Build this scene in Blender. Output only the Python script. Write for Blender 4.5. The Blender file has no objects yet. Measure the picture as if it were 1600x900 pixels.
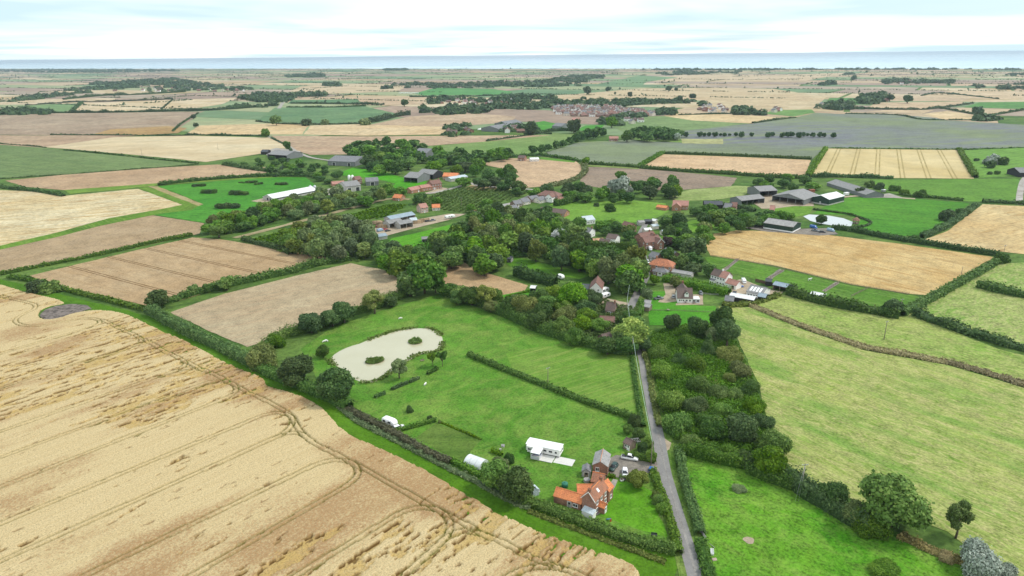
import bpy, bmesh, math, random
import numpy as np
from mathutils import Matrix, Vector
from mathutils.geometry import tessellate_polygon

random.seed(7)
RNG = np.random.default_rng(11)
SC = bpy.context.scene
COL = SC.collection

# ------------------------------------------------------------------ camera
F = 1067.0            # focal length in pixels of a 1600 px wide picture (24 mm equivalent)
H = 120.0             # drone height
PIT = math.atan((450 - 86.5) / F)
ROLL = math.radians(-0.54)
ROT = Matrix.Rotation(math.pi / 2 - PIT, 3, 'X') @ Matrix.Rotation(ROLL, 3, 'Z')
cam_d = bpy.data.cameras.new('camera')
cam_d.sensor_width = 36.0
cam_d.lens = 36.0 * F / 1600
cam_d.clip_start = 1.0
cam_d.clip_end = 200000.0
cam = bpy.data.objects.new('camera', cam_d)
cam.matrix_world = Matrix.Translation((0, 0, H)) @ ROT.to_4x4()
COL.objects.link(cam)
SC.camera = cam

# ------------------------------------------------------------------ light
SUN_EL, SUN_AZ = math.radians(50), math.radians(76)     # azimuth clockwise from +Y
SC.view_settings.view_transform = 'Standard'
SC.view_settings.look = 'None'
SC.view_settings.gamma = 1.0
SC.view_settings.use_curve_mapping = False
SC.view_settings.exposure = 0.90
sd = bpy.data.lights.new('sun', 'SUN')
sd.energy = 1.5
sd.angle = math.radians(10)
sd.color = (1.0, 0.95, 0.88)
sun = bpy.data.objects.new('sun', sd)
to_sun = Vector((math.sin(SUN_AZ) * math.cos(SUN_EL), math.cos(SUN_AZ) * math.cos(SUN_EL), math.sin(SUN_EL)))
sun.rotation_euler = to_sun.to_track_quat('Z', 'Y').to_euler()
COL.objects.link(sun)


class NT:
    """tiny helper round a node tree"""
    def __init__(s, tree):
        s.t = tree
        s.n = tree.nodes
        s.l = tree.links

    def node(s, typ, **kw):
        n = s.n.new(typ)
        for k, v in kw.items():
            if k.startswith('i_'):
                n.inputs[k[2:]].default_value = v
            else:
                setattr(n, k, v)
        return n

    def link(s, a, b):
        s.l.new(a, b)

    def math(s, op, a, b=None, clamp=False):
        n = s.n.new('ShaderNodeMath')
        n.operation = op
        n.use_clamp = clamp
        for i, v in enumerate((a, b)):
            if v is None:
                continue
            if isinstance(v, (int, float)):
                n.inputs[i].default_value = v
            else:
                s.l.new(v, n.inputs[i])
        return n.outputs[0]

    def mix(s, fac, a, b, blend='MIX'):
        n = s.n.new('ShaderNodeMix')
        n.data_type = 'RGBA'
        n.blend_type = blend
        for sock, v in ((n.inputs[0], fac), (n.inputs[6], a), (n.inputs[7], b)):
            if isinstance(v, (int, float)):
                sock.default_value = v
            elif isinstance(v, (tuple, list)):
                sock.default_value = (v[0], v[1], v[2], 1)
            else:
                s.l.new(v, sock)
        return n.outputs[2]

    def ramp(s, fac, stops):
        n = s.n.new('ShaderNodeValToRGB')
        e = n.color_ramp.elements
        while len(e) < len(stops):
            e.new(0.5)
        for k, (p, c) in enumerate(stops):
            e[k].position = p
            e[k].color = (c, c, c, 1) if isinstance(c, (int, float)) else (c[0], c[1], c[2], 1)
        s.l.new(fac, n.inputs[0])
        return n.outputs[0]

    def noise(s, vec, scale, detail=3.0, rough=0.55, dist=0.0):
        n = s.n.new('ShaderNodeTexNoise')
        n.inputs['Scale'].default_value = scale
        n.inputs['Detail'].default_value = detail
        n.inputs['Roughness'].default_value = rough
        n.inputs['Distortion'].default_value = dist
        if vec is not None:
            s.l.new(vec, n.inputs['Vector'])
        return n.outputs[0]


world = bpy.data.worlds.new('World')
SC.world = world
world.use_nodes = True
w = NT(world.node_tree)
w.n.clear()
sky = w.node('ShaderNodeTexSky', sky_type='NISHITA', sun_disc=False)
sky.sun_elevation = SUN_EL
sky.sun_rotation = SUN_AZ
sky.air_density = 1.0
sky.dust_density = 1.2
bg1 = w.node('ShaderNodeBackground', i_Strength=0.11)
w.link(sky.outputs[0], bg1.inputs[0])
tc = w.node('ShaderNodeTexCoord')
sep = w.node('ShaderNodeSeparateXYZ')
w.link(tc.outputs['Generated'], sep.inputs[0])
zz = w.math('MAXIMUM', w.math('ADD', sep.outputs[2], 0.035), 0.012)
cx = w.math('DIVIDE', sep.outputs[0], zz)
cy = w.math('DIVIDE', sep.outputs[1], zz)
comb = w.node('ShaderNodeCombineXYZ')
w.link(cx, comb.inputs[0])
w.link(cy, comb.inputs[1])
n1 = w.noise(comb.outputs[0], 0.12, 4.0, 0.5, 0.4)
cover = w.ramp(n1, [(0.30, 0.75), (0.60, 1.0)])
n2 = w.noise(comb.outputs[0], 0.16, 4.0, 0.5, 0.3)
cloudcol = w.ramp(n2, [(0.39, (0.48, 0.63, 0.69)), (0.51, (0.69, 0.785, 0.815)), (0.60, (0.86, 0.88, 0.885))])
bg2 = w.node('ShaderNodeBackground', i_Strength=0.80)
w.link(cloudcol, bg2.inputs[0])
mx = w.node('ShaderNodeMixShader')
w.link(cover, mx.inputs[0])
w.link(bg1.outputs[0], mx.inputs[1])
w.link(bg2.outputs[0], mx.inputs[2])
wo = w.node('ShaderNodeOutputWorld')
w.link(mx.outputs[0], wo.inputs[0])
SC.render.engine = 'CYCLES'
SC.cycles.max_bounces = 5
SC.cycles.diffuse_bounces = 3
SC.cycles.glossy_bounces = 2
SC.cycles.transmission_bounces = 3
SC.cycles.volume_bounces = 0


# ------------------------------------------------------------------ helpers
def G(px, py, z=0.0):
    """the point of the plane at height z that the pixel (1600x900) looks at"""
    d = ROT @ Vector(((px - 800) / F, -(py - 450) / F, -1.0))
    t = (z - H) / d.z
    return Vector((d.x * t, d.y * t, z))


def lin(c):
    c /= 255.0
    return c / 12.92 if c <= 0.04045 else ((c + 0.055) / 1.055) ** 2.4


KEXP = 1.62


def A(r, g, b, k=1.0):
    """albedo of a surface seen as that 8-bit colour under this light"""
    return (lin(r) / KEXP * k, lin(g) / KEXP * k, lin(b) / KEXP * k)


def ob(name, me, parent=None, loc=None, rz=0.0, mat=None):
    o = bpy.data.objects.new(name, me)
    COL.objects.link(o)
    if parent is not None:
        o.parent = parent
    if loc is not None:
        o.location = loc
    o.rotation_euler = (0, 0, rz)
    if mat is not None:
        me.materials.append(mat)
    return o


def tag(o, label=None, cat=None, group=None, kind=None):
    if label:
        o['label'] = label
    if cat:
        o['category'] = cat
    if group:
        o['group'] = group
    if kind:
        o['kind'] = kind
    return o


def thing(name, label, cat, loc, rz=0.0, group=None):
    return tag(ob(name, None, None, loc, rz), label, cat, group)


def mesh_np(name, V, quads=None, tris=None, smooth=False):
    me = bpy.data.meshes.new(name)
    V = np.asarray(V, dtype=np.float32)
    nq = 0 if quads is None else len(quads)
    nt = 0 if tris is None else len(tris)
    loops = []
    if nq:
        loops.append(np.asarray(quads, dtype=np.int32).ravel())
    if nt:
        loops.append(np.asarray(tris, dtype=np.int32).ravel())
    loops = np.concatenate(loops)
    tot = np.concatenate([np.full(nq, 4, np.int32), np.full(nt, 3, np.int32)])
    start = np.concatenate([[0], np.cumsum(tot)[:-1]]).astype(np.int32)
    me.vertices.add(len(V))
    me.vertices.foreach_set('co', V.ravel())
    me.loops.add(len(loops))
    me.loops.foreach_set('vertex_index', loops)
    me.polygons.add(len(tot))
    me.polygons.foreach_set('loop_start', start)
    me.polygons.foreach_set('loop_total', tot)
    if smooth:
        me.polygons.foreach_set('use_smooth', np.ones(len(tot), bool))
    me.update(calc_edges=True)
    return me


def fattr(me, name, vals, domain='FACE'):
    a = me.attributes.new(name, 'FLOAT', domain)
    a.data.foreach_set('value', np.asarray(vals, dtype=np.float32))


class MB:
    """collects simple solids and links them as one mesh"""
    def __init__(s):
        s.v, s.f, s.m, s.sm = [], [], [], []

    def add(s, vs, fs, m=0, smooth=False):
        k = len(s.v)
        s.v += [tuple(p) for p in vs]
        for f in fs:
            s.f.append([i + k for i in f])
            s.m.append(m)
            s.sm.append(smooth)
        return s

    def box(s, x0, x1, y0, y1, z0, z1, m=0):
        return s.add([(x0, y0, z0), (x1, y0, z0), (x1, y1, z0), (x0, y1, z0), (x0, y0, z1), (x1, y0, z1), (x1, y1, z1), (x0, y1, z1)],
                     [(0, 3, 2, 1), (4, 5, 6, 7), (0, 1, 5, 4), (1, 2, 6, 5), (2, 3, 7, 6), (3, 0, 4, 7)], m)

    def prism(s, prof, x0, x1, m=0):
        """profile of (y, z) points extruded along x"""
        n = len(prof)
        vs = [(x0, y, z) for y, z in prof] + [(x1, y, z) for y, z in prof]
        fs = [tuple(range(n)), tuple(range(2 * n - 1, n - 1, -1))]
        fs += [((i + 1) % n, i, i + n, (i + 1) % n + n) for i in range(n)]
        return s.add(vs, fs, m)

    def loft(s, rings, m=0, smooth=False, cap=True):
        n = len(rings[0])
        vs = [p for r in rings for p in r]
        fs = []
        for k in range(len(rings) - 1):
            for i in range(n):
                j = (i + 1) % n
                fs.append((k * n + i, k * n + j, (k + 1) * n + j, (k + 1) * n + i))
        if cap:
            fs.append(tuple(range(n - 1, -1, -1)))
            fs.append(tuple((len(rings) - 1) * n + i for i in range(n)))
        return s.add(vs, fs, m, smooth)

    def tube(s, pts, radii, n=6, m=0, smooth=True):
        rings = []
        pts = [Vector(p) for p in pts]
        for k, p in enumerate(pts):
            d = (pts[min(k + 1, len(pts) - 1)] - pts[max(k - 1, 0)]).normalized()
            u = d.cross(Vector((0.31, 0.95, 0.05))).normalized()
            v = d.cross(u)
            r = radii[k] if isinstance(radii, (list, tuple)) else radii
            rings.append([p + u * (r * math.cos(2 * math.pi * i / n)) + v * (r * math.sin(2 * math.pi * i / n)) for i in range(n)])
        return s.loft(rings, m, smooth)

    def mesh(s, name, mats):
        me = bpy.data.meshes.new(name)
        me.from_pydata(s.v, [], s.f)
        for mt in mats:
            me.materials.append(mt)
        me.polygons.foreach_set('material_index', s.m)
        me.polygons.foreach_set('use_smooth', s.sm)
        bm = bmesh.new()
        bm.from_mesh(me)
        bmesh.ops.recalc_face_normals(bm, faces=bm.faces)
        bm.to_mesh(me)
        bm.free()
        me.update()
        return me

    def build(s, name, mats, parent=None, loc=None, rz=0.0):
        if not isinstance(mats, (list, tuple)):
            mats = [mats]
        return ob(name, s.mesh(name, mats), parent, loc, rz)


# value noise in numpy
_T = np.random.default_rng(3).random(4096).astype(np.float32)


def vnoise(x, y, seed=0):
    x = np.asarray(x, dtype=np.float64)
    y = np.asarray(y, dtype=np.float64)
    xi = np.floor(x).astype(np.int64)
    yi = np.floor(y).astype(np.int64)
    fx, fy = x - xi, y - yi
    fx = fx * fx * (3 - 2 * fx)
    fy = fy * fy * (3 - 2 * fy)

    def h(a, b):
        k = (a * 73856093) ^ (b * 19349663) ^ (seed * 83492791)
        k = (k ^ (k >> 13)) * 1274126177
        return _T[(k ^ (k >> 16)) & 4095]
    return (h(xi, yi) * (1 - fx) + h(xi + 1, yi) * fx) * (1 - fy) + (h(xi, yi + 1) * (1 - fx) + h(xi + 1, yi + 1) * fx) * fy


def fbm(x, y, oct=4, seed=0):
    s, a, t = 0, 0.5, 0
    for k in range(oct):
        s = s + a * vnoise(np.asarray(x) * 2 ** k + 17.3 * k, np.asarray(y) * 2 ** k - 9.1 * k, seed + k)
        t += a
        a *= 0.5
    return s / t


def inside(poly, X, Y):
    """even-odd test of arrays X, Y against a list of (x, y)"""
    r = np.zeros(np.shape(X), bool)
    n = len(poly)
    j = n - 1
    for i in range(n):
        xi, yi = poly[i][0], poly[i][1]
        xj, yj = poly[j][0], poly[j][1]
        if yi != yj:
            c = ((yi > Y) != (yj > Y)) & (X < (xj - xi) * (Y - yi) / (yj - yi) + xi)
            r ^= c
        j = i
    return r


def smooth_line(pts, step):
    """Catmull-Rom through 2-D points, resampled"""
    P = [Vector((p[0], p[1])) for p in pts]
    out = []
    for i in range(len(P) - 1):
        p0, p1, p2, p3 = P[max(i - 1, 0)], P[i], P[i + 1], P[min(i + 2, len(P) - 1)]
        n = max(2, int((p2 - p1).length / step))
        for k in range(n):
            t = k / n
            out.append(0.5 * ((2 * p1) + (p2 - p0) * t + (2 * p0 - 5 * p1 + 4 * p2 - p3) * t * t + (3 * p1 - p0 - 3 * p2 + p3) * t ** 3))
    out.append(P[-1])
    return out


# ------------------------------------------------------------------ plain materials
MATS = {}


def mat_new(name):
    m = bpy.data.materials.new(name)
    m.use_nodes = True
    t = NT(m.node_tree)
    t.n.clear()
    out = t.node('ShaderNodeOutputMaterial')
    return m, t, out


def simple(name, col, rough=0.6, var=0.12, scale=1.5, metal=0.0, spec=0.3, stretch=None, bump=0.0):
    """paint, tiles, metal, board: base colour with mottling, weather streaks and a little bump"""
    if name in MATS:
        return MATS[name]
    m, t, out = mat_new(name)
    b = t.node('ShaderNodeBsdfPrincipled', i_Roughness=rough, i_Metallic=metal)
    b.inputs['Specular IOR Level'].default_value = spec
    tc = t.node('ShaderNodeTexCoord')
    mp = t.node('ShaderNodeMapping')
    if stretch:
        mp.inputs['Scale'].default_value = stretch
    t.link(tc.outputs['Object'], mp.inputs[0])
    n = t.noise(mp.outputs[0], scale, 5, 0.65)
    f = t.ramp(n, [(0.34, 1 - var * 1.8), (0.5, 1.0), (0.66, 1 + var * 1.2)])
    t.link(t.mix(1.0, col, f, 'MULTIPLY'), b.inputs['Base Color'])
    if bump:
        bp = t.node('ShaderNodeBump', i_Strength=bump, i_Distance=0.1)
        t.link(n, bp.inputs['Height'])
        t.link(bp.outputs[0], b.inputs['Normal'])
    t.link(b.outputs[0], out.inputs[0])
    MATS[name] = m
    return m


def brick_mat(name, c1, c2, mortar, sx=1.0):
    if name in MATS:
        return MATS[name]
    m, t, out = mat_new(name)
    b = t.node('ShaderNodeBsdfPrincipled', i_Roughness=0.85)
    tc = t.node('ShaderNodeTexCoord')
    sp = t.node('ShaderNodeSeparateXYZ')
    t.link(tc.outputs['Object'], sp.inputs[0])
    cb = t.node('ShaderNodeCombineXYZ')
    t.link(t.math('ADD', sp.outputs[0], sp.outputs[1]), cb.inputs[0])
    t.link(sp.outputs[2], cb.inputs[1])
    br = t.node('ShaderNodeTexBrick', i_Scale=3.0)
    br.inputs['Color1'].default_value = (*c1, 1)
    br.inputs['Color2'].default_value = (*c2, 1)
    br.inputs['Mortar'].default_value = (*mortar, 1)
    br.inputs['Mortar Size'].default_value = 0.02
    t.link(cb.outputs[0], br.inputs['Vector'])
    n = t.noise(tc.outputs['Object'], 0.8, 5, 0.65)
    f = t.ramp(n, [(0.34, 0.66), (0.5, 1.0), (0.66, 1.22)])
    t.link(t.mix(1.0, br.outputs[0], f, 'MULTIPLY'), b.inputs['Base Color'])
    t.link(b.outputs[0], out.inputs[0])
    MATS[name] = m
    return m


def roof_mat(name, col, col2=None, rib=0.3, rough=0.75, lich=0.15, metal=0.0, across=True):
    """tiled or corrugated roof: ribs down the slope or courses, plus blotches of weathering"""
    if name in MATS:
        return MATS[name]
    m, t, out = mat_new(name)
    b = t.node('ShaderNodeBsdfPrincipled', i_Roughness=rough, i_Metallic=metal)
    tc = t.node('ShaderNodeTexCoord')
    sp = t.node('ShaderNodeSeparateXYZ')
    t.link(tc.outputs['Object'], sp.inputs[0])
    w1 = t.math('SINE', t.math('MULTIPLY', sp.outputs[0], 2 * math.pi / rib))
    w2 = t.math('SINE', t.math('MULTIPLY', sp.outputs[2], 2 * math.pi / 0.28))
    n = t.noise(tc.outputs['Object'], 0.55, 6, 0.68)
    nf = t.noise(tc.outputs['Object'], 3.5, 3, 0.6)
    c = t.mix(t.ramp(n, [(0.38, 0.0), (0.62, 1.0)]), col, col2 if col2 else tuple(x * 0.72 for x in col))
    c = t.mix(1.0, c, t.ramp(nf, [(0.36, 1 - lich * 1.6), (0.64, 1 + lich * 1.2)]), 'MULTIPLY')
    t.link(c, b.inputs['Base Color'])
    bp = t.node('ShaderNodeBump', i_Strength=0.5, i_Distance=0.05)
    t.link(t.math('ADD', w1, t.math('MULTIPLY', w2, 0.5)), bp.inputs['Height'])
    t.link(bp.outputs[0], b.inputs['Normal'])
    t.link(b.outputs[0], out.inputs[0])
    MATS[name] = m
    return m


def glass_mat():
    if 'window_glass' in MATS:
        return MATS['window_glass']
    m, t, out = mat_new('window_glass')
    b = t.node('ShaderNodeBsdfPrincipled', i_Roughness=0.08)
    b.inputs['Base Color'].default_value = (0.025, 0.03, 0.035, 1)
    b.inputs['Specular IOR Level'].default_value = 0.6
    t.link(b.outputs[0], out.inputs[0])
    MATS['window_glass'] = m
    return m


# ================================================================== GROUND
def pos_node(t):
    return t.node('ShaderNodeNewGeometry').outputs['Position']


def row_angle(pa, pb):
    a, b = G(*pa), G(*pb)
    return math.atan2(b.y - a.y, b.x - a.x)


def field_mat(name, ca, cb, cc, ang=0.0, streak=(40.0, 2.0), big=70.0, fine=1.2, amp=0.22, cut=(0.45, 0.7), rows=0.0, tram=0.0,
              tramcol=None, bump=0.35, rough=0.9, band=None, tramw=0.9, tramoff=1.0, sdist=0.7, seed=0.0):
    """crop, stubble or grass: two broad tones, streaks of a third along the drill rows, fine speckle, wheel lines"""
    m, t, out = mat_new(name)
    b = t.node('ShaderNodeBsdfPrincipled', i_Roughness=rough)
    b.inputs['Specular IOR Level'].default_value = 0.1
    p = pos_node(t)
    mp = t.node('ShaderNodeMapping')
    mp.vector_type = 'POINT'
    mp.inputs['Rotation'].default_value = (0, 0, -ang)
    mp.inputs['Location'].default_value = (seed * 131, seed * 57, 0)
    t.link(p, mp.inputs[0])
    rv = mp.outputs[0]
    n_big = t.noise(rv, 1.0 / big, 4, 0.6, 0.5)
    st = t.node('ShaderNodeMapping')
    st.inputs['Scale'].default_value = (1.0 / streak[0], 1.0 / streak[1], 1)
    t.link(rv, st.inputs[0])
    n_st = t.noise(st.outputs[0], 1.0, 5, 0.66, sdist)
    n_fine = t.noise(rv, 1.0 / fine, 4, 0.7)
    n_mid = t.noise(rv, 1.0 / (fine * 6), 3, 0.6)
    cb = tuple(max(0.0, x + 0.7 * (y - x)) if False else max(0.004, x + 1.7 * (y - x)) for x, y in zip(ca, cb))
    c = t.mix(t.ramp(n_big, [(0.36, 0.0), (0.64, 1.0)]), ca, cb)
    n_lum = t.noise(rv, 1.0 / (big * 0.45), 5, 0.65, 1.2)
    c = t.mix(1.0, c, t.ramp(n_lum, [(0.34, 0.87), (0.5, 1.0), (0.66, 1.11)]), 'MULTIPLY')
    c = t.mix(t.ramp(n_st, [(cut[0], 0.0), (cut[1], 1.0)]), c, cc)
    sp = t.math('ADD', t.math('MULTIPLY', n_fine, 0.7), t.math('MULTIPLY', n_mid, 0.3))
    if band:
        bm_ = t.node('ShaderNodeMapping')
        bm_.inputs['Scale'].default_value = (1.0 / band[0], 1.0 / band[1], 1)
        t.link(rv, bm_.inputs[0])
        nbnd = t.noise(bm_.outputs[0], 1.0, 5, 0.6, 0.5)
        c = t.mix(t.ramp(nbnd, [(0.52, 0.0), (0.68, 0.7)]), c, band[2])
    c = t.mix(1.0, c, t.ramp(sp, [(0.38, 1 - amp * 1.5), (0.5, 1.0), (0.62, 1 + amp)]), 'MULTIPLY')
    h = t.math('ADD', n_fine, t.math('MULTIPLY', n_st, 0.6))
    if rows or tram:
        sx = t.node('ShaderNodeSeparateXYZ')
        t.link(rv, sx.inputs[0])
        wob = t.math('MULTIPLY', t.math('SUBTRACT', n_mid, 0.5), 0.6)
        y = t.math('ADD', sx.outputs[1], wob)
    if rows:
        s = t.math('SINE', t.math('MULTIPLY', y, 2 * math.pi / rows))
        c = t.mix(1.0, c, t.ramp(t.math('ADD', t.math('MULTIPLY', s, 0.5), 0.5), [(0.0, 0.90), (1.0, 1.06)]), 'MULTIPLY')
    if tram:
        f = t.math('FRACT', t.math('DIVIDE', y, tram))
        d = t.math('ABSOLUTE', t.math('SUBTRACT', t.math('ABSOLUTE', t.math('MULTIPLY', t.math('SUBTRACT', f, 0.5), tram)), tramoff))
        k = t.ramp(t.math('DIVIDE', d, tramw), [(0.35, 1.0), (0.62, 0.0)])
        kk = t.math('MULTIPLY', k, t.ramp(n_mid, [(0.3, 0.35), (0.6, 0.95)]))
        c = t.mix(kk, c, tramcol or tuple(x * 0.5 for x in cc))
    t.link(c, b.inputs['Base Color'])
    bp = t.node('ShaderNodeBump', i_Strength=bump, i_Distance=0.35)
    t.link(h, bp.inputs['Height'])
    t.link(bp.outputs[0], b.inputs['Normal'])
    t.link(b.outputs[0], out.inputs[0])
    return m


def sheet(name, pts, mat, z, wob=0.5, kind='structure'):
    P = [G(p[0], p[1], z) for p in pts]
    Q = []
    n = len(P)
    for i in range(n):
        a, b = P[i], P[(i + 1) % n]
        L = (b - a).length
        k = max(1, min(40, int(L / max(3.0, a.length * 0.012))))
        nrm = Vector((-(b - a).y, (b - a).x, 0)).normalized() if L > 0 else Vector()
        for j in range(k):
            q = a.lerp(b, j / k)
            if j:
                q += nrm * ((float(fbm(q.x / 6.0, q.y / 6.0, 2, 5)) - 0.5) * 2 * wob * max(1.0, q.length / 350))
            Q.append(q)
    me = bpy.data.meshes.new(name)
    me.from_pydata(Q, [], [list(t) for t in tessellate_polygon([Q])])
    bm = bmesh.new()
    bm.from_mesh(me)
    for f in bm.faces:
        if f.normal.z < 0:
            f.normal_flip()
    bm.to_mesh(me)
    bm.free()
    o = ob(name, me, mat=mat)
    o['kind'] = kind
    return o


def ribbon(name, pts, width, mat, z, smooth=True, kind='structure', wvar=0.0):
    P = [G(p[0], p[1]) for p in pts]
    P = smooth_line(P, 3.0) if smooth else [Vector((p.x, p.y)) for p in P]
    vs, fs = [], []
    for k, p in enumerate(P):
        d = (P[min(k + 1, len(P) - 1)] - P[max(k - 1, 0)]).normalized()
        nn = Vector((-d.y, d.x))
        for s in (-1, 1):
            wv = width / 2 + wvar * (float(vnoise(k * 0.35, s * 7.0)) - 0.5)
            q = p + nn * (s * wv)
            vs.append((q.x, q.y, z))
    for k in range(len(P) - 1):
        fs.append((2 * k, 2 * k + 2, 2 * k + 3, 2 * k + 1) if False else (2 * k + 1, 2 * k, 2 * k + 2, 2 * k + 3))
    me = bpy.data.meshes.new(name)
    me.from_pydata(vs, [], fs)
    bm = bmesh.new()
    bm.from_mesh(me)
    for f in bm.faces:
        if f.normal.z < 0:
            f.normal_flip()
    bm.to_mesh(me)
    bm.free()
    o = ob(name, me, mat=mat)
    o['kind'] = kind
    return o


# --- colours (linear albedo)
GRASS = A(96, 148, 44)
GRASS_D = A(70, 120, 34)
GRASS_P = A(140, 164, 78)
STRAW = A(222, 196, 150)
STRAW_P = A(240, 222, 184)
STRAW_B = A(200, 166, 122)
EARTH = A(168, 138, 104)

m_ground = field_mat('rough_grass_ground', A(84, 122, 48), A(112, 142, 66), A(66, 98, 40), 0.4, (30, 8), 60, 2.0, 0.25)
# land edge (the coast) runs along the pixel row 107.5
ca, cb = G(-900, 107.3), G(2500, 107.6)
gm = bpy.data.meshes.new('ground')
gm.from_pydata([(-900, -200, 0), (900, -200, 0), (cb.x, cb.y, 0), (ca.x, ca.y, 0)], [], [(0, 1, 2, 3)])
tag(ob('ground', gm, mat=m_ground), kind='structure')

m_sea, t, out = mat_new('sea_water')
b = t.node('ShaderNodeBsdfPrincipled', i_Roughness=0.16)
p = pos_node(t)
mps = t.node('ShaderNodeMapping')
mps.inputs['Scale'].default_value = (0.00004, 0.00035, 1)
t.link(p, mps.inputs[0])
n = t.noise(mps.outputs[0], 1.0, 4)
t.link(t.mix(t.ramp(n, [(0.35, 0.0), (0.65, 1.0)]), A(206, 236, 248, 1.45), A(168, 212, 236, 1.4)), b.inputs['Base Color'])  # long streaks in two tones paint cloud shadows onto the water
nb = t.noise(p, 0.02, 4)
bp = t.node('ShaderNodeBump', i_Strength=0.12, i_Distance=1.0)
t.link(nb, bp.inputs['Height'])
t.link(bp.outputs[0], b.inputs['Normal'])
t.link(b.outputs[0], out.inputs[0])
sm = bpy.data.meshes.new('sea')
sm.from_pydata([(-55000, -400, -1.2), (55000, -400, -1.2), (55000, 40500, -1.2), (-55000, 40500, -1.2)], [], [(0, 1, 2, 3)])
tag(ob('sea', sm, mat=m_sea), kind='structure')

# --- far patchwork of fields between about 1.9 km and the coast
coast_dir = (cb - ca).normalized()
coast_ang = math.atan2(coast_dir.y, coast_dir.x)
far_cols = [tuple(tuple(min(255, int(q * 1.01)) for q in c) for c in pair) for pair in [((224, 202, 168), (206, 180, 146)), ((236, 218, 184), (214, 192, 152)), ((196, 170, 146), (180, 156, 136)), ((172, 152, 134), (186, 166, 146)),
            ((132, 158, 112), (150, 170, 124)), ((110, 146, 104), (128, 156, 112)), ((160, 176, 128), (176, 182, 136)), ((212, 192, 166), (186, 168, 146))]]
far_mats = []
for k, (c1, c2) in enumerate(far_cols):
    far_mats.append(field_mat('far_field', A(*c1), A(*c2), A(*[x * 0.9 for x in c2]), 0.5 + k * 0.7, (260, 22), 260, 14, 0.10, (0.5, 0.75), seed=k))
far_lines = []          # field edges that get a hedgerow
rr = random.Random(5)
O = G(800, 107.5)
dv = Vector((coast_dir.x, coast_dir.y))
nv = Vector((dv.y, -dv.x))
if nv.y > 0:
    nv = -nv            # from the coast towards the camera
v = 0.0
patch_groups = {k: ([], []) for k in range(len(far_mats))}
while v < 6200:
    dvv = rr.uniform(150, 330) * (0.8 if v < 1500 else 1.0)
    u = -9500 + rr.uniform(0, 300)
    skew = rr.uniform(-0.15, 0.15)
    while u < 9500:
        du = rr.uniform(260, 820)
        c = [Vector((O.x, O.y)) + dv * (uu + skew * vv) + nv * vv for uu, vv in ((u, v), (u + du, v), (u + du, v + dvv), (u, v + dvv))]
        mid = (c[0] + c[2]) / 2
        if mid.y > 1250 and abs(mid.x) < mid.y * 0.85 + 300:
            k = rr.choice([0, 0, 1, 1, 2, 2, 3, 4, 4, 5, 5, 6, 6, 7])
            sh = rr.uniform(0.0, 16.0)
            cc = [q + (mid - q).normalized() * (4 + sh * 0.3) for q in c]
            vs, fs = patch_groups[k]
            z = 0.25
            vs += [(q.x, q.y, z) for q in cc]
            fs.append(tuple(len(vs) - 4 + i for i in range(4)))
            if rr.random() < 0.7:
                far_lines.append((c[0], c[1]))
            if rr.random() < 0.55:
                far_lines.append((c[1], c[2]))
        u += du
    v += dvv
for k, (vs, fs) in patch_groups.items():
    me = bpy.data.meshes.new('far_fields')
    me.from_pydata(vs, [], fs)
    bm = bmesh.new()
    bm.from_mesh(me)
    for f in bm.faces:
        if f.normal.z < 0:
            f.normal_flip()
    bm.to_mesh(me)
    bm.free()
    tag(ob('far_fields', me, mat=far_mats[k]), kind='structure')


def fm(name, c1, c2, c3, pa, pb, **kw):
    return field_mat(name, A(*c1), A(*c2), A(*c3), row_angle(pa, pb), **kw)


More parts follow.
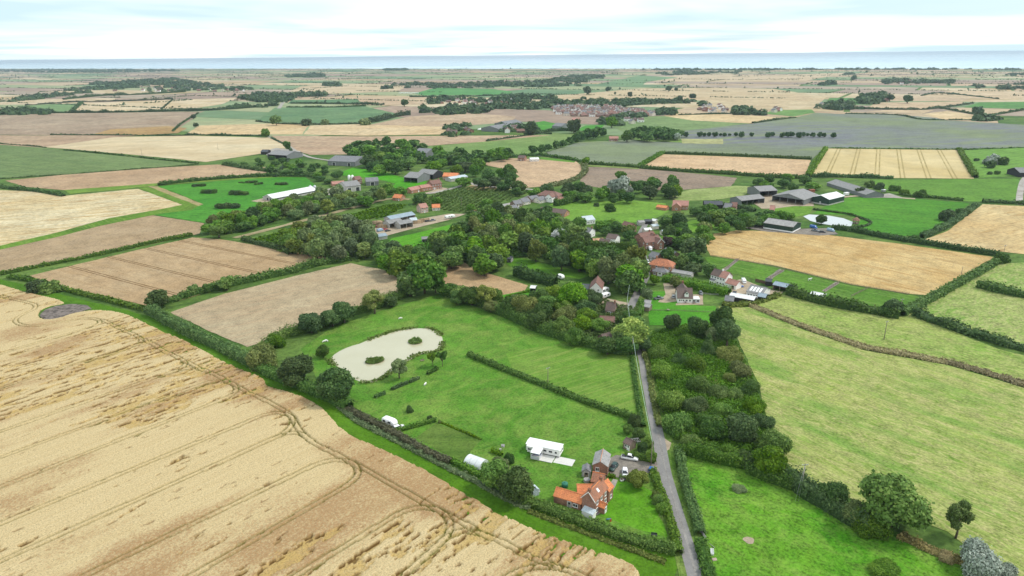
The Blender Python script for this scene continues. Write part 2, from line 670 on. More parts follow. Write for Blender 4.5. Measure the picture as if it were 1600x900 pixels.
# --- hand-drawn fields of the middle distance: name, colours, row direction, outline in picture pixels, height of the sheet
FAR = 0.55
fields = [
    # left, far
    ('pasture', (118, 156, 100), (136, 166, 106), (104, 140, 92), (42, 165), (120, 161), [(40, 165), (120, 161), (108, 172), (88, 177), (45, 173)], FAR, {}),
    ('stubble_field', (238, 218, 182), (228, 204, 164), (216, 190, 148), (112, 174), (252, 170), [(112, 174), (128, 161), (268, 156), (252, 171), (150, 175)], FAR, {}),
    ('stubble_field', (240, 220, 186), (228, 204, 164), (216, 190, 150), (255, 170), (340, 163), [(254, 170), (270, 156), (372, 153), (345, 163), (305, 169)], FAR, {}),
    ('stubble_field', (234, 216, 182), (222, 198, 160), (208, 184, 148), (0, 160), (180, 153), [(-60, 157), (180, 153), (180, 157), (110, 162), (-60, 165)], FAR, {}),
    ('fallow_field', (196, 174, 146), (184, 160, 134), (178, 156, 132), (0, 176), (320, 176), [(-60, 180), (320, 174), (310, 177), (300, 187), (270, 206), (215, 212), (-60, 210)], 0.35, {}),
    ('fallow_field', (198, 164, 112), (182, 146, 98), (206, 172, 108), (150, 208), (300, 200), [(148, 209), (172, 202), (222, 199), (262, 197), (292, 200), (278, 208), (216, 211)], 0.62, {}),
    ('stubble_field', (206, 178, 146), (196, 166, 136), (190, 160, 130), (0, 215), (180, 213), [(-60, 211), (215, 212), (180, 214), (70, 231), (-60, 222)], 0.3, {}),
    ('stubble_field', (240, 222, 184), (232, 210, 170), (222, 196, 152), (70, 228), (440, 228), [(70, 230), (180, 214), (300, 212), (424, 215), (441, 222), (447, 233), (395, 242), (322, 253), (200, 241), (110, 233)], 0.3, dict(amp=0.08)),
    ('pasture', (122, 144, 86), (130, 150, 92), (104, 132, 76), (0, 230), (310, 255), [(-60, 221), (0, 223), (70, 231), (170, 242), (312, 255), (220, 264), (100, 273), (-60, 282)], 0.25, {}),
    ('stubble_field', (214, 184, 148), (204, 172, 136), (196, 162, 126), (10, 285), (420, 262), [(8, 282), (100, 273), (230, 263), (340, 257), (420, 262), (438, 267), (390, 274), (250, 286), (100, 297), (40, 292)], 0.2, {}),
    ('grass_strip', (128, 160, 62), (116, 152, 54), (146, 170, 78), (90, 297), (430, 272), [(100, 297), (250, 286), (390, 274), (438, 267), (480, 269), (480, 276), (430, 277), (330, 283), (245, 290), (110, 303)], 0.22, {}),
    # centre, far
    ('pasture', (106, 142, 96), (122, 154, 104), (96, 132, 90), (405, 190), (600, 170), [(400, 190), (430, 168), (570, 166), (622, 178), (585, 192), (440, 194)], 0.4, {}),
    ('stubble_field', (218, 192, 160), (206, 178, 146), (196, 168, 138), (580, 195), (800, 185), [(578, 195), (640, 182), (730, 176), (806, 182), (800, 191), (700, 198)], 0.4, {}),
    ('stubble_field', (238, 212, 166), (230, 200, 152), (220, 188, 140), (290, 210), (500, 205), [(290, 210), (312, 196), (430, 193), (483, 195), (472, 210)], 0.35, {}),
    ('stubble_field', (238, 214, 172), (230, 202, 158), (222, 192, 148), (480, 205), (700, 205), [(474, 210), (485, 196), (560, 194), (640, 196), (702, 198), (690, 210), (560, 212)], 0.35, {}),
    ('stubble_field', (208, 178, 146), (198, 166, 136), (216, 192, 158), (440, 215), (860, 212), [(424, 212), (560, 213), (720, 212), (862, 211), (760, 221), (664, 228), (545, 241), (484, 242), (458, 233)], 0.3, {}),
    ('stubble_field', (222, 196, 160), (212, 184, 150), (206, 176, 140), (450, 155), (670, 158), [(450, 152), (560, 151), (665, 152), (660, 163), (600, 165), (455, 160)], FAR, {}),
    ('pasture', (98, 140, 94), (112, 150, 100), (90, 130, 88), (448, 160), (560, 158), [(449, 162), (456, 156), (560, 155), (566, 162)], 0.6, {}),
    ('pasture', (92, 158, 84), (104, 164, 88), (86, 148, 78), (640, 145), (780, 145), [(648, 146), (680, 137), (770, 139), (800, 143), (800, 148), (660, 149)], 0.6, {}),
    ('stubble_field', (232, 210, 172), (222, 198, 160), (214, 188, 150), (460, 140), (620, 140), [(452, 143), (470, 135), (560, 131), (640, 134), (620, 143), (500, 147)], 0.6, {}),
    ('pasture', (124, 156, 82), (138, 164, 92), (112, 146, 76), (680, 235), (900, 210), [(664, 229), (760, 221), (850, 208), (908, 207), (892, 224), (838, 243), (770, 246), (690, 242)], 0.25, {}),
    ('stubble_field', (228, 208, 168), (220, 196, 156), (212, 186, 146), (830, 160), (1000, 155), [(800, 152), (900, 147), (1000, 138), (1120, 137), (1210, 139), (1262, 147), (1291, 152), (1276, 165), (1200, 166), (1120, 169), (1100, 157), (900, 158)], 0.45, {}),
    ('stubble_field', (232, 210, 174), (222, 198, 160), (212, 186, 148), (1000, 125), (1300, 120), [(1010, 127), (1060, 116), (1200, 118), (1330, 113), (1260, 126), (1140, 128)], 0.6, {}),
    ('pasture', (124, 158, 110), (136, 166, 116), (112, 148, 104), (950, 130), (1100, 125), [(930, 132), (1000, 118), (1060, 121), (1010, 128), (1000, 136)], 0.6, {}),
    ('pasture', (128, 156, 96), (142, 164, 104), (118, 146, 90), (970, 190), (1170, 190), [(955, 188), (985, 182), (1050, 181), (1172, 193), (1064, 205), (1055, 213), (975, 206), (960, 200)], 0.35, {}),
    ('stubble_field', (240, 216, 168), (232, 204, 156), (224, 194, 146), (1040, 181), (1230, 184), [(1036, 181), (1060, 177), (1140, 179), (1232, 184), (1176, 193), (1080, 188)], 0.4, {}),
    ('pasture', (118, 160, 84), (132, 168, 92), (108, 150, 78), (1200, 178), (1270, 172), [(1196, 178), (1205, 172), (1268, 171), (1274, 176), (1240, 182)], 0.4, {}),
    ('stubble_field', (228, 202, 166), (220, 192, 156), (212, 182, 146), (1380, 165), (1560, 165), [(1356, 168), (1370, 160), (1500, 159), (1512, 161), (1460, 170), (1400, 171)], 0.45, {}),
    ('pasture', (96, 152, 74), (108, 158, 80), (88, 142, 68), (1510, 165), (1600, 160), [(1505, 168), (1530, 160), (1700, 157), (1700, 170), (1590, 170)], 0.45, {}),
    ('pasture', (92, 146, 74), (104, 152, 80), (86, 136, 68), (1280, 160), (1340, 155), [(1288, 163), (1296, 153), (1345, 153), (1342, 163)], 0.5, {}),
    ('stubble_field', (226, 202, 168), (216, 190, 156), (208, 180, 146), (1340, 150), (1500, 150), [(1352, 156), (1370, 148), (1460, 150), (1520, 153), (1500, 158), (1400, 158)], 0.5, {}),
    ('stubble_field', (234, 210, 174), (224, 198, 160), (216, 188, 150), (1480, 140), (1600, 146), [(1440, 150), (1490, 141), (1700, 143), (1700, 156), (1560, 155)], 0.5, {}),
    ('stubble_field', (238, 212, 168), (230, 202, 156), (222, 192, 146), (1440, 180), (1530, 188), [(1442, 178), (1480, 173), (1530, 181), (1522, 188), (1480, 188)], 0.5, {}),
    ('stubble_field', (228, 206, 172), (220, 196, 160), (212, 186, 150), (1480, 172), (1600, 180), [(1470, 171), (1500, 168), (1590, 171), (1555, 180), (1532, 180)], 0.5, {}),
    ('stubble_field', (226, 200, 164), (216, 190, 154), (208, 180, 146), (1350, 172), (1460, 174), [(1352, 174), (1400, 171), (1460, 172), (1440, 178)], 0.5, {}),
    # lavender-grey linseed
    ('linseed_field', (137, 139, 143), (140, 148, 128), (152, 166, 108), (850, 243), (1500, 215), [(838, 243), (905, 222), (990, 218), (1060, 212), (1066, 204), (1176, 193), (1240, 184), (1276, 176), (1310, 178), (1400, 179), (1450, 183), (1500, 189), (1600, 195), (1700, 199), (1700, 229), (1600, 230), (1508, 233), (1290, 231), (1268, 249), (1150, 244), (1036, 240), (1003, 258), (920, 253)], 0.28, dict(streak=(170, 36), cut=(0.50, 0.70), amp=0.16, bump=0.3, sdist=1.2, big=260)),
    ('rough_strip', (196, 192, 136), (186, 184, 126), (170, 176, 112), (1066, 220), (1130, 220), [(1064, 217), (1130, 217), (1130, 225), (1066, 224)], 0.4, {}),
    ('grass_strip', (128, 160, 80), (138, 166, 86), (118, 150, 72), (985, 220), (1066, 222), [(986, 217), (1064, 217), (1066, 223), (1000, 220)], 0.4, {}),
    ('grass_strip', (134, 158, 80), (146, 166, 88), (160, 172, 100), (900, 255), (990, 262), [(908, 258), (930, 253), (1000, 258), (998, 264), (920, 260)], 0.36, {}),
    # middle right
    ('stubble_field', (226, 190, 148), (218, 180, 138), (234, 202, 162), (1000, 262), (1260, 274), [(1000, 263), (1036, 241), (1150, 245), (1266, 250), (1260, 277), (1120, 271)], 0.15, dict(streak=(90, 3), cut=(0.42, 0.62))),
    ('bare_field', (156, 138, 122), (166, 146, 126), (178, 152, 128), (905, 285), (1140, 285), [(904, 288), (912, 272), (920, 261), (982, 262), (1110, 273), (1152, 278), (1142, 291), (1060, 297), (960, 297)], 0.15, dict(streak=(70, 6))),
    ('stubble_field', (222, 188, 150), (212, 178, 142), (228, 198, 162), (750, 255), (900, 270), [(748, 256), (800, 247), (900, 252), (913, 262), (908, 274), (852, 291), (806, 295), (790, 286), (812, 276), (800, 266)], 0.15, {}),
    ('grass_strip', (104, 156, 52), (116, 164, 60), (94, 146, 46), (840, 245), (900, 252), [(843, 246), (900, 251), (897, 254), (845, 249)], 0.2, {}),
    ('wheat_field', (236, 214, 162), (230, 206, 150), (222, 196, 140), (1388, 234), (1390, 278), [(1265, 277), (1291, 232), (1360, 232), (1497, 234), (1522, 279), (1390, 278)], 0.15, dict(tram=23.0, tramw=1.5, tramoff=1.9, amp=0.07, tramcol=A(176, 156, 96), cut=(0.55, 0.8))),
    ('grass_field', (108, 158, 58), (120, 166, 66), (128, 170, 76), (1510, 250), (1600, 235), [(1506, 235), (1600, 230), (1700, 229), (1700, 280), (1590, 275), (1530, 278)], 0.15, dict(rows=9)),
    ('grass_field', (104, 152, 54), (114, 158, 60), (94, 144, 48), (1370, 285), (1590, 288), [(1362, 281), (1590, 279), (1597, 286), (1590, 316), (1515, 315), (1420, 306), (1376, 298)], 0.12, dict(rows=7)),
    ('grass_field', (84, 150, 40), (100, 160, 48), (72, 136, 40), (1270, 335), (1480, 345), [(1268, 334), (1310, 312), (1330, 308), (1420, 310), (1515, 317), (1500, 331), (1468, 352), (1440, 367), (1405, 369), (1340, 357), (1342, 342), (1325, 336)], 0.12, dict(streak=(30, 5), fine=2.5)),
    ('wheat_field', (236, 212, 160), (226, 196, 142), (206, 170, 112), (1440, 380), (1600, 345), [(1440, 376), (1480, 361), (1535, 319), (1600, 322), (1700, 326), (1700, 404), (1600, 397), (1500, 386)], 0.12, dict(streak=(36, 3.5), cut=(0.54, 0.66))),
    ('wheat_field', (230, 200, 142), (222, 188, 128), (202, 160, 100), (1110, 375), (1440, 460), [(1098, 376), (1116, 365), (1150, 360), (1250, 362), (1400, 380), (1556, 402), (1552, 412), (1447, 461), (1420, 459), (1330, 444), (1210, 415), (1110, 399)], 0.1, dict(streak=(46, 3), cut=(0.5, 0.66))),
    ('paddock', (104, 150, 50), (92, 138, 44), (128, 162, 74), (1120, 405), (1420, 465), [(1100, 402), (1125, 400), (1210, 417), (1330, 445), (1425, 461), (1442, 466), (1395, 482), (1300, 470), (1215, 447), (1160, 430), (1115, 420)], 0.08, dict(fine=2.0)),
    ('rough_meadow', (172, 182, 104), (150, 176, 86), (188, 190, 124), (1440, 500), (1600, 425), [(1408, 496), (1482, 456), (1562, 412), (1700, 405), (1700, 575), (1600, 545), (1500, 515), (1440, 500)], 0.08, dict(streak=(9, 3), cut=(0.40, 0.64), fine=1.4, amp=0.32, sdist=1.8)),
    ('rough_meadow', (164, 180, 92), (146, 174, 78), (184, 188, 116), (1200, 465), (1560, 560), [(1196, 462), (1232, 460), (1290, 474), (1400, 494), (1432, 495), (1560, 545), (1700, 580), (1700, 632), (1600, 600), (1480, 563), (1350, 540), (1250, 505), (1178, 474)], 0.08, dict(streak=(9, 2.6), cut=(0.40, 0.64), fine=1.3, amp=0.32, sdist=1.8)),
    ('rough_meadow', (164, 181, 86), (146, 172, 74), (206, 200, 134), (1370, 574), (1600, 648), [(1122, 478), (1175, 480), (1250, 513), (1350, 547), (1480, 570), (1600, 606), (1700, 636), (1800, 980), (1580, 930), (1545, 880), (1480, 830), (1400, 800), (1300, 770), (1236, 735), (1200, 665), (1185, 600), (1150, 525)], 0.06, dict(streak=(6, 1.7), cut=(0.36, 0.66), fine=0.9, amp=0.26, bump=0.7, big=34, sdist=1.6, band=(70, 11, A(112, 164, 58)))),
    ('grass_field', (86, 156, 30), (106, 164, 42), (142, 174, 76), (1100, 720), (1500, 880), [(1062, 708), (1110, 712), (1200, 742), (1290, 785), (1400, 830), (1500, 872), (1545, 960), (1112, 960), (1096, 850), (1075, 770)], 0.06, dict(streak=(8, 6.0), cut=(0.42, 0.76), fine=0.9, amp=0.36, bump=0.7, big=24, sdist=0.8)),
    # left, middle
    ('wheat_field', (240, 224, 184), (234, 214, 170), (206, 172, 116), (0, 345), (280, 322), [(-80, 297), (0, 297), (60, 299), (100, 306), (216, 295), (285, 320), (250, 327), (170, 341), (90, 363), (0, 384), (-80, 405)], 0.15, dict(streak=(38, 2.8), cut=(0.50, 0.60), big=90)),
    ('grass_strip', (118, 156, 50), (106, 146, 44), (138, 164, 72), (230, 292), (300, 320), [(216, 294), (232, 292), (312, 321), (300, 328), (250, 334), (160, 352), (90, 370), (0, 390), (-80, 412), (-80, 405), (0, 384), (90, 363), (170, 341), (250, 327), (285, 320)], 0.17, {}),
    ('rough_strip', (206, 190, 142), (190, 172, 124), (170, 160, 100), (230, 292), (318, 320), [(231, 291), (246, 291), (318, 319), (310, 322)], 0.2, {}),
    ('stubble_field', (202, 176, 140), (192, 166, 130), (186, 156, 120), (0, 410), (300, 350), [(-80, 412), (0, 390), (90, 368), (150, 352), (236, 336), (319, 349), (312, 365), (150, 400), (0, 430), (-80, 448)], 0.12, dict(streak=(60, 1.8), fine=1.4)),
    ('ripe_field', (210, 182, 142), (202, 172, 132), (192, 160, 118), (60, 420), (240, 470), [(40, 432), (100, 418), (200, 394), (300, 371), (345, 374), (420, 386), (505, 400), (516, 407), (450, 426), (345, 450), (280, 470), (228, 477), (120, 452)], 0.1, dict(streak=(50, 1.8), fine=1.0, tram=24.0, tramw=0.9, tramoff=1.0, tramcol=A(120, 88, 52))),
    ('stubble_field', (202, 184, 150), (196, 176, 142), (206, 176, 140), (300, 490), (600, 430), [(266, 488), (350, 459), (470, 429), (548, 411), (600, 422), (634, 440), (640, 456), (590, 478), (480, 508), (430, 528), (386, 542), (330, 519)], 0.1, dict(streak=(40, 1.6), fine=0.9)),
    ('stubble_field', (212, 180, 138), (206, 172, 130), (196, 166, 126), (690, 425), (800, 455), [(680, 405), (720, 408), (765, 428), (825, 446), (820, 454), (780, 462), (740, 452), (700, 446), (690, 440)], 0.1, dict(streak=(30, 1.6), fine=0.9)),
    ('grass_field', (78, 152, 44), (90, 160, 50), (66, 138, 40), (250, 292), (480, 280), [(244, 291), (330, 284), (420, 277), (478, 277), (494, 290), (484, 300), (410, 318), (380, 330), (345, 345), (318, 348), (236, 335), (250, 333), (318, 320), (285, 305)], 0.16, dict(fine=3)),
    ('nursery_ground', (92, 134, 58), (104, 142, 64), (130, 146, 84), (380, 370), (600, 315), [(378, 376), (472, 353), (604, 318), (640, 320), (604, 340), (530, 356), (440, 385)], 0.1, {}),
    ('nursery_ground', (96, 136, 60), (106, 144, 66), (136, 148, 88), (650, 325), (800, 298), [(640, 322), (690, 300), (730, 292), (832, 298), (790, 316), (720, 334)], 0.12, {}),
    ('stubble_field', (222, 196, 140), (212, 184, 128), (206, 180, 120), (725, 292), (800, 295), [(722, 294), (746, 286), (800, 296), (740, 298)], 0.16, {}),
    # lawns and paddocks of the village
    ('lawn', (104, 176, 36), (92, 166, 30), (120, 180, 50), (600, 385), (720, 350), [(600, 388), (612, 372), (660, 362), (722, 346), (735, 352), (690, 375), (672, 396), (620, 390)], 0.08, {}),
    ('lawn', (120, 166, 60), (130, 172, 66), (108, 156, 52), (870, 320), (1030, 330), [(850, 322), (905, 306), (960, 310), (1040, 318), (1046, 330), (1018, 345), (960, 350), (880, 344), (856, 336)], 0.08, {}),
    ('lawn', (112, 160, 50), (124, 168, 58), (100, 150, 44), (1040, 370), (1150, 345), [(1030, 372), (1080, 344), (1160, 338), (1190, 342), (1140, 352), (1080, 366), (1050, 380)], 0.08, {}),
    ('rough_meadow', (170, 182, 112), (156, 174, 98), (180, 186, 124), (1060, 300), (1180, 300), [(1040, 306), (1080, 296), (1150, 290), (1188, 292), (1160, 306), (1120, 312), (1060, 314)], 0.1, dict(streak=(12, 3))),
    ('lawn', (110, 160, 50), (122, 166, 58), (100, 150, 44), (1200, 325), (1260, 325), [(1190, 330), (1230, 321), (1270, 322), (1266, 334), (1240, 340)], 0.1, {}),
    ('lawn', (100, 150, 40), (112, 158, 50), (92, 142, 38), (790, 410), (940, 425), [(784, 402), (800, 400), (870, 416), (930, 428), (905, 436), (840, 424), (795, 416)], 0.08, {}),
    ('lawn', (112, 164, 52), (122, 170, 58), (104, 156, 46), (925, 393), (990, 395), [(920, 392), (990, 391), (992, 402), (925, 400)], 0.08, {}),
    ('lawn', (90, 162, 42), (102, 168, 50), (80, 150, 38), (1010, 490), (1115, 490), [(1012, 456), (1040, 455), (1060, 470), (1095, 478), (1118, 478), (1120, 495), (1100, 510), (1015, 508)], 0.08, {}),
    ('lawn', (92, 160, 40), (104, 168, 48), (84, 150, 34), (780, 460), (850, 460), [(774, 462), (800, 455), (838, 450), (850, 470), (830, 482)], 0.08, {}),
    ('lawn', (92, 176, 32), (84, 168, 28), (102, 180, 40), (500, 270), (600, 280), [(520, 273), (552, 262), (596, 268), (640, 280), (640, 292), (600, 282), (560, 276)], 0.1, {}),
    ('lawn', (92, 176, 32), (84, 168, 28), (102, 180, 40), (620, 290), (668, 284), [(606, 296), (628, 280), (668, 283), (660, 292), (630, 296)], 0.1, {}),
    ('pasture', (84, 160, 54), (92, 164, 58), (78, 150, 48), (820, 200), (880, 195), [(818, 194), (850, 189), (880, 196), (885, 205), (845, 206)], 0.4, {}),
    ('pasture', (84, 160, 54), (92, 164, 58), (78, 150, 48), (905, 205), (945, 198), [(900, 204), (915, 196), (945, 195), (935, 204)], 0.4, {}),
    # field margin and lawns of the smallholding
    ('field_margin', (82, 128, 22), (92, 138, 28), (104, 146, 44), (300, 535), (600, 690), [(-40, 432), (0, 436), (60, 450), (120, 466), (200, 485), (260, 503), (330, 538), (400, 572), (450, 598), (500, 620), (540, 640), (590, 668), (650, 698), (720, 733), (790, 768), (860, 797), (940, 832), (1062, 872), (1052, 905), (1010, 940), (900, 880), (700, 790), (480, 660), (200, 520), (-40, 460)], 0.05, dict(streak=(40, 1.6), fine=0.8, cut=(0.5, 0.75))),
    ('lawn', (108, 158, 54), (98, 150, 48), (148, 168, 82), (560, 640), (860, 540), [(470, 545), (520, 511), (600, 484), (690, 458), (770, 490), (880, 530), (985, 553), (1003, 640), (996, 664), (972, 700), (1018, 722), (1044, 850), (940, 822), (860, 790), (750, 735), (650, 690), (600, 660), (545, 632), (500, 600)], 0.06, dict(streak=(14, 9.0), cut=(0.42, 0.80), fine=0.8, amp=0.26, big=34, bump=0.4, sdist=0.8)),
    ('lawn', (126, 164, 66), (116, 158, 58), (150, 172, 84), (860, 590), (960, 560), [(790, 552), (850, 540), (985, 556), (1001, 640), (985, 650), (880, 610), (800, 575)], 0.09, dict(streak=(30, 1.6), cut=(0.46, 0.66), fine=0.8, amp=0.16, big=20)),
    ('lawn', (94, 160, 28), (106, 168, 36), (126, 172, 62), (960, 800), (1030, 760), [(938, 806), (966, 752), (1000, 757), (1022, 770), (1044, 840), (1000, 828)], 0.09, dict(streak=(6, 2), cut=(0.5, 0.75), fine=0.7)),
    ('vegetable_plot', (96, 128, 50), (110, 138, 60), (84, 116, 44), (640, 690), (740, 690), [(650, 684), (681, 661), (752, 688), (722, 722)], 0.09, dict(fine=0.8)),
]
for fi, (name, c1, c2, c3, pa, pb, pts, z, kw) in enumerate(fields):
    z += 0.001 * fi
    kw = dict(kw)
    dist = min(G(*p).length for p in pts)
    if 'streak' not in kw:
        kw['streak'] = (40, 2.5) if dist < 700 else (140, 9)
    if 'fine' not in kw:
        kw['fine'] = 1.0 if dist < 450 else (3.0 if dist < 900 else 9.0)
    if 'big' not in kw:
        kw['big'] = 40 if dist < 500 else 140
    sheet(name, pts, fm(name, c1, c2, c3, pa, pb, **kw), z)

# --- gravel, tracks, roads
m_tar, t, out = mat_new('asphalt')
b = t.node('ShaderNodeBsdfPrincipled', i_Roughness=0.8)
p = pos_node(t)
na, nb2 = t.noise(p, 0.25, 5, 0.65), t.noise(p, 2.2, 4, 0.7)
c = t.mix(t.ramp(na, [(0.3, 0.0), (0.7, 1.0)]), A(146, 142, 140), A(170, 165, 160))
c = t.mix(1.0, c, t.ramp(nb2, [(0.3, 0.84), (0.7, 1.1)]), 'MULTIPLY')
t.link(c, b.inputs['Base Color'])
t.link(b.outputs[0], out.inputs[0])
m_grav = field_mat('gravel', A(176, 166, 152), A(160, 150, 140), A(146, 138, 126), 0.3, (5, 2), 8, 0.5, 0.2)
m_pink = field_mat('pale_gravel', A(216, 196, 168), A(204, 184, 158), A(190, 172, 148), 0.3, (5, 2), 8, 0.5, 0.15)
m_sand = field_mat('sandy_track', A(206, 188, 150), A(190, 172, 134), A(150, 148, 98), row_angle((375, 370), (600, 312)), (20, 0.8), 20, 0.8, 0.15)
m_conc = field_mat('concrete_yard', A(214, 208, 198), A(198, 190, 180), A(180, 172, 160), 0.6, (6, 3), 12, 0.8, 0.12)
m_verge = field_mat('verge_grass', A(98, 136, 46), A(124, 150, 70), A(80, 118, 38), 1.4, (8, 1), 12, 0.6, 0.25)
road = [(1093, 930), (1083, 890), (1070, 845), (1055, 795), (1041, 745), (1034, 712), (1026, 672), (1019, 640), (1012, 605), (1005, 565), (997, 535), (988, 505), (986, 482), (994, 462), (1003, 446), (1011, 428), (1009, 412), (1004, 398), (1000, 384), (998, 372), (1004, 358), (1012, 346)]
ribbon('verge', road[:12], 8.5, m_verge, 0.180, wvar=2.0)
ribbon('road', road, 3.9, m_tar, 0.220, wvar=0.35)
m_pat = field_mat('road_patch', A(188, 182, 176), A(172, 166, 160), A(150, 146, 142), row_angle((1055, 795), (1041, 745)), (14, 0.5), 7, 0.6, 0.14)
ribbon('worn_wheel_line', [(1090, 912), (1079, 870), (1066, 825), (1052, 778), (1039, 730), (1029, 680), (1019, 632), (1008, 575), (1000, 540)], 0.7, m_pat, 0.226, wvar=0.5)
sheet('gravel_drive', [(952, 716), (962, 711), (985, 713), (1024, 722), (1036, 722), (1042, 742), (1020, 734), (1012, 740), (986, 744), (966, 746), (948, 744)], m_grav, 0.210)
sheet('gravel_drive', [(1033, 688), (1037, 684), (1049, 692), (1046, 702), (1041, 705)], m_pink, 0.200)
ribbon('village_lane', [(786, 322), (815, 312), (836, 302), (832, 297), (800, 294), (750, 291), (732, 286), (716, 292), (690, 299), (668, 303)], 4.5, m_conc, 0.320)
ribbon('farm_track', [(366, 372), (420, 359), (470, 346), (520, 333), (570, 320), (610, 311), (640, 312)], 6.0, m_sand, 0.260, wvar=1.5)
ribbon('farm_track', [(1592, 320), (1594, 300), (1598, 284), (1604, 276)], 5.0, m_conc, 0.280)
ribbon('farm_track', [(1310, 309), (1330, 307), (1360, 306), (1400, 309), (1430, 311)], 5.0, m_pink, 0.260)
ribbon('main_road', [(436, 170), (441, 162), (446, 156), (452, 151)], 9.0, m_conc, 0.830)
ribbon('farm_track', [(420, 214), (446, 226), (462, 236), (484, 246), (520, 252)], 5.0, m_conc, 0.500)
sheet('sawmill_yard', [(572, 362), (600, 350), (640, 345), (700, 334), (728, 334), (700, 344), (650, 356), (612, 366), (582, 376)], m_pink, 0.240)
sheet('farm_yard', [(1178, 318), (1196, 304), (1240, 300), (1270, 308), (1272, 322), (1240, 322), (1210, 326), (1190, 326)], m_pink, 0.240)
sheet('farm_yard', [(1164, 356), (1190, 346), (1230, 358), (1296, 356), (1310, 366), (1280, 368), (1200, 362)], m_grav, 0.240)
sheet('farm_yard', [(1346, 306), (1390, 302), (1412, 309), (1350, 309)], m_conc, 0.280)
sheet('farm_yard', [(392, 314), (414, 309), (428, 313), (410, 317)], m_pink, 0.280)
sheet('farm_yard', [(500, 298), (530, 290), (556, 292), (548, 300), (536, 308), (510, 304)], m_conc, 0.280)
sheet('farm_yard', [(412, 236), (432, 231), (470, 236), (466, 246), (420, 246)], m_conc, 0.530)
sheet('gravel_drive', [(1036, 443), (1049, 441), (1058, 458), (1066, 470), (1040, 473), (1028, 472), (1040, 460)], m_pink, 0.200)
sheet('patio', [(1083, 460), (1098, 460), (1099, 476), (1056, 477), (1056, 474), (1084, 471)], m_pink, 0.210)
sheet('farm_yard', [(1140, 440), (1160, 436), (1180, 444), (1200, 452), (1224, 456), (1216, 462), (1180, 468), (1140, 462), (1136, 452)], m_pink, 0.200)
sheet('gravel_drive', [(926, 470), (950, 466), (986, 474), (984, 480), (960, 480), (935, 476)], m_pink, 0.200)
sheet('farm_yard', [(675, 298), (686, 292), (700, 294), (680, 302), (652, 304)], m_pink, 0.280)
sheet('garden_path', [(927, 804), (934, 797), (942, 778), (950, 766), (958, 748), (965, 750), (952, 778), (949, 788), (945, 797), (933, 805)], m_conc, 0.220)
for pts in ([(1150, 404), (1155, 406), (1133, 424), (1128, 422)], [(1218, 420), (1226, 423), (1206, 436), (1198, 434)], [(1306, 440), (1312, 442), (1290, 456), (1284, 454)]):
    sheet('worn_path', pts, m_grav, 0.210)
for c, r in (((1170, 845), 1.4),):
    q = G(*c)
    P = [(q.x + r * math.cos(a) * (1 + 0.15 * math.sin(3 * a)), q.y + r * math.sin(a), 0.165) for a in [i * 2 * math.pi / 18 for i in range(18)]]
    me = bpy.data.meshes.new('dry_patch')
    me.from_pydata(P, [], [list(range(18))])
    tag(ob('dry_patch', me, mat=m_pink), kind='structure')

m_damp = field_mat('damp_grass', A(112, 164, 58), A(126, 170, 68), A(150, 178, 86), 0.7, (6, 1.5), 20, 0.9, 0.28)
# --- the ponds
m_pond, t, out = mat_new('pond_water')
b = t.node('ShaderNodeBsdfPrincipled', i_Roughness=0.05)
b.inputs['Specular IOR Level'].default_value = 0.7
p = pos_node(t)
n = t.noise(p, 0.08, 4)
t.link(t.mix(n, A(234, 226, 194), A(216, 207, 168)), b.inputs['Base Color'])
nb3 = t.noise(p, 1.6, 3)
bp = t.node('ShaderNodeBump', i_Strength=0.06, i_Distance=0.1)
t.link(nb3, bp.inputs['Height'])
t.link(bp.outputs[0], b.inputs['Normal'])
t.link(b.outputs[0], out.inputs[0])
POND = [(515, 562), (522, 554), (540, 544), (562, 537), (590, 526), (620, 517), (645, 513), (668, 513), (682, 518), (691, 527), (692, 541), (686, 548), (668, 552), (652, 555), (634, 566), (614, 580), (600, 590), (584, 597), (566, 598), (553, 592), (545, 580), (530, 574), (518, 568)]
sheet('pond_water', POND, m_pond, 0.190, wob=0.8)
m_lake, t, out = mat_new('reservoir_water')
b = t.node('ShaderNodeBsdfPrincipled', i_Roughness=0.05)
b.inputs['Base Color'].default_value = (*A(226, 228, 226), 1)
b.inputs['Specular IOR Level'].default_value = 0.8
t.link(b.outputs[0], out.inputs[0])
sheet('reservoir_water', [(1255, 338), (1264, 335), (1280, 336), (1296, 337), (1318, 341), (1333, 347), (1330, 353), (1322, 354), (1300, 352), (1280, 349), (1266, 345)], m_lake, 0.280)


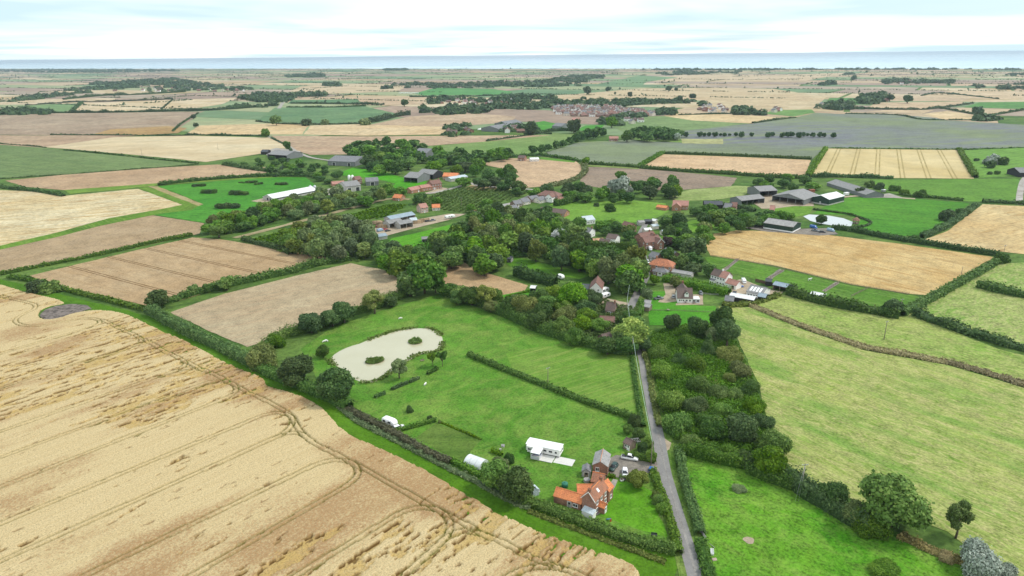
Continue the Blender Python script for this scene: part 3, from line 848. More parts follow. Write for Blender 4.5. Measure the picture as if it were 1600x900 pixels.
# --- the ripe wheat in the foreground: real canopy with lodged hollows and wheel tracks
def wheat():
    edge = [(0, 445), (45, 458), (98, 471), (96, 476), (80, 479), (64, 486), (61, 494), (70, 500), (90, 499), (112, 492), (138, 487), (165, 486), (200, 493), (244, 513), (289, 533), (320, 549), (340, 560), (382, 580), (411, 591), (420, 604), (449, 613), (480, 624), (508, 642), (530, 666), (555, 684), (591, 700), (660, 733), (732, 775), (810, 817), (888, 847), (960, 871), (993, 886), (1003, 902), (990, 930), (900, 985), (-250, 985), (-250, 700), (-120, 410)]
    P = smooth_line([G(*e) for e in edge[:33]], 2.0) + [G(*e).to_2d() for e in edge[33:]]
    poly = [(p.x, p.y) for p in P]
    ang = math.atan2(206.9 - 156.0, -88.4 + 140.3)
    a0, b0 = G(267, 759), G(464, 669)
    ang = math.atan2(b0.y - a0.y, b0.x - a0.x)
    ca_, sa_ = math.cos(ang), math.sin(ang)
    pu = np.array([p[0] * ca_ + p[1] * sa_ for p in poly])
    pv = np.array([-p[0] * sa_ + p[1] * ca_ for p in poly])
    s = 0.42
    us = np.arange(pu.min(), pu.max() + s, s)
    vs = np.arange(pv.min(), pv.max() + s, s)
    U, V = np.meshgrid(us, vs)
    X, Y = U * ca_ - V * sa_, U * sa_ + V * ca_
    jit = (fbm(X / 0.9, Y / 0.9, 2, 40) - 0.5) * 0.3
    keep = inside(poly, X + jit, Y + jit)
    # drop what lies far outside the view
    keep &= (np.abs(X) < 0.80 * Y + 70) & (Y > 95)
    # wheel tracks
    T = [[(299, 571), (227, 602), (160, 621), (116, 638), (0, 675)], [(382, 611), (335, 631), (160, 702), (60, 738)], [(464, 669), (404, 698), (338, 729), (267, 759), (160, 806)],
         [(573, 741), (560, 753), (471, 802), (369, 860), (300, 900)], [(721, 818), (681, 868), (630, 900)], [(230, 534), (182, 556), (87, 584), (0, 606)], [(167, 504), (142, 517), (60, 537), (0, 553)],
         [(438, 638), (404, 651), (320, 691), (249, 718), (160, 753)], [(525, 711), (413, 758), (347, 793), (280, 829)], [(652, 785), (560, 838), (462, 900)], [(840, 875), (828, 874), (792, 900), (760, 920)],
         [(345, 590), (260, 622), (160, 658), (70, 690)]]
    HL = [(0, 461), (18, 467), (44, 473), (55, 477), (52, 484), (33, 493), (24, 502), (38, 509), (67, 509), (100, 503), (133, 498), (156, 500), (169, 504), (196, 517), (230, 533), (262, 551), (299, 569), (324, 580), (351, 593), (382, 610), (411, 624), (438, 638), (456, 651), (464, 666), (475, 680), (495, 695), (527, 711), (573, 735), (617, 760), (660, 784), (695, 802), (721, 816), (757, 834), (800, 855), (840, 874), (900, 896), (960, 925)]
    hl = smooth_line([G(*p, 0.6) for p in HL], 1.0)
    lines = [hl]
    hla = np.array([(p.x, p.y) for p in hl])
    for k, tr in enumerate(T):
        g = [G(*p, 0.6).to_2d() for p in tr]
        # straight in the ground, extended far down-left
        d = (g[-1] - g[0]).normalized()
        far = g[0] + d * 330
        body = [g[0] + d * q for q in np.arange(9.0, 330, 1.0)]
        lines.append(body)
        # a rounded turn into the headland on one or both sides
        i = int(np.argmin(((hla - np.array(g[0])) ** 2).sum(1)))
        for sgn in ((1, -1) if k in (0, 2, 4) else ((1,) if k in (3, 5, 6, 1) else (-1,))):
            j = min(max(i + sgn * -9, 0), len(hl) - 1)
            e, c, st_ = hl[j], hl[i], g[0] + d * 9
            lines.append([st_.lerp(c, q).lerp(c.lerp(e, q), q) for q in np.linspace(0, 1, 40)])
    track = np.zeros(U.shape, np.float32)
    for L in lines:
        L = [Vector((p[0], p[1])) for p in L]
        for k in range(len(L) - 1):
            dd = L[k + 1] - L[k]
            if dd.length == 0:
                continue
            nn = Vector((-dd.y, dd.x)).normalized()
            m = max(2, int(dd.length / 0.2))
            for q in range(m):
                c = L[k] + dd * (q / m)
                for off in (-0.95, 0.95):
                    p = c + nn * off
                    u, v = p.x * ca_ + p.y * sa_, -p.x * sa_ + p.y * ca_
                    iu, iv = int(round((u - us[0]) / s)), int(round((v - vs[0]) / s))
                    if 0 <= iu < len(us) and 0 <= iv < len(vs):
                        track[iv, iu] = 1.0
                        if iv + 1 < len(vs):
                            track[iv + 1, iu] = max(track[iv + 1, iu], 0.4)
    # lodged hollows: long ragged gaps stretched along the drill rows, in clusters
    broad = fbm(X / 60, Y / 60, 3, 21)
    wv = V + 1.2 * (fbm(U / 2.6, V / 1.4, 3, 23) - 0.5)
    st_n = fbm(U / 6.0, wv / 1.25, 4, 22)
    st_2 = fbm(U / 22, V / 7.5, 3, 28)
    thr = 0.662 - 0.13 * np.clip((broad - 0.47) * 5, -0.6, 1.0) + 0.05 * np.clip((225 - Y) / 40, 0, 1) * np.clip((X + 85) / 15, 0, 1)
    lodv = st_n * 0.62 + st_2 * 0.38 - thr + 0.03
    lod = np.clip(lodv * 40, 0, 1)
    fine = fbm(U / 0.7, V / 0.45, 2, 31)
    rows = fbm(U / 6.0, V / 0.55, 2, 32)
    Z = 0.86 + 0.20 * (fine - 0.5) + 0.12 * (rows - 0.5)
    flat = 0.30 + 0.30 * (fbm(U / 1.5, V / 0.9, 2, 33) - 0.3)
    Z = Z * (1 - lod) + flat * lod
    # gap at a hollow's far side: bare soil, with the crop's shadow painted in
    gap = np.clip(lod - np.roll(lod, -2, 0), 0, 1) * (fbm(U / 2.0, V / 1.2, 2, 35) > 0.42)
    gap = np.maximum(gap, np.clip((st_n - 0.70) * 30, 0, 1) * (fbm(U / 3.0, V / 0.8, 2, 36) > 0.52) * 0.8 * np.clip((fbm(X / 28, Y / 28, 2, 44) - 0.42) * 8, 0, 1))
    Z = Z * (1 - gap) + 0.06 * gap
    Z = Z * (1 - track) + 0.12 * track
    ed = np.full(U.shape, 1e9)
    for q in range(0, len(poly) - 6, 2):
        if math.hypot(*poly[q]) < 420:
            ed = np.minimum(ed, (X - poly[q][0]) ** 2 + (Y - poly[q][1]) ** 2)
    ed = np.sqrt(ed)
    head = np.clip((17 - ed) / 6, 0, 1) * np.clip((300 - Y) / 60, 0.25, 1)
    idx = -np.ones(U.shape, np.int64)
    quad_ok = keep[:-1, :-1] & keep[1:, :-1] & keep[:-1, 1:] & keep[1:, 1:]
    used = np.zeros(U.shape, bool)
    used[:-1, :-1] |= quad_ok
    used[1:, :-1] |= quad_ok
    used[:-1, 1:] |= quad_ok
    used[1:, 1:] |= quad_ok
    # drop the rim to the ground
    rim = used.copy()
    full = np.zeros(U.shape, bool)
    full[1:-1, 1:-1] = quad_ok[:-1, :-1] & quad_ok[1:, :-1] & quad_ok[:-1, 1:] & quad_ok[1:, 1:]
    rim &= ~full
    Z = np.where(rim, 0.02, Z)
    idx[used] = np.arange(used.sum())
    iv, iu = np.nonzero(quad_ok)
    quads = np.stack([idx[iv, iu], idx[iv, iu + 1], idx[iv + 1, iu + 1], idx[iv + 1, iu]], 1)
    me = mesh_np('wheat_field', np.stack([X[used], Y[used], Z[used]], 1), quads)
    fattr(me, 'lodged', lod[used], 'POINT')
    fattr(me, 'track', track[used], 'POINT')
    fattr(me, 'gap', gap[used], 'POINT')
    fattr(me, 'brown', np.clip((fbm(U / 40, V / 12, 5, 51) - 0.50) * 3.4 + 0.6 * head * (0.4 + fbm(X / 12, Y / 12, 2, 52)) + np.clip((250 - Y) / 400, 0, 0.2), 0, 1)[used], 'POINT')
    m, t, out = mat_new('ripe_wheat')
    b = t.node('ShaderNodeBsdfPrincipled', i_Roughness=0.9)
    b.inputs['Specular IOR Level'].default_value = 0.1
    p = pos_node(t)
    mp = t.node('ShaderNodeMapping')
    mp.inputs['Rotation'].default_value = (0, 0, -ang)
    t.link(p, mp.inputs[0])
    rv = mp.outputs[0]
    st1 = t.node('ShaderNodeMapping')
    st1.inputs['Scale'].default_value = (0.035, 2.4, 1)
    t.link(rv, st1.inputs[0])
    n_row = t.noise(st1.outputs[0], 1.0, 4, 0.6)
    n_f = t.noise(rv, 1.7, 4, 0.75)
    n_f2 = t.noise(rv, 0.55, 3, 0.6)
    al = t.node('ShaderNodeAttribute', attribute_name='lodged').outputs['Fac']
    at = t.node('ShaderNodeAttribute', attribute_name='track').outputs['Fac']
    ab = t.node('ShaderNodeAttribute', attribute_name='brown').outputs['Fac']
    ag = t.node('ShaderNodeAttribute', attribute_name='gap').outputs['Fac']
    c = t.mix(t.ramp(n_row, [(0.36, 0.0), (0.64, 1.0)]), A(240, 215, 165), A(228, 201, 149))
    n_v = t.noise(rv, 2.3, 3, 0.8)
    sp = t.math('ADD', t.math('MULTIPLY', n_f, 0.5), t.math('MULTIPLY', n_v, 0.5))
    br = t.ramp(t.math('ADD', t.math('MULTIPLY', ab, 0.15), sp), [(0.56, 0.0), (0.66, 1.0)])
    c = t.mix(t.math('MULTIPLY', br, 0.8), c, A(180, 136, 92))
    c = t.mix(t.math('MULTIPLY', al, t.ramp(n_f2, [(0.3, 0.45), (0.65, 0.9)])), c, A(216, 182, 112))
    c = t.mix(1.0, c, t.ramp(n_v, [(0.37, 0.62), (0.5, 1.0), (0.63, 1.16)]), 'MULTIPLY')
    c = t.mix(ag, c, A(118, 88, 46))  # soil brown that also paints the shadow line under the standing crop
    c = t.mix(t.math('MULTIPLY', at, t.ramp(n_f2, [(0.38, 0.6), (0.58, 1.0)])), c, A(116, 112, 46))
    t.link(c, b.inputs['Base Color'])
    bp = t.node('ShaderNodeBump', i_Strength=0.5, i_Distance=0.3)
    t.link(n_f, bp.inputs['Height'])
    t.link(bp.outputs[0], b.inputs['Normal'])
    t.link(b.outputs[0], out.inputs[0])
    me.materials.append(m)
    tag(ob('wheat_field', me), kind='structure')


wheat()


# ================================================================== VEGETATION
def leaf_mat(name, dark, mid, light, var=0.15, trans=0.22):
    m, t, out = mat_new(name)
    at = t.node('ShaderNodeAttribute', attribute_name='tint')
    oi = t.node('ShaderNodeObjectInfo')
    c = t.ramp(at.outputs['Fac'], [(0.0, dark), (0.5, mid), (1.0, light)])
    hs = t.node('ShaderNodeHueSaturation')
    t.link(c, hs.inputs['Color'])
    r = oi.outputs['Random']
    t.link(t.math('ADD', 0.5 - 0.014, t.math('MULTIPLY', r, 0.030)), hs.inputs['Hue'])
    r2 = t.math('FRACT', t.math('MULTIPLY', r, 7.31))
    t.link(t.math('ADD', 1 - var * 1.6, t.math('MULTIPLY', r2, var * 3.2)), hs.inputs['Value'])
    r3 = t.math('FRACT', t.math('MULTIPLY', r, 13.7))
    t.link(t.math('ADD', 0.92, t.math('MULTIPLY', r3, 0.34)), hs.inputs['Saturation'])
    d = t.node('ShaderNodeBsdfPrincipled', i_Roughness=0.65)
    d.inputs['Specular IOR Level'].default_value = 0.2
    t.link(hs.outputs[0], d.inputs['Base Color'])
    tr = t.node('ShaderNodeBsdfTranslucent')
    t.link(hs.outputs[0], tr.inputs['Color'])
    mx = t.node('ShaderNodeMixShader')
    mx.inputs[0].default_value = trans
    t.link(d.outputs[0], mx.inputs[1])
    t.link(tr.outputs[0], mx.inputs[2])
    t.link(mx.outputs[0], out.inputs[0])
    return m


LEAF = {
    'mid': leaf_mat('leaves_mid_green', (0.063, 0.124, 0.023), (0.134, 0.234, 0.047), (0.260, 0.358, 0.090)),
    'dark': leaf_mat('leaves_dark_green', (0.041, 0.082, 0.023), (0.082, 0.142, 0.041), (0.154, 0.219, 0.073)),
    'olive': leaf_mat('leaves_olive_green', (0.091, 0.125, 0.035), (0.181, 0.222, 0.070), (0.315, 0.339, 0.124)),
    'grey': leaf_mat('leaves_grey_green', (0.086, 0.131, 0.052), (0.170, 0.226, 0.097), (0.292, 0.343, 0.155)),
    'silver': leaf_mat('leaves_silver', (0.20, 0.25, 0.19), (0.40, 0.45, 0.37), (0.60, 0.64, 0.56)),
    'lime': leaf_mat('leaves_lime_green', (0.10, 0.19, 0.03), (0.26, 0.38, 0.06), (0.45, 0.55, 0.12)),
    'fresh': leaf_mat('leaves_fresh_green', (0.063, 0.131, 0.021), (0.134, 0.241, 0.038), (0.236, 0.343, 0.073)),
    'white': leaf_mat('blossom_white', (0.291, 0.302, 0.280), (0.493, 0.504, 0.482), (0.694, 0.706, 0.672)),
    'purple': leaf_mat('leaves_dark_red', (0.030, 0.023, 0.023), (0.066, 0.047, 0.043), (0.116, 0.080, 0.066)),
    'dry': leaf_mat('leaves_dry_brown', (0.16, 0.135, 0.06), (0.33, 0.27, 0.13), (0.48, 0.40, 0.21)),
    'hedge': leaf_mat('leaves_hedge', (0.054, 0.108, 0.023), (0.107, 0.184, 0.043), (0.197, 0.277, 0.080), var=0.08),
    'brownhedge': leaf_mat('leaves_brown_hedge', (0.060, 0.058, 0.030), (0.113, 0.109, 0.056), (0.181, 0.168, 0.090), var=0.08),
    'grass': leaf_mat('leaves_reed', (0.075, 0.125, 0.025), (0.15, 0.22, 0.05), (0.25, 0.31, 0.09)),
    'far': leaf_mat('leaves_far', (0.038, 0.074, 0.031), (0.072, 0.120, 0.049), (0.123, 0.173, 0.074)),
}
BARK = simple('bark', (0.11, 0.085, 0.06), 0.9, 0.25, 2.0, stretch=(3, 3, 0.6))

_ico = bmesh.new()
bmesh.ops.create_icosphere(_ico, subdivisions=1, radius=1.0)
ICO_V = np.array([v.co[:] for v in _ico.verts])
ICO_F = np.array([[v.index for v in f.verts] for f in _ico.faces])
_ico.free()


def cards(P, N, size, rng, jit=0.75, aspect=1.0):
    n = len(P)
    N = N + jit * rng.normal(size=(n, 3)) * 0.8
    N /= np.linalg.norm(N, axis=1, keepdims=True) + 1e-9
    R = rng.normal(size=(n, 3))
    U = np.cross(N, R)
    U /= np.linalg.norm(U, axis=1, keepdims=True) + 1e-9
    W = np.cross(N, U)
    s = (np.asarray(size) * (0.7 + 0.6 * rng.random(n)))[:, None] * 0.5
    U = U * s * aspect
    W = W * s
    k = rng.uniform(0.5, 1.0, (n, 1))
    V = np.stack([P - U * k - W, P + U - W * k, P + U * k + W, P - U + W * k], 1).reshape(-1, 3)
    return V, np.arange(4 * n).reshape(n, 4)


def sph(rng, n):
    v = rng.normal(size=(n, 3))
    return v / np.linalg.norm(v, axis=1, keepdims=True)


def crown_data(kind, seed, n, leaf):
    """leaf cards over the lobes of a crown; nominal tree 10 m high"""
    rng = np.random.default_rng(seed)
    if kind == 'round':
        K, c0, ext, lr = 15, (0, 0, 5.4), (3.0, 3.0, 3.1), (1.3, 2.0)
    elif kind == 'broad':
        K, c0, ext, lr = 18, (0, 0, 5.2), (4.2, 4.2, 3.0), (1.3, 2.1)
    elif kind == 'tall':
        K, c0, ext, lr = 14, (0, 0, 5.6), (1.9, 1.9, 3.5), (1.0, 1.6)
    elif kind == 'bush':
        K, c0, ext, lr = 14, (0, 0, 3.6), (4.4, 4.4, 3.6), (1.8, 3.0)
    elif kind == 'open':
        K, c0, ext, lr = 15, (0, 0, 7.6), (4.4, 4.4, 1.5), (0.85, 1.3)
    elif kind == 'sparse':
        K, c0, ext, lr = 17, (0, 0, 6.0), (3.2, 3.2, 3.0), (0.8, 1.3)
    elif kind == 'conifer':
        K = 0
    L = []
    if kind == 'conifer':
        for i in range(22):
            z = 0.6 + 8.8 * (i / 21)
            r = 2.4 * (1 - z / 10.2) + 0.25
            a = rng.uniform(0, 6.28)
            L.append((r * 0.55 * math.cos(a), r * 0.55 * math.sin(a), z, r * 0.72))
    else:
        for i in range(K):
            d = sph(rng, 1)[0]
            rad = rng.uniform(0.45, 1.0) ** 0.6
            p = np.array(c0) + d * rad * np.array(ext)
            r = rng.uniform(*lr)
            if kind == 'bush':
                p[2] = abs(p[2] - 1.6) * 0.9 + 0.9
                r = min(r, p[2] + 1.8)
            L.append((*p, r))
        if kind in ('round', 'broad', 'tall', 'bush'):
            L.append((0, 0, c0[2] * 0.92, min(ext) * 0.85))
    L = np.array(L)
    area = L[:, 3] ** 2
    cnt = (area / area.sum() * n * 1.9).astype(int) + 1
    Ps, Ns, Ts = [], [], []
    for i, (x, y, z, r) in enumerate(L):
        d = sph(rng, cnt[i])
        bump = 1 + 0.17 * rng.normal(size=(cnt[i], 1))
        P = np.array([x, y, z]) + d * r * bump * (1, 1, 0.92)
        ok = np.ones(cnt[i], bool)
        for j, (a, b, c, q) in enumerate(L):
            if j != i:
                ok &= ((P - (a, b, c)) ** 2).sum(1) > (q * 0.86) ** 2
        ok &= (d[:, 2] > -0.75) & (P[:, 2] > 0.1)
        Ps.append(P[ok])
        Ns.append(d[ok])
        Ts.append(np.full(ok.sum(), rng.uniform(0.22, 0.66)) + rng.normal(size=ok.sum()) * 0.22)
    P, N, T = np.concatenate(Ps), np.concatenate(Ns), np.concatenate(Ts)
    if len(P) > n:
        s = rng.permutation(len(P))[:n]
        P, N, T = P[s], N[s], T[s]
    if kind in ('sparse', 'open'):
        s = rng.random(len(P)) < (0.8 if kind == 'open' else 0.62)
        P, N, T = P[s], N[s], T[s]
    V, Q = cards(P, N + (0, 0, 0.25), leaf, rng)
    tris, tv = [], []
    tt = np.zeros(0)
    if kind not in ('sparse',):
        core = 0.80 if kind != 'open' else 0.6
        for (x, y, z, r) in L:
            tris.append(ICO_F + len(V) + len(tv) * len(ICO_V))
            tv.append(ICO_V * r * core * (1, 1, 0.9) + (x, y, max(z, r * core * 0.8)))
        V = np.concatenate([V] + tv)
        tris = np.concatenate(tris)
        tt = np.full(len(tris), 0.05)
    else:
        tris = None
    return V, Q, tris, np.concatenate([np.clip(T, 0, 1), tt]), L


def trunk_mesh(kind, seed, L, name='trunk'):
    rng = random.Random(seed)
    b = MB()
    top = {'open': 7.4, 'sparse': 7.5, 'conifer': 9.0}.get(kind, 6.0)
    r0 = {'bush': 0.22, 'open': 0.26}.get(kind, 0.30)
    b.tube([(0, 0, -0.3), (rng.uniform(-.1, .1), rng.uniform(-.1, .1), 1.6), (rng.uniform(-.3, .3), rng.uniform(-.3, .3), top * 0.6), (rng.uniform(-.3, .3), rng.uniform(-.3, .3), top)],
           [r0 * 1.25, r0, r0 * 0.7, r0 * 0.25], 7)
    if kind != 'conifer':
        k = 10 if kind in ('open', 'sparse') else 5
        pick = sorted(range(len(L)), key=lambda i: -L[i][3])[:k]
        for i in pick:
            x, y, z, r = L[i]
            z0 = min(max(1.4, z * 0.45), top * 0.8)
            b.tube([(0, 0, z0), (x * 0.45, y * 0.45, z0 + (z - z0) * 0.6), (x * 0.95, y * 0.95, z)], [r0 * 0.55, r0 * 0.35, r0 * 0.12], 5)
    return b.mesh(name, [BARK])


_tmpl = {}
_np = {}
NAT = {'round': 8.6, 'broad': 11.4, 'tall': 6.2, 'bush': 12.5, 'open': 11.0, 'sparse': 8.4, 'conifer': 5.2}


def tree_template(kind, leafm, v, lod):
    key = (kind, leafm, v, lod)
    if key in _tmpl:
        return _tmpl[key]
    base = (kind, v, lod)
    if base not in _tmpl:
        n, leaf = {0: (9000, 0.42), 1: (2600, 0.76), 2: (460, 1.6)}[lod]
        if kind == 'conifer':
            n, leaf = int(n * 0.8), leaf * 0.8
        if kind == 'sparse':
            leaf *= 0.8
        V, Q, T, tint, L = crown_data(kind, 100 * v + len(kind) * 7 + ord(kind[0]), n, leaf)
        me = mesh_np('crown', V, Q, T)
        fattr(me, 'tint', tint)
        _tmpl[base] = (me, trunk_mesh(kind, v, L))
        _np[base] = (V, Q, T, tint)
    me, tk = _tmpl[base]
    me2 = me.copy()
    me2.materials.append(LEAF[leafm])
    _tmpl[key] = (me2, tk)
    return _tmpl[key]


KINDNAME = {'round': 'broadleaf_tree', 'broad': 'broadleaf_tree', 'tall': 'broadleaf_tree', 'bush': 'shrub', 'open': 'broadleaf_tree', 'sparse': 'broadleaf_tree', 'conifer': 'conifer_tree'}
NTREE = [0, 0]
_tr = random.Random(77)


PENDING = []


def tree_at(x, y, h, wid, kind, leafm, label, group=None, cat=None, lean=None, now=False, v=None):
    """wid: crown width in metres"""
    if group and kind != 'bush' and not now:
        PENDING.append((h * wid / (x * x + y * y), x, y, h, wid, kind, leafm, label, group, _tr.randrange(5)))
        return None
    d = math.hypot(x, y)
    lod = 0 if d < 330 else (1 if d < 780 else 2)
    v = _tr.randrange(5) if v is None else v
    crown, trunk = tree_template(kind, leafm, v, lod)
    nat = NAT[kind]
    sz = h / (10.0 if kind != 'bush' else 8.6)
    sx = wid / nat
    name = KINDNAME[kind]
    r = thing(name, label, cat or ('shrub' if kind == 'bush' else 'tree'), (x, y, 0), _tr.uniform(0, 6.28), group)
    c = ob('crown', crown, r)
    NTREE[0 if kind != 'bush' else 1] += 1
    if kind != 'bush' or d < 400:
        tk = ob('trunk', trunk, r)
        tk.scale = (sx, sx, sz)
    c.scale = (sx, sx, sz)
    if lean:
        r.rotation_euler = (lean[0], lean[1], r.rotation_euler.z)
    return r


def tree_px(px, py, rpx, kind, leafm, label, group=None, cat=None, hw=None, base=False):
    """crown centre and half width in picture pixels; hw = height / width"""
    hw = hw or {'round': 1.05, 'broad': 0.86, 'tall': 1.5, 'bush': 0.68, 'open': 0.95, 'sparse': 1.1, 'conifer': 1.9}[kind]
    p = G(px, py, 0)
    for _ in range(4):
        dep = (Vector((p.x, p.y, 0)) - Vector((0, 0, H)))
        zc = -(ROT.transposed() @ dep).z
        wid = 2 * rpx * zc / F
        p = G(px, py, 0.52 * wid * hw if not base else 0)
    return tree_at(p.x, p.y, wid * hw, wid, kind, leafm, label, group, cat)


def wood(poly_px, spacing, hrange, wrange, mix, label, group, z=5.0, seed=1, jitter=True, limit=400, avoid=()):
    """trees by dart throwing inside an outline given in picture pixels at crown height"""
    P = [G(p[0], p[1], z) for p in poly_px]
    poly = [(p.x, p.y) for p in P]
    xs, ys = [p[0] for p in poly], [p[1] for p in poly]
    rng = random.Random(seed)
    pts = []
    for _ in range(limit * 30):
        x, y = rng.uniform(min(xs), max(xs)), rng.uniform(min(ys), max(ys))
        if not inside(poly, np.array(x), np.array(y)):
            continue
        if any((x - a) ** 2 + (y - b) ** 2 < spacing ** 2 for a, b in pts):
            continue
        if any((x - a) ** 2 + (y - b) ** 2 < r * r for a, b, r in avoid):
            continue
        pts.append((x, y))
        if len(pts) >= limit:
            break
    for x, y in pts:
        kind, leafm = rng.choice(mix)
        wdt = rng.uniform(*wrange)
        h = rng.uniform(*hrange)
        if kind == 'conifer':
            wdt *= 0.6
        if kind == 'bush':
            h *= 0.5
        tree_at(x, y, h, wdt, kind, leafm, label if kind != 'bush' else label.replace('tree', 'shrub'), group if kind != 'bush' else group.replace('trees', 'shrubs'))
    return pts


def strip_cards(P2, width, height, rng, leaf, hvar, dens=1.5, bumps=4.0, seed=0, wv=0.25):
    """leaf cards over a hedge along a 2-D line -> V, Q, tint, tris"""
    P = np.array([(p.x, p.y) for p in P2])
    seg = np.linalg.norm(np.diff(P, axis=0), axis=1)
    cum = np.concatenate([[0], np.cumsum(seg)])
    Lt = cum[-1]
    n = int(Lt * (width + 2 * height) / leaf ** 2 * dens) + 8
    s = rng.random(n) * Lt
    i = np.clip(np.searchsorted(cum, s) - 1, 0, len(seg) - 1)
    f = ((s - cum[i]) / np.maximum(seg[i], 1e-6))[:, None]
    c = P[i] * (1 - f) + P[i + 1] * f
    d = (P[i + 1] - P[i]) / np.maximum(seg[i], 1e-6)[:, None]
    nn = np.stack([-d[:, 1], d[:, 0]], 1)
    hvar = hvar * 1.5 if hvar > 0.12 else hvar
    hh = height * (1 + hvar * 2 * (fbm(s / bumps, s * 0 + seed, 3, seed) - 0.5))
    ww = width / 2 * (1 + wv * 2 * (fbm(s / bumps + 50, s * 0 + seed, 3, seed + 9) - 0.5))
    phi = rng.random(n) * math.pi
    ex = 0.55
    cp, sp_ = np.cos(phi), np.sin(phi)
    lx = np.sign(cp) * np.abs(cp) ** ex * ww
    lz = np.abs(sp_) ** ex * hh
    rad = 1 + 0.15 * rng.normal(size=n) + 0.35 * (fbm(s / 1.6, phi * 2.0, 2, seed + 5) - 0.5) * min(1.0, hvar * 5)
    V3 = np.concatenate([c + nn * (lx * rad)[:, None], (lz * rad)[:, None]], 1)
    V3[:, 2] = np.maximum(V3[:, 2], 0.05)
    N3 = np.concatenate([nn * cp[:, None], sp_[:, None] + 0.25], 1)
    V, Q = cards(V3, N3, leaf, rng)
    tint = np.clip(0.2 + 0.55 * fbm(s / (bumps * 0.7), phi * 1.5, 3, seed + 3) + 0.2 * rng.normal(size=n), 0, 1)
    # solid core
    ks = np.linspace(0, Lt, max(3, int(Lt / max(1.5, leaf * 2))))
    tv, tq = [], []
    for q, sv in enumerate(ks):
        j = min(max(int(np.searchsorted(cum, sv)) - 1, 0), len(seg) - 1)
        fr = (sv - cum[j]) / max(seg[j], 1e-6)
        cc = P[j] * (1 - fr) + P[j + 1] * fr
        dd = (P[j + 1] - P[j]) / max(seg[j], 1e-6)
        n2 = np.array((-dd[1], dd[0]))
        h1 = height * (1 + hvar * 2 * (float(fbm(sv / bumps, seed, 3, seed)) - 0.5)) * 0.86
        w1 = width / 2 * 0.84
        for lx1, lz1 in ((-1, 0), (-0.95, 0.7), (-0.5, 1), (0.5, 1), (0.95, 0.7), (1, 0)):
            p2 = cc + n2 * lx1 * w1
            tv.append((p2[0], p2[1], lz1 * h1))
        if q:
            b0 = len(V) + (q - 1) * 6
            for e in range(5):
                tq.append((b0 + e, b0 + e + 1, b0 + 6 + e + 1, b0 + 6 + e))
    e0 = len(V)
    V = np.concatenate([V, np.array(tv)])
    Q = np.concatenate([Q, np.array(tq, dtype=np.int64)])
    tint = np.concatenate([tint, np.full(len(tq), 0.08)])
    return V, Q, tint


NHEDGE = [0]


def hedge(pts, width, height, label, leafm='hedge', hvar=0.18, bumps=4.0, name='hedge', group=None, cat='hedge', smooth=False, wv=0.25, z=0.0, leaf=None):
    g = [G(p[0], p[1], z) for p in pts]
    P2 = smooth_line(g, 2.0) if len(g) > 2 else [Vector((p.x, p.y)) for p in g]
    d = sum(p.length for p in P2) / len(P2)
    leaf = leaf or (0.40 if d < 230 else (0.5 if d < 330 else (0.8 if d < 600 else (1.3 if d < 1000 else 2.2))))
    rng = np.random.default_rng(NHEDGE[0] + 500)
    V, Q, tint = strip_cards(P2, width, height, rng, leaf, hvar, 1.5, bumps, NHEDGE[0], wv)
    NHEDGE[0] += 1
    o0 = np.array([P2[0].x, P2[0].y, 0])
    me = mesh_np(name, V - o0, Q)
    fattr(me, 'tint', tint)
    o = ob(name, me, loc=tuple(o0), mat=LEAF[leafm])
    tag(o, label, cat, group)
    return o


# ---- hedges near the camera
hedge([(14, 434), (50, 440), (95, 455)], 3.0, 2.4, 'low bushy end of the boundary hedge at the far left corner of the wheat', hvar=0.3)
hedge([(95, 452), (150, 466), (232, 487)], 2.6, 2.0, 'thin low hedge between the grass strip and the ripe brown field', hvar=0.25)
hedge([(232, 488), (290, 520), (350, 548), (402, 575)], 4.6, 4.0, 'tall overgrown hedge between the green strip and the pale stubble field', hvar=0.3, bumps=6)
hedge([(544, 642), (568, 655), (616, 680), (668, 709), (704, 725)], 2.2, 1.9, 'neatly cut brown hedge beside the white caravan along the green strip', 'brownhedge', hvar=0.06)
hedge([(706, 722), (730, 734), (752, 746)], 1.8, 1.6, 'short yellow-green hedge in front of the polytunnel', 'fresh', hvar=0.1)
hedge([(530, 636), (560, 660), (620, 690), (680, 722), (740, 752), (790, 780), (830, 796)], 2.0, 1.0, 'ragged band of tall weeds along the outer foot of the brown hedge', 'grey', hvar=0.5, bumps=1.5, name='weed_bank', cat='weeds')
hedge([(812, 782), (860, 800), (900, 815), (950, 834), (1000, 850), (1056, 866)], 2.7, 2.2, 'dense dark hedge in front of the red brick farmhouse and its lawn', hvar=0.25)
hedge([(826, 800), (900, 828), (980, 858), (1040, 880)], 1.6, 0.7, 'strip of dry weeds along the foot of the farmhouse hedge', 'olive', hvar=0.5, bumps=1.5, name='weed_bank', cat='weeds')
hedge([(1061, 868), (1055, 845), (1046, 812), (1036, 780), (1024, 752), (1020, 738)], 2.0, 1.7, 'roadside hedge between the farmhouse lawn and the lane', hvar=0.2)
hedge([(1062, 706), (1066, 740), (1077, 780), (1090, 820), (1094, 838)], 2.6, 2.2, 'trimmed roadside hedge on the right of the lane beside the bright green field', hvar=0.12)
hedge([(1094, 848), (1098, 868), (1104, 890), (1112, 920)], 2.8, 1.9, 'scruffy lower end of the roadside hedge by the bright green field gate', hvar=0.3)
hedge([(1060, 702), (1090, 712), (1130, 722), (1175, 730)], 5.0, 3.6, 'rounded thick hedge at the top corner of the bright green field', 'hedge', hvar=0.4, bumps=6)
hedge([(1235, 752), (1262, 775), (1290, 790), (1330, 815), (1360, 830)], 6.0, 4.2, 'thick dark hedgerow running down the far side of the bright green field', 'dark', hvar=0.35, bumps=6)
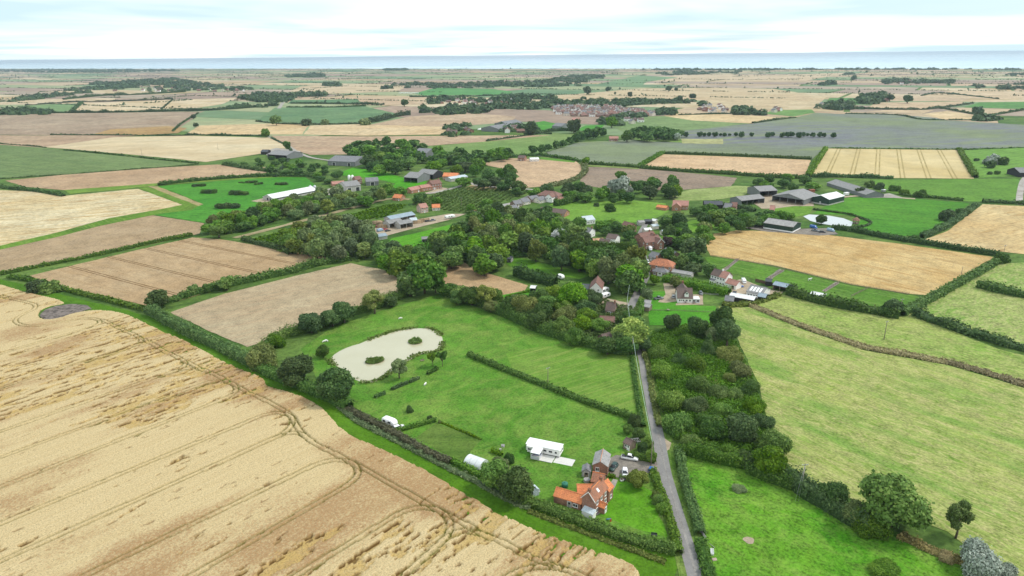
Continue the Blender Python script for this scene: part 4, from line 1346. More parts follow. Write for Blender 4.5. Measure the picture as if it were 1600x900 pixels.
hedge([(1170, 735), (1200, 748), (1240, 762)], 5.0, 4.0, 'overgrown hedge under the round green trees at the top of the bright green field', hvar=0.3, bumps=6)
hedge([(1405, 838), (1440, 855), (1480, 872), (1510, 882)], 3.0, 1.2, 'low brown scrub between the big spreading tree and the silver bush', 'dry', hvar=0.4, name='scrub', cat='scrub')
hedge([(732, 556), (790, 580), (850, 604), (920, 632), (975, 650), (990, 658)], 2.4, 2.0, 'long clipped hedge dividing the upper and the lower lawn', hvar=0.15)
hedge([(616, 676), (640, 670), (681, 659)], 1.4, 1.5, 'bright green clipped hedge at the end of the vegetable plot', 'fresh', hvar=0.06)
hedge([(686, 660), (720, 674), (752, 688)], 0.7, 0.6, 'row of low berry plants along the edge of the vegetable plot', 'fresh', hvar=0.5, bumps=1.0, name='plant_row', cat='plants')
hedge([(586, 622), (602, 616)], 1.2, 1.3, 'small dark hedge piece near the pond, the leftmost of three', 'dark')
hedge([(612, 610), (636, 600)], 1.4, 1.4, 'dark hedge piece between the two lawn trees below the pond', 'dark')
hedge([(640, 599), (655, 592)], 1.2, 1.4, 'short dark hedge piece just right of the pale tree by the pond', 'dark')
hedge([(668, 586), (684, 577)], 1.4, 1.3, 'round dark hedge piece at the foot of the leaning two-crowned tree', 'dark')
hedge([(976, 714), (1000, 718), (1024, 724)], 1.8, 1.8, 'clipped hedge behind the white pickup on the gravel drive')
hedge([(950, 746), (962, 747)], 1.1, 1.2, 'small clipped hedge block beside the gravel drive and the garden path', 'fresh', hvar=0.03)
hedge([(968, 748), (984, 750)], 1.1, 1.1, 'small clipped hedge behind the white estate car', 'fresh', hvar=0.03)
hedge([(1006, 668), (999, 640), (994, 610), (990, 580), (987, 556)], 1.6, 1.2, 'low strip of hedge between the upper lawn and the verge of the lane', hvar=0.3)
hedge([(1030, 668), (1020, 620), (1014, 580), (1006, 552)], 2.0, 1.0, 'rough growth along the right verge of the lane', 'olive', hvar=0.4, name='weed_bank', cat='weeds')
hedge([(768, 706), (776, 710), (785, 713)], 1.2, 1.5, 'yellow-green clipped hedge screening the bins near the static caravan', 'fresh', hvar=0.05)
hedge([(697, 462), (745, 474), (790, 494), (850, 520), (900, 535), (950, 548), (984, 553)], 5.0, 4.2, 'overgrown hedge bottom along the top of the pond lawn', hvar=0.3, bumps=5)
hedge([(402, 575), (430, 590), (470, 606), (510, 622), (546, 640)], 4.5, 3.4, 'overgrown hedge under the dark trees between the green strip and the pond', hvar=0.35, bumps=6)
# ---- hedges of the middle distance
hedge([(0, 430), (60, 418), (150, 400), (240, 380), (300, 368)], 2.6, 2.0, 'long straight hedge between the two brown stubble fields on the left', hvar=0.2)
hedge([(250, 478), (300, 462), (340, 452), (400, 438), (450, 428), (500, 414), (545, 407)], 4.0, 3.6, 'long hedge between the ripe brown field and the pale stubble field', hvar=0.35, bumps=9)
hedge([(396, 560), (440, 530), (490, 514), (540, 494), (590, 480), (640, 458)], 4.5, 3.6, 'bushy hedge between the pale stubble field and the pond lawn', hvar=0.3, bumps=7)
hedge([(247, 290), (300, 284), (360, 279), (420, 276), (480, 276)], 3.5, 3.4, 'straight dark hedge above the pasture with gorse clumps', 'dark', hvar=0.25, bumps=8)
hedge([(350, 258), (400, 266), (450, 272), (500, 278)], 5.0, 3.6, 'hedge along the far edge of the orchard by the brown field', 'dark', hvar=0.3, bumps=10)
hedge([(0, 293), (30, 297), (60, 300), (100, 307)], 4.0, 2.6, 'dark hedge at the upper edge of the white-streaked wheat on the far left', 'dark', hvar=0.4, bumps=12)
hedge([(0, 280), (100, 273), (170, 268), (250, 262), (310, 257)], 1.6, 0.9, 'low thin hedge along the lower edge of the dark green pasture', 'dark', hvar=0.6, bumps=12)
hedge([(100, 235), (170, 241), (240, 249), (310, 256)], 1.8, 1.2, 'thin hedge line between the dark green pasture and the cream stubble field', 'dark', hvar=0.6, bumps=14)
hedge([(380, 375), (410, 384), (436, 390), (455, 398)], 3.5, 2.6, 'dark hedge at the end of the nursery rows by the ripe brown field', 'dark', hvar=0.2)
hedge([(910, 387), (930, 388), (960, 389), (990, 390)], 2.5, 4.2, 'tall clipped dark hedge in the village behind a strip of lawn', 'hedge', hvar=0.03, leaf=0.5)
hedge([(1006, 462), (1000, 440), (996, 422), (994, 404), (990, 384), (986, 378)], 3.0, 3.0, 'line of clipped roadside shrubs on the left of the lane in the village', 'fresh', hvar=0.3, bumps=4)
hedge([(1038, 438), (1068, 445), (1100, 453), (1139, 461)], 7.0, 3.6, 'very wide clipped hedge curving behind the chalet bungalow', 'fresh', hvar=0.03, leaf=0.5)
hedge([(1000, 474), (1004, 480), (998, 496)], 2.2, 2.4, 'clipped hedge at the bend of the lane opposite the small brown cottage', 'fresh', hvar=0.1)
hedge([(1230, 460), (1260, 468), (1300, 478), (1350, 487), (1405, 497)], 5.0, 4.0, 'dark tall hedge between the horse paddocks and the rough meadow', 'dark', hvar=0.3, bumps=8)
hedge([(1408, 493), (1440, 477), (1480, 455), (1520, 433), (1556, 412)], 4.0, 3.2, 'straight hedge rising along the right end of the golden wheat field', hvar=0.12)
hedge([(1300, 357), (1340, 363), (1390, 373), (1440, 381), (1500, 391), (1560, 400)], 4.0, 3.0, 'long dark clipped hedge along the top of the golden wheat field', 'dark', hvar=0.12)
hedge([(1440, 372), (1475, 357), (1505, 338), (1526, 322)], 4.0, 3.2, 'hedge climbing from the bright green field to the pale wheat at the right', 'dark', hvar=0.3)
hedge([(1535, 316), (1560, 317), (1640, 322)], 3.5, 2.4, 'dark hedge along the top of the pale wheat field at the right edge', 'dark', hvar=0.3)
hedge([(1412, 306), (1450, 309), (1505, 314)], 3.0, 2.0, 'neat dark hedge between the two green fields right of the long grey shed', 'dark', hvar=0.08)
hedge([(1268, 277), (1310, 277), (1350, 278), (1395, 279)], 5, 3.4, 'hedge under the pale wheat field with wheel lines', 'dark', hvar=0.4, bumps=14)
hedge([(1262, 277), (1276, 255), (1290, 234)], 5, 4.0, 'hedge between the tan stripes and the pale wheat with wheel lines', 'fresh', hvar=0.2)
hedge([(1498, 234), (1510, 255), (1524, 278)], 5, 3.2, 'hedge at the right end of the pale wheat with wheel lines', 'mid', hvar=0.3)
hedge([(1290, 232), (1380, 233), (1500, 234), (1600, 231)], 2.5, 1.2, 'thin hedge between the grey linseed and the pale wheat with wheel lines', 'dark', hvar=0.3, bumps=20)
hedge([(1036, 240), (1150, 244), (1268, 249)], 4.5, 2.8, 'straight hedge between the grey linseed and the tan striped field', 'dark', hvar=0.1)
hedge([(998, 262), (1018, 250), (1036, 240)], 5, 3.4, 'green hedge at the left end of the tan striped field', 'hedge', hvar=0.15)
hedge([(915, 257), (980, 261), (1050, 267), (1120, 271), (1200, 277), (1262, 279)], 5, 3.2, 'long hedge between the tan striped field and the bare grey-brown field', 'dark', hvar=0.2)
hedge([(842, 243), (880, 248), (912, 254)], 4, 2.8, 'hedge along the narrow bright green strip by the white farm building', 'dark', hvar=0.2)
hedge([(912, 256), (914, 268), (908, 276), (890, 284), (860, 292)], 6, 2.6, 'curved hedge round the end of the pinkish stubble field', 'olive', hvar=0.3)
hedge([(745, 256), (800, 246), (840, 243)], 4, 3.0, 'hedge along the far edge of the pinkish stubble field', 'dark', hvar=0.3)
hedge([(1130, 480), (1150, 478), (1172, 476), (1200, 468), (1216, 462)], 4.0, 1.8, 'scrubby bank beneath the stables at the meadow edge', 'olive', hvar=0.4, name='scrub', cat='scrub')
hedge([(1172, 477), (1200, 489), (1250, 509), (1300, 526), (1350, 543), (1420, 556), (1480, 567)], 4.2, 1.1, 'long dry reed-filled ditch crossing the pale meadow', 'dry', hvar=0.4, name='reed_ditch', cat='reeds')
hedge([(1480, 567), (1530, 580), (1600, 602), (1680, 626)], 4.2, 1.1, 'right-hand end of the dry reed ditch near the edge of the meadow', 'dry', hvar=0.4, name='reed_ditch', cat='reeds')
hedge([(1432, 492), (1450, 500), (1490, 514), (1540, 530), (1610, 550)], 5.5, 3.2, 'broken line of dark bushes between the upper meadows at the right edge', 'dark', hvar=0.45, bumps=9)
hedge([(1530, 448), (1560, 456), (1600, 464), (1640, 470)], 6.5, 4.0, 'dark line of bushes in the pale meadow at the right edge', 'dark', hvar=0.3, bumps=9)
hedge([(1118, 318), (1140, 325), (1160, 327), (1180, 331)], 3, 3, 'dark hedge in front of the black timber barns', 'dark', hvar=0.2)
hedge([(866, 322), (880, 320), (905, 312), (916, 308)], 5, 5, 'dark hedge beside the large brown-roofed house', 'dark', hvar=0.25, bumps=8)
hedge([(790, 466), (800, 463), (826, 456)], 1.2, 1.0, 'thin hedge at the end of the small tan field', 'fresh', hvar=0.4)
hedge([(806, 430), (840, 440), (868, 446)], 6, 5, 'dark bushy hedge between the narrow lawn and the small tan field', 'dark', hvar=0.35, bumps=8)
hedge([(1345, 342), (1328, 336), (1300, 332), (1270, 328)], 1.6, 1.4, 'narrow dark hedge running from the gazebo round the green field', 'dark', hvar=0.1)
hedge([(1345, 342), (1360, 348), (1352, 354), (1330, 357)], 1.6, 1.4, 'narrow dark hedge bending round the end of the white pond', 'dark', hvar=0.1)

# ---- far hedges, left to right and near to far
FARH = [
    ([(0, 225), (40, 228), (72, 231)], 2, 1.2, 'thin hedge above the dark green pasture at the left edge'),
    ([(80, 211), (105, 211), (220, 212), (300, 212)], 3, 1.4, 'broken low hedge along the cream stubble field at the far left'),
    ([(290, 211), (350, 212), (420, 213)], 4, 2.2, 'low dark hedge below the cream strip on the left'),
    ([(270, 206), (286, 192), (310, 177)], 3, 2.0, 'slanting hedge at the right end of the orange-brown patches'),
    ([(400, 190), (440, 194), (500, 195), (560, 194)], 4, 2.6, 'hedge along the foot of the far green field'),
    ([(563, 194), (590, 190), (622, 182), (640, 180)], 9, 7, 'row of rounded bushes at the corner of the far green field'),
    ([(455, 162), (560, 163), (600, 164)], 7, 4.0, 'dark hedge beneath the small far green field'),
    ([(448, 168), (520, 168), (572, 166)], 5, 3.2, 'second dark hedge beneath the small far green field'),
    ([(640, 152), (720, 151), (760, 150), (800, 149)], 6, 4.0, 'dark hedge under the far bright green field'),
    ([(1060, 180), (1140, 178), (1196, 176)], 6, 3, 'hedge above the far pale stubble strip'),
    ([(1176, 193), (1210, 188), (1244, 184)], 5, 2.6, 'hedge between the far pale stubble strip and the linseed'),
    ([(1276, 166), (1340, 170), (1420, 172), (1460, 170), (1520, 162)], 6, 3.4, 'long dark hedge under the far tan fields on the right'),
    ([(1460, 168), (1500, 175), (1535, 181)], 6, 3.0, 'dark hedge slanting between two far stubble fields on the right'),
    ([(1524, 188), (1500, 188), (1440, 187), (1400, 180), (1320, 178)], 4, 2.0, 'low hedge along the top of the linseed on the right'),
    ([(1540, 182), (1565, 178), (1600, 172)], 6, 3.0, 'dark hedge at the right edge beyond the linseed'),
    ([(1440, 150), (1470, 146), (1560, 155)], 5, 3.0, 'hedge between far pale fields near the right edge'),
    ([(760, 221), (840, 210), (862, 210)], 3, 2, 'hedge along the far side of the sloping pasture'),
    ([(820, 212), (850, 207), (880, 205), (902, 206)], 5, 4, 'bushy hedge behind the sloping pasture by the farm'),
    ([(700, 247), (740, 246), (790, 245)], 6, 5, 'bushy hedge in front of the sloping pasture'),
    ([(430, 277), (455, 236), (424, 216)], 3, 1.6, 'thin hedge beside the track to the grey-roofed farm'),
    ([(5, 178), (85, 177), (180, 176), (320, 173), (400, 168)], 8, 5, 'long uneven tree-lined hedge across the far left fields'),
    ([(112, 175), (128, 161)], 8, 4, 'short hedge at the end of the far left green field'),
    ([(40, 165), (120, 160), (200, 158), (270, 155)], 6, 3.5, 'hedge behind the far left green and cream fields'),
    ([(100, 156), (160, 150), (220, 148), (290, 144)], 9, 6, 'dark belt of hedge leading to the far left village'),
    ([(252, 171), (270, 156)], 4, 2, 'thin hedge between two far cream fields on the left'),
]
for pts, wd, hh, lab in FARH:
    hedge(pts, wd, hh, lab, 'far', hvar=0.5, bumps=18)

# ---- single trees and shrubs near the camera (crown centre, half width in pixels)
tree_px(525, 602, 28, 'round', 'dark', 'big dark round tree by the pond at the edge of the green strip', hw=0.95)
tree_px(462, 578, 30, 'broad', 'dark', 'dark broad tree in the boundary hedge left of the pond', hw=0.8)
tree_px(410, 554, 26, 'bush', 'olive', 'grey-olive thicket in the boundary hedge below the pale stubble field', hw=0.75)
tree_px(505, 549, 11, 'round', 'dark', 'small dark round tree at the left bank of the pond', hw=0.95)
tree_px(623, 575, 15, 'sparse', 'grey', 'pale loose-leaved tree on the near bank of the pond', hw=1.15)
tree_px(676, 562, 9, 'open', 'mid', 'left half of the pair of leaning lawn trees beyond the hedge pieces', hw=1.3)
tree_px(691, 561, 10, 'open', 'dark', 'lawn tree with a spreading crown on a bare trunk right of the pond', hw=1.3)
tree_px(640, 638, 7, 'bush', 'dark', 'small lone dark shrub on the lower lawn', hw=0.9)
tree_px(671, 652, 4, 'bush', 'dark', 'tiny dark shrub at the corner of the vegetable plot', hw=1.0)
tree_px(687, 658, 3.5, 'bush', 'grey', 'tiny grey shrub at the far corner of the vegetable plot', hw=1.0)
tree_px(806, 757, 28, 'round', 'dark', 'glossy dark green round tree in the hedge left of the farmhouse', hw=0.95)
tree_px(769, 742, 23, 'round', 'mid', 'grey-green tree beside the polytunnel at the boundary hedge', hw=1.15)
tree_px(781, 726, 14, 'round', 'olive', 'smaller olive tree behind the polytunnel', hw=1.1)
tree_px(795, 715, 9, 'bush', 'dark', 'round dark shrub on the lawn left of the static caravan', hw=0.95)
tree_px(998, 746, 18, 'broad', 'olive', 'round olive garden tree at the edge of the gravel drive', hw=0.85)
tree_px(1024, 772, 7, 'bush', 'olive', 'olive shrub at the lawn edge nearest the drive', hw=0.9)
tree_px(1029, 780, 10, 'bush', 'mid', 'mid green rounded shrub at the right edge of the farmhouse lawn', hw=0.9)
tree_px(1034, 793, 10, 'bush', 'fresh', 'bright green rounded shrub at the right edge of the farmhouse lawn', hw=0.9)
tree_px(942, 772, 3, 'conifer', 'dark', 'small dark conifer against the front wall of the farmhouse', hw=2.2)
tree_px(981, 670, 8, 'round', 'fresh', 'round bright green tree at the lawn edge by the small brown shed')
tree_px(998, 678, 10, 'round', 'dark', 'dark tree behind the small brown shed')
tree_px(1004, 698, 9, 'bush', 'dark', 'dark shrub in front of the small brown shed', hw=0.9)
tree_px(1014, 692, 8, 'round', 'fresh', 'light green round tree under the power line by the lane', hw=0.95)
tree_px(1018, 712, 8, 'tall', 'mid', 'narrow green tree at the drive entrance by the lane')
tree_px(990, 655, 11, 'bush', 'dark', 'dark thicket at the right end of the dividing lawn hedge', hw=0.9)
tree_px(987, 519, 29, 'round', 'lime', 'big tree with a lime-yellow top where the lane enters the village', hw=0.84)
tree_px(978, 538, 20, 'round', 'dark', 'dark tree under the lime-topped tree by the lane', hw=0.8)
tree_px(1003, 536, 14, 'round', 'dark', 'dark tree on the right under the lime-topped tree', hw=0.9)
tree_px(1397, 784, 54, 'broad', 'mid', 'large spreading tree at the end of the hedgerow on the right', hw=0.84)
tree_px(1362, 812, 30, 'bush', 'hedge', 'dense thicket at the foot of the large spreading tree', hw=0.7)
tree_px(1338, 798, 24, 'bush', 'olive', 'olive thicket in the hedgerow left of the large spreading tree', hw=0.8)
tree_px(1300, 770, 26, 'bush', 'dark', 'dark bush in the hedgerow near the wooden power pole on the right', hw=0.7)
tree_px(1500, 812, 22, 'sparse', 'mid', 'small lone tree with a thin bare trunk in the meadow edge', hw=1.5)
tree_px(1534, 868, 36, 'bush', 'silver', 'big silver-leaved bush at the lower right', hw=0.85)
tree_px(1570, 893, 20, 'bush', 'silver', 'smaller silver bush beside the big one at the lower right edge', hw=0.8)
tree_px(1480, 868, 14, 'bush', 'dry', 'brownish bush left of the big silver bush', hw=0.6)
tree_px(1155, 762, 12, 'bush', 'grey', 'thin grey-green thistle patch in the bright green field', hw=0.4)
tree_px(1385, 890, 26, 'bush', 'fresh', 'low weedy hump near the lower edge of the bright green field', hw=0.25)
tree_px(55, 446, 15, 'bush', 'dark', 'dark bush at the left end of the boundary hedge', hw=0.6)
tree_px(78, 446, 17, 'bush', 'mid', 'second bush in the boundary hedge at the left', hw=0.6)
tree_px(243, 466, 18, 'round', 'dark', 'dark round tree where the two hedges meet left of the pale stubble', hw=0.85)
tree_px(301, 452, 9, 'round', 'mid', 'small tree in the hedge above the pale stubble, left of two', hw=1.0)
tree_px(324, 450, 8, 'round', 'mid', 'smallest tree in the hedge above the pale stubble', hw=0.9)
tree_px(353, 441, 12, 'round', 'mid', 'taller tree in the hedge above the pale stubble field', hw=1.05)
tree_px(486, 503, 20, 'round', 'dark', 'dark round tree at the hedge above the pond, left of three', hw=0.85)
tree_px(519, 496, 17, 'round', 'dark', 'dark round tree at the hedge above the pond, middle of three', hw=0.85)
tree_px(537, 487, 19, 'round', 'dark', 'dark round tree at the hedge above the pond, right of three', hw=0.95)
tree_px(584, 472, 21, 'sparse', 'olive', 'pale thin-leaved tree with bare branches in the hedge above the pond', hw=0.9)
tree_px(612, 470, 11, 'round', 'dark', 'small dark tree beside the bare-branched tree above the pond', hw=0.9)
tree_px(430, 530, 14, 'bush', 'mid', 'green bush at the foot of the pale stubble field', hw=0.8)
tree_px(662, 428, 32, 'broad', 'mid', 'large round tree at the right corner of the pale stubble field', hw=0.95)
tree_px(640, 442, 21, 'round', 'mid', 'round tree left of the large tree at the corner of the pale stubble', hw=1.0)
tree_px(622, 412, 22, 'round', 'mid', 'round tree at the far end of the pale stubble field', hw=1.0)
tree_px(680, 442, 14, 'round', 'dark', 'dark tree right of the large tree at the corner of the pale stubble', hw=1.1)
for px, py, r, kd, lf, lab in [
    (1048, 503, 14, 'round', 'dark', 'dark bush tree beyond the lime-topped tree below the village green'),
    (1089, 509, 17, 'round', 'dark', 'dark round tree in the scrub below the chalet bungalow lawn'),
    (1129, 498, 18, 'tall', 'dark', 'tall dark tree at the top of the scrub beside the meadow'),
    (1138, 520, 18, 'tall', 'dark', 'second tall dark tree at the scrub edge beside the meadow'),
    (1114, 521, 12, 'round', 'grey', 'grey-green tree in the scrub left of the tall dark pair'),
    (1107, 537, 10, 'conifer', 'dark', 'blue-green cone-shaped tree in the scrub'),
    (1028, 548, 17, 'bush', 'mid', 'roadside bush right of the lane just below the lime-topped tree'),
    (1036, 575, 21, 'bush', 'mid', 'broad roadside bush beside the upper stretch of the lane'),
    (1046, 622, 24, 'bush', 'mid', 'tall roadside bush beside the middle stretch of the lane'),
    (1058, 660, 24, 'bush', 'mid', 'large roadside bush beside the lower stretch of the lane'),
    (1082, 688, 18, 'bush', 'mid', 'bush at the bottom of the scrub above the green field hedge'),
    (1116, 668, 20, 'round', 'dark', 'dark round tree at the bottom of the scrub'),
    (1163, 668, 26, 'round', 'dark', 'largest dark round tree at the bottom right of the scrub'),
    (1192, 656, 20, 'bush', 'dark', 'dark bush at the meadow edge of the scrub, the lowest but one'),
    (1172, 603, 18, 'bush', 'dark', 'dark bush at the meadow edge halfway down the scrub'),
    (1157, 574, 20, 'bush', 'olive', 'rounded olive bush at the meadow edge of the scrub'),
    (1140, 551, 21, 'bush', 'olive', 'yellowish bush at the meadow edge below the tall dark trees'),
    (1176, 631, 18, 'bush', 'mid', 'mid green bush at the meadow edge of the scrub'),
    (1207, 688, 28, 'bush', 'mid', 'large dull green bush at the lower meadow corner of the scrub'),
    (1205, 722, 24, 'round', 'fresh', 'bright green round tree in the hedge above the bright green field'),
    (1172, 716, 20, 'bush', 'dark', 'dark bush in the hedge above the bright green field'),
    (1140, 706, 18, 'bush', 'mid', 'mid green bush in the hedge above the bright green field'),
    (1226, 735, 18, 'bush', 'dark', 'dark bush at the meadow corner above the bright green field'),
    (1088, 568, 18, 'bush', 'mid', 'soft green bush in the middle of the upper scrub'),
    (1092, 600, 20, 'bush', 'hedge', 'low blue-green bush in the middle of the scrub'),
    (1090, 632, 20, 'bush', 'grey', 'pale grey-green willow bush in the lower scrub'),
    (1128, 640, 17, 'bush', 'fresh', 'fresh green bush in the lower scrub'),
    (1120, 610, 16, 'bush', 'mid', 'mid green bush in the heart of the scrub'),
    (1062, 560, 13, 'bush', 'hedge', 'small bush in the scrub beside the roadside bushes'),
    (1074, 532, 15, 'bush', 'hedge', 'low bush at the top of the scrub under the village green'),
    (1150, 615, 14, 'bush', 'fresh', 'fresh green bush between the olive bushes in the scrub'),
    (1100, 656, 16, 'bush', 'hedge', 'dark green bush between the two round trees at the bottom of the scrub'),
    (1140, 590, 12, 'bush', 'olive', 'small brownish bush in the scrub'),
]:
    tree_px(px, py, r, kd, lf, lab)

# ---- hedgerow trees along the top of the lawn and the woods round the village
MIXW = [('round', 'mid'), ('round', 'dark'), ('broad', 'mid'), ('broad', 'olive'), ('tall', 'mid'), ('round', 'dark'), ('broad', 'dark'), ('broad', 'mid'), ('round', 'mid')]
MIXD = [('round', 'dark'), ('broad', 'dark'), ('round', 'mid'), ('tall', 'dark'), ('broad', 'mid')]
MIXG = [('broad', 'grey'), ('round', 'grey'), ('broad', 'olive'), ('round', 'mid'), ('tall', 'olive')]
wood([(692, 448), (745, 452), (782, 462), (840, 468), (880, 452), (925, 462), (945, 478), (995, 495), (1006, 526), (965, 546), (880, 522), (780, 482), (700, 464)], 7.5, (6, 10.5), (8, 11.5), MIXW,
     'hedgerow tree between the pond lawn and the village gardens', 'trees along the top of the pond lawn', 4, 3, limit=70)
for px, py, r, kd, lf, lab in [
    (759, 462, 18, 'sparse', 'olive', 'thin olive tree standing in the hedge above the lawn'),
    (864, 458, 19, 'broad', 'lime', 'bright lime-green tree in the garden behind the lawn hedge'),
    (855, 477, 12, 'bush', 'white', 'white flowering bush behind the lawn hedge'),
    (898, 462, 26, 'broad', 'mid', 'large broad tree left of the white-gabled house'),
    (886, 490, 20, 'bush', 'olive', 'olive bush in front of the large broad tree at the lawn hedge'),
    (820, 478, 22, 'broad', 'olive', 'olive broad tree halfway along the lawn hedge'),
]:
    tree_px(px, py, r, kd, lf, lab)
wood([(674, 398), (690, 372), (735, 345), (780, 330), (838, 336), (870, 342), (900, 362), (908, 384), (885, 392), (930, 402), (1000, 404), (1002, 428), (985, 445), (955, 448), (930, 425), (880, 412), (845, 396), (805, 388), (782, 400), (765, 418), (735, 412)], 9.6, (10, 16.5), (11, 16), MIXW,
     'broadleaf tree in the wood in the middle of the village', 'trees of the village wood', 6, 9, limit=110)
wood([(588, 392), (618, 386), (655, 396), (690, 412), (694, 432), (640, 424), (600, 412)], 9, (8, 13), (9, 12), MIXW, 'broadleaf tree in the group beyond the pale stubble field', 'trees beyond the pale stubble field', 5, 4, limit=16)
wood([(440, 372), (470, 350), (520, 338), (570, 346), (584, 372), (590, 384), (560, 392), (510, 398), (460, 392)], 9.5, (9, 15), (10, 14), MIXG, 'grey-green tree in the clump beside the nursery rows', 'trees of the clump beside the nursery rows', 6, 5, limit=30)
wood([(322, 350), (360, 330), (420, 322), (470, 316), (480, 324), (420, 340), (370, 354), (330, 366)], 9, (7, 12), (9, 12), MIXW, 'tree in the belt above the sandy farm track', 'trees of the belt above the sandy farm track', 5, 6, limit=26)
wood([(440, 322), (470, 306), (520, 298), (545, 302), (556, 310), (590, 300), (602, 308), (560, 318), (500, 326), (460, 334)], 10, (7, 13), (9, 13), MIXG, 'tree in the belt between the long white shed and the farm track', 'trees between the white shed and the farm track', 5, 7, limit=30)
wood([(538, 236), (548, 224), (610, 222), (655, 226), (700, 236), (745, 242), (790, 236), (796, 244), (752, 252), (748, 276), (722, 286), (690, 262), (640, 258), (600, 268), (560, 256)], 15, (10, 16), (14, 19), MIXD, 'dark tree in the dense wood behind the farms', 'trees of the dense wood behind the farms', 6, 8, limit=70)
wood([(380, 256), (420, 246), (500, 258), (530, 270), (520, 285), (470, 276), (420, 268)], 16, (5, 8), (8, 11), MIXD, 'small tree in the orchard left of the farms', 'trees of the orchard left of the farms', 3, 10, limit=30)
wood([(600, 290), (640, 300), (700, 318), (742, 334), (780, 326), (762, 314), (720, 324), (640, 312), (612, 302)], 13, (6, 10), (9, 13), MIXW, 'tree among the gardens between the nursery plots', 'trees between the nursery plots', 4, 11, limit=24)
wood([(740, 288), (760, 268), (790, 270), (800, 280), (790, 288), (830, 298), (860, 294), (905, 292), (940, 298), (960, 288), (1050, 280), (1068, 290), (1056, 304), (1000, 308), (940, 312), (880, 308), (820, 300), (770, 294)], 14, (7, 13), (10, 15), MIXD, 'tree in the belt between the village and the bare grey-brown field', 'trees below the bare grey-brown field', 5, 12, limit=56)
wood([(1100, 322), (1130, 336), (1200, 330), (1256, 340), (1250, 348), (1200, 344), (1160, 352), (1120, 366), (1080, 376), (1060, 370), (1110, 350), (1085, 330)], 11, (6, 11), (9, 13), MIXW, 'tree in the belt between the farm barns and the golden wheat', 'trees between the barns and the golden wheat', 4, 13, limit=40)
wood([(1020, 340), (1060, 336), (1070, 350), (1060, 372), (1100, 378), (1096, 394), (1070, 400), (1050, 380), (1030, 362)], 9, (6, 12), (8, 12), MIXW, 'garden tree near the brick houses with white trim', 'garden trees near the white-trimmed brick houses', 4, 14, limit=22)
wood([(1082, 404), (1068, 398), (1096, 412), (1118, 428), (1108, 436), (1075, 428), (1056, 412), (1060, 404)], 8, (6, 10), (8, 11), MIXD, 'dark garden tree behind the orange-roofed house', 'dark garden trees behind the orange-roofed house', 4, 15, limit=16)
wood([(1180, 282), (1230, 276), (1276, 282), (1280, 294), (1240, 298), (1200, 292)], 15, (6, 11), (10, 14), MIXD, 'tree behind the grey farm barns', 'trees behind the grey farm barns', 4, 16, limit=16)
wood([(900, 350), (940, 345), (980, 350), (985, 368), (960, 366), (930, 380), (900, 372)], 10, (6, 11), (8, 12), MIXW, 'tree among the white houses of the village', 'trees among the white houses', 4, 17, limit=12, avoid=[(*G(917, 346).to_2d(), 9), (*G(918, 364).to_2d(), 9), (*G(957, 374).to_2d(), 8)])
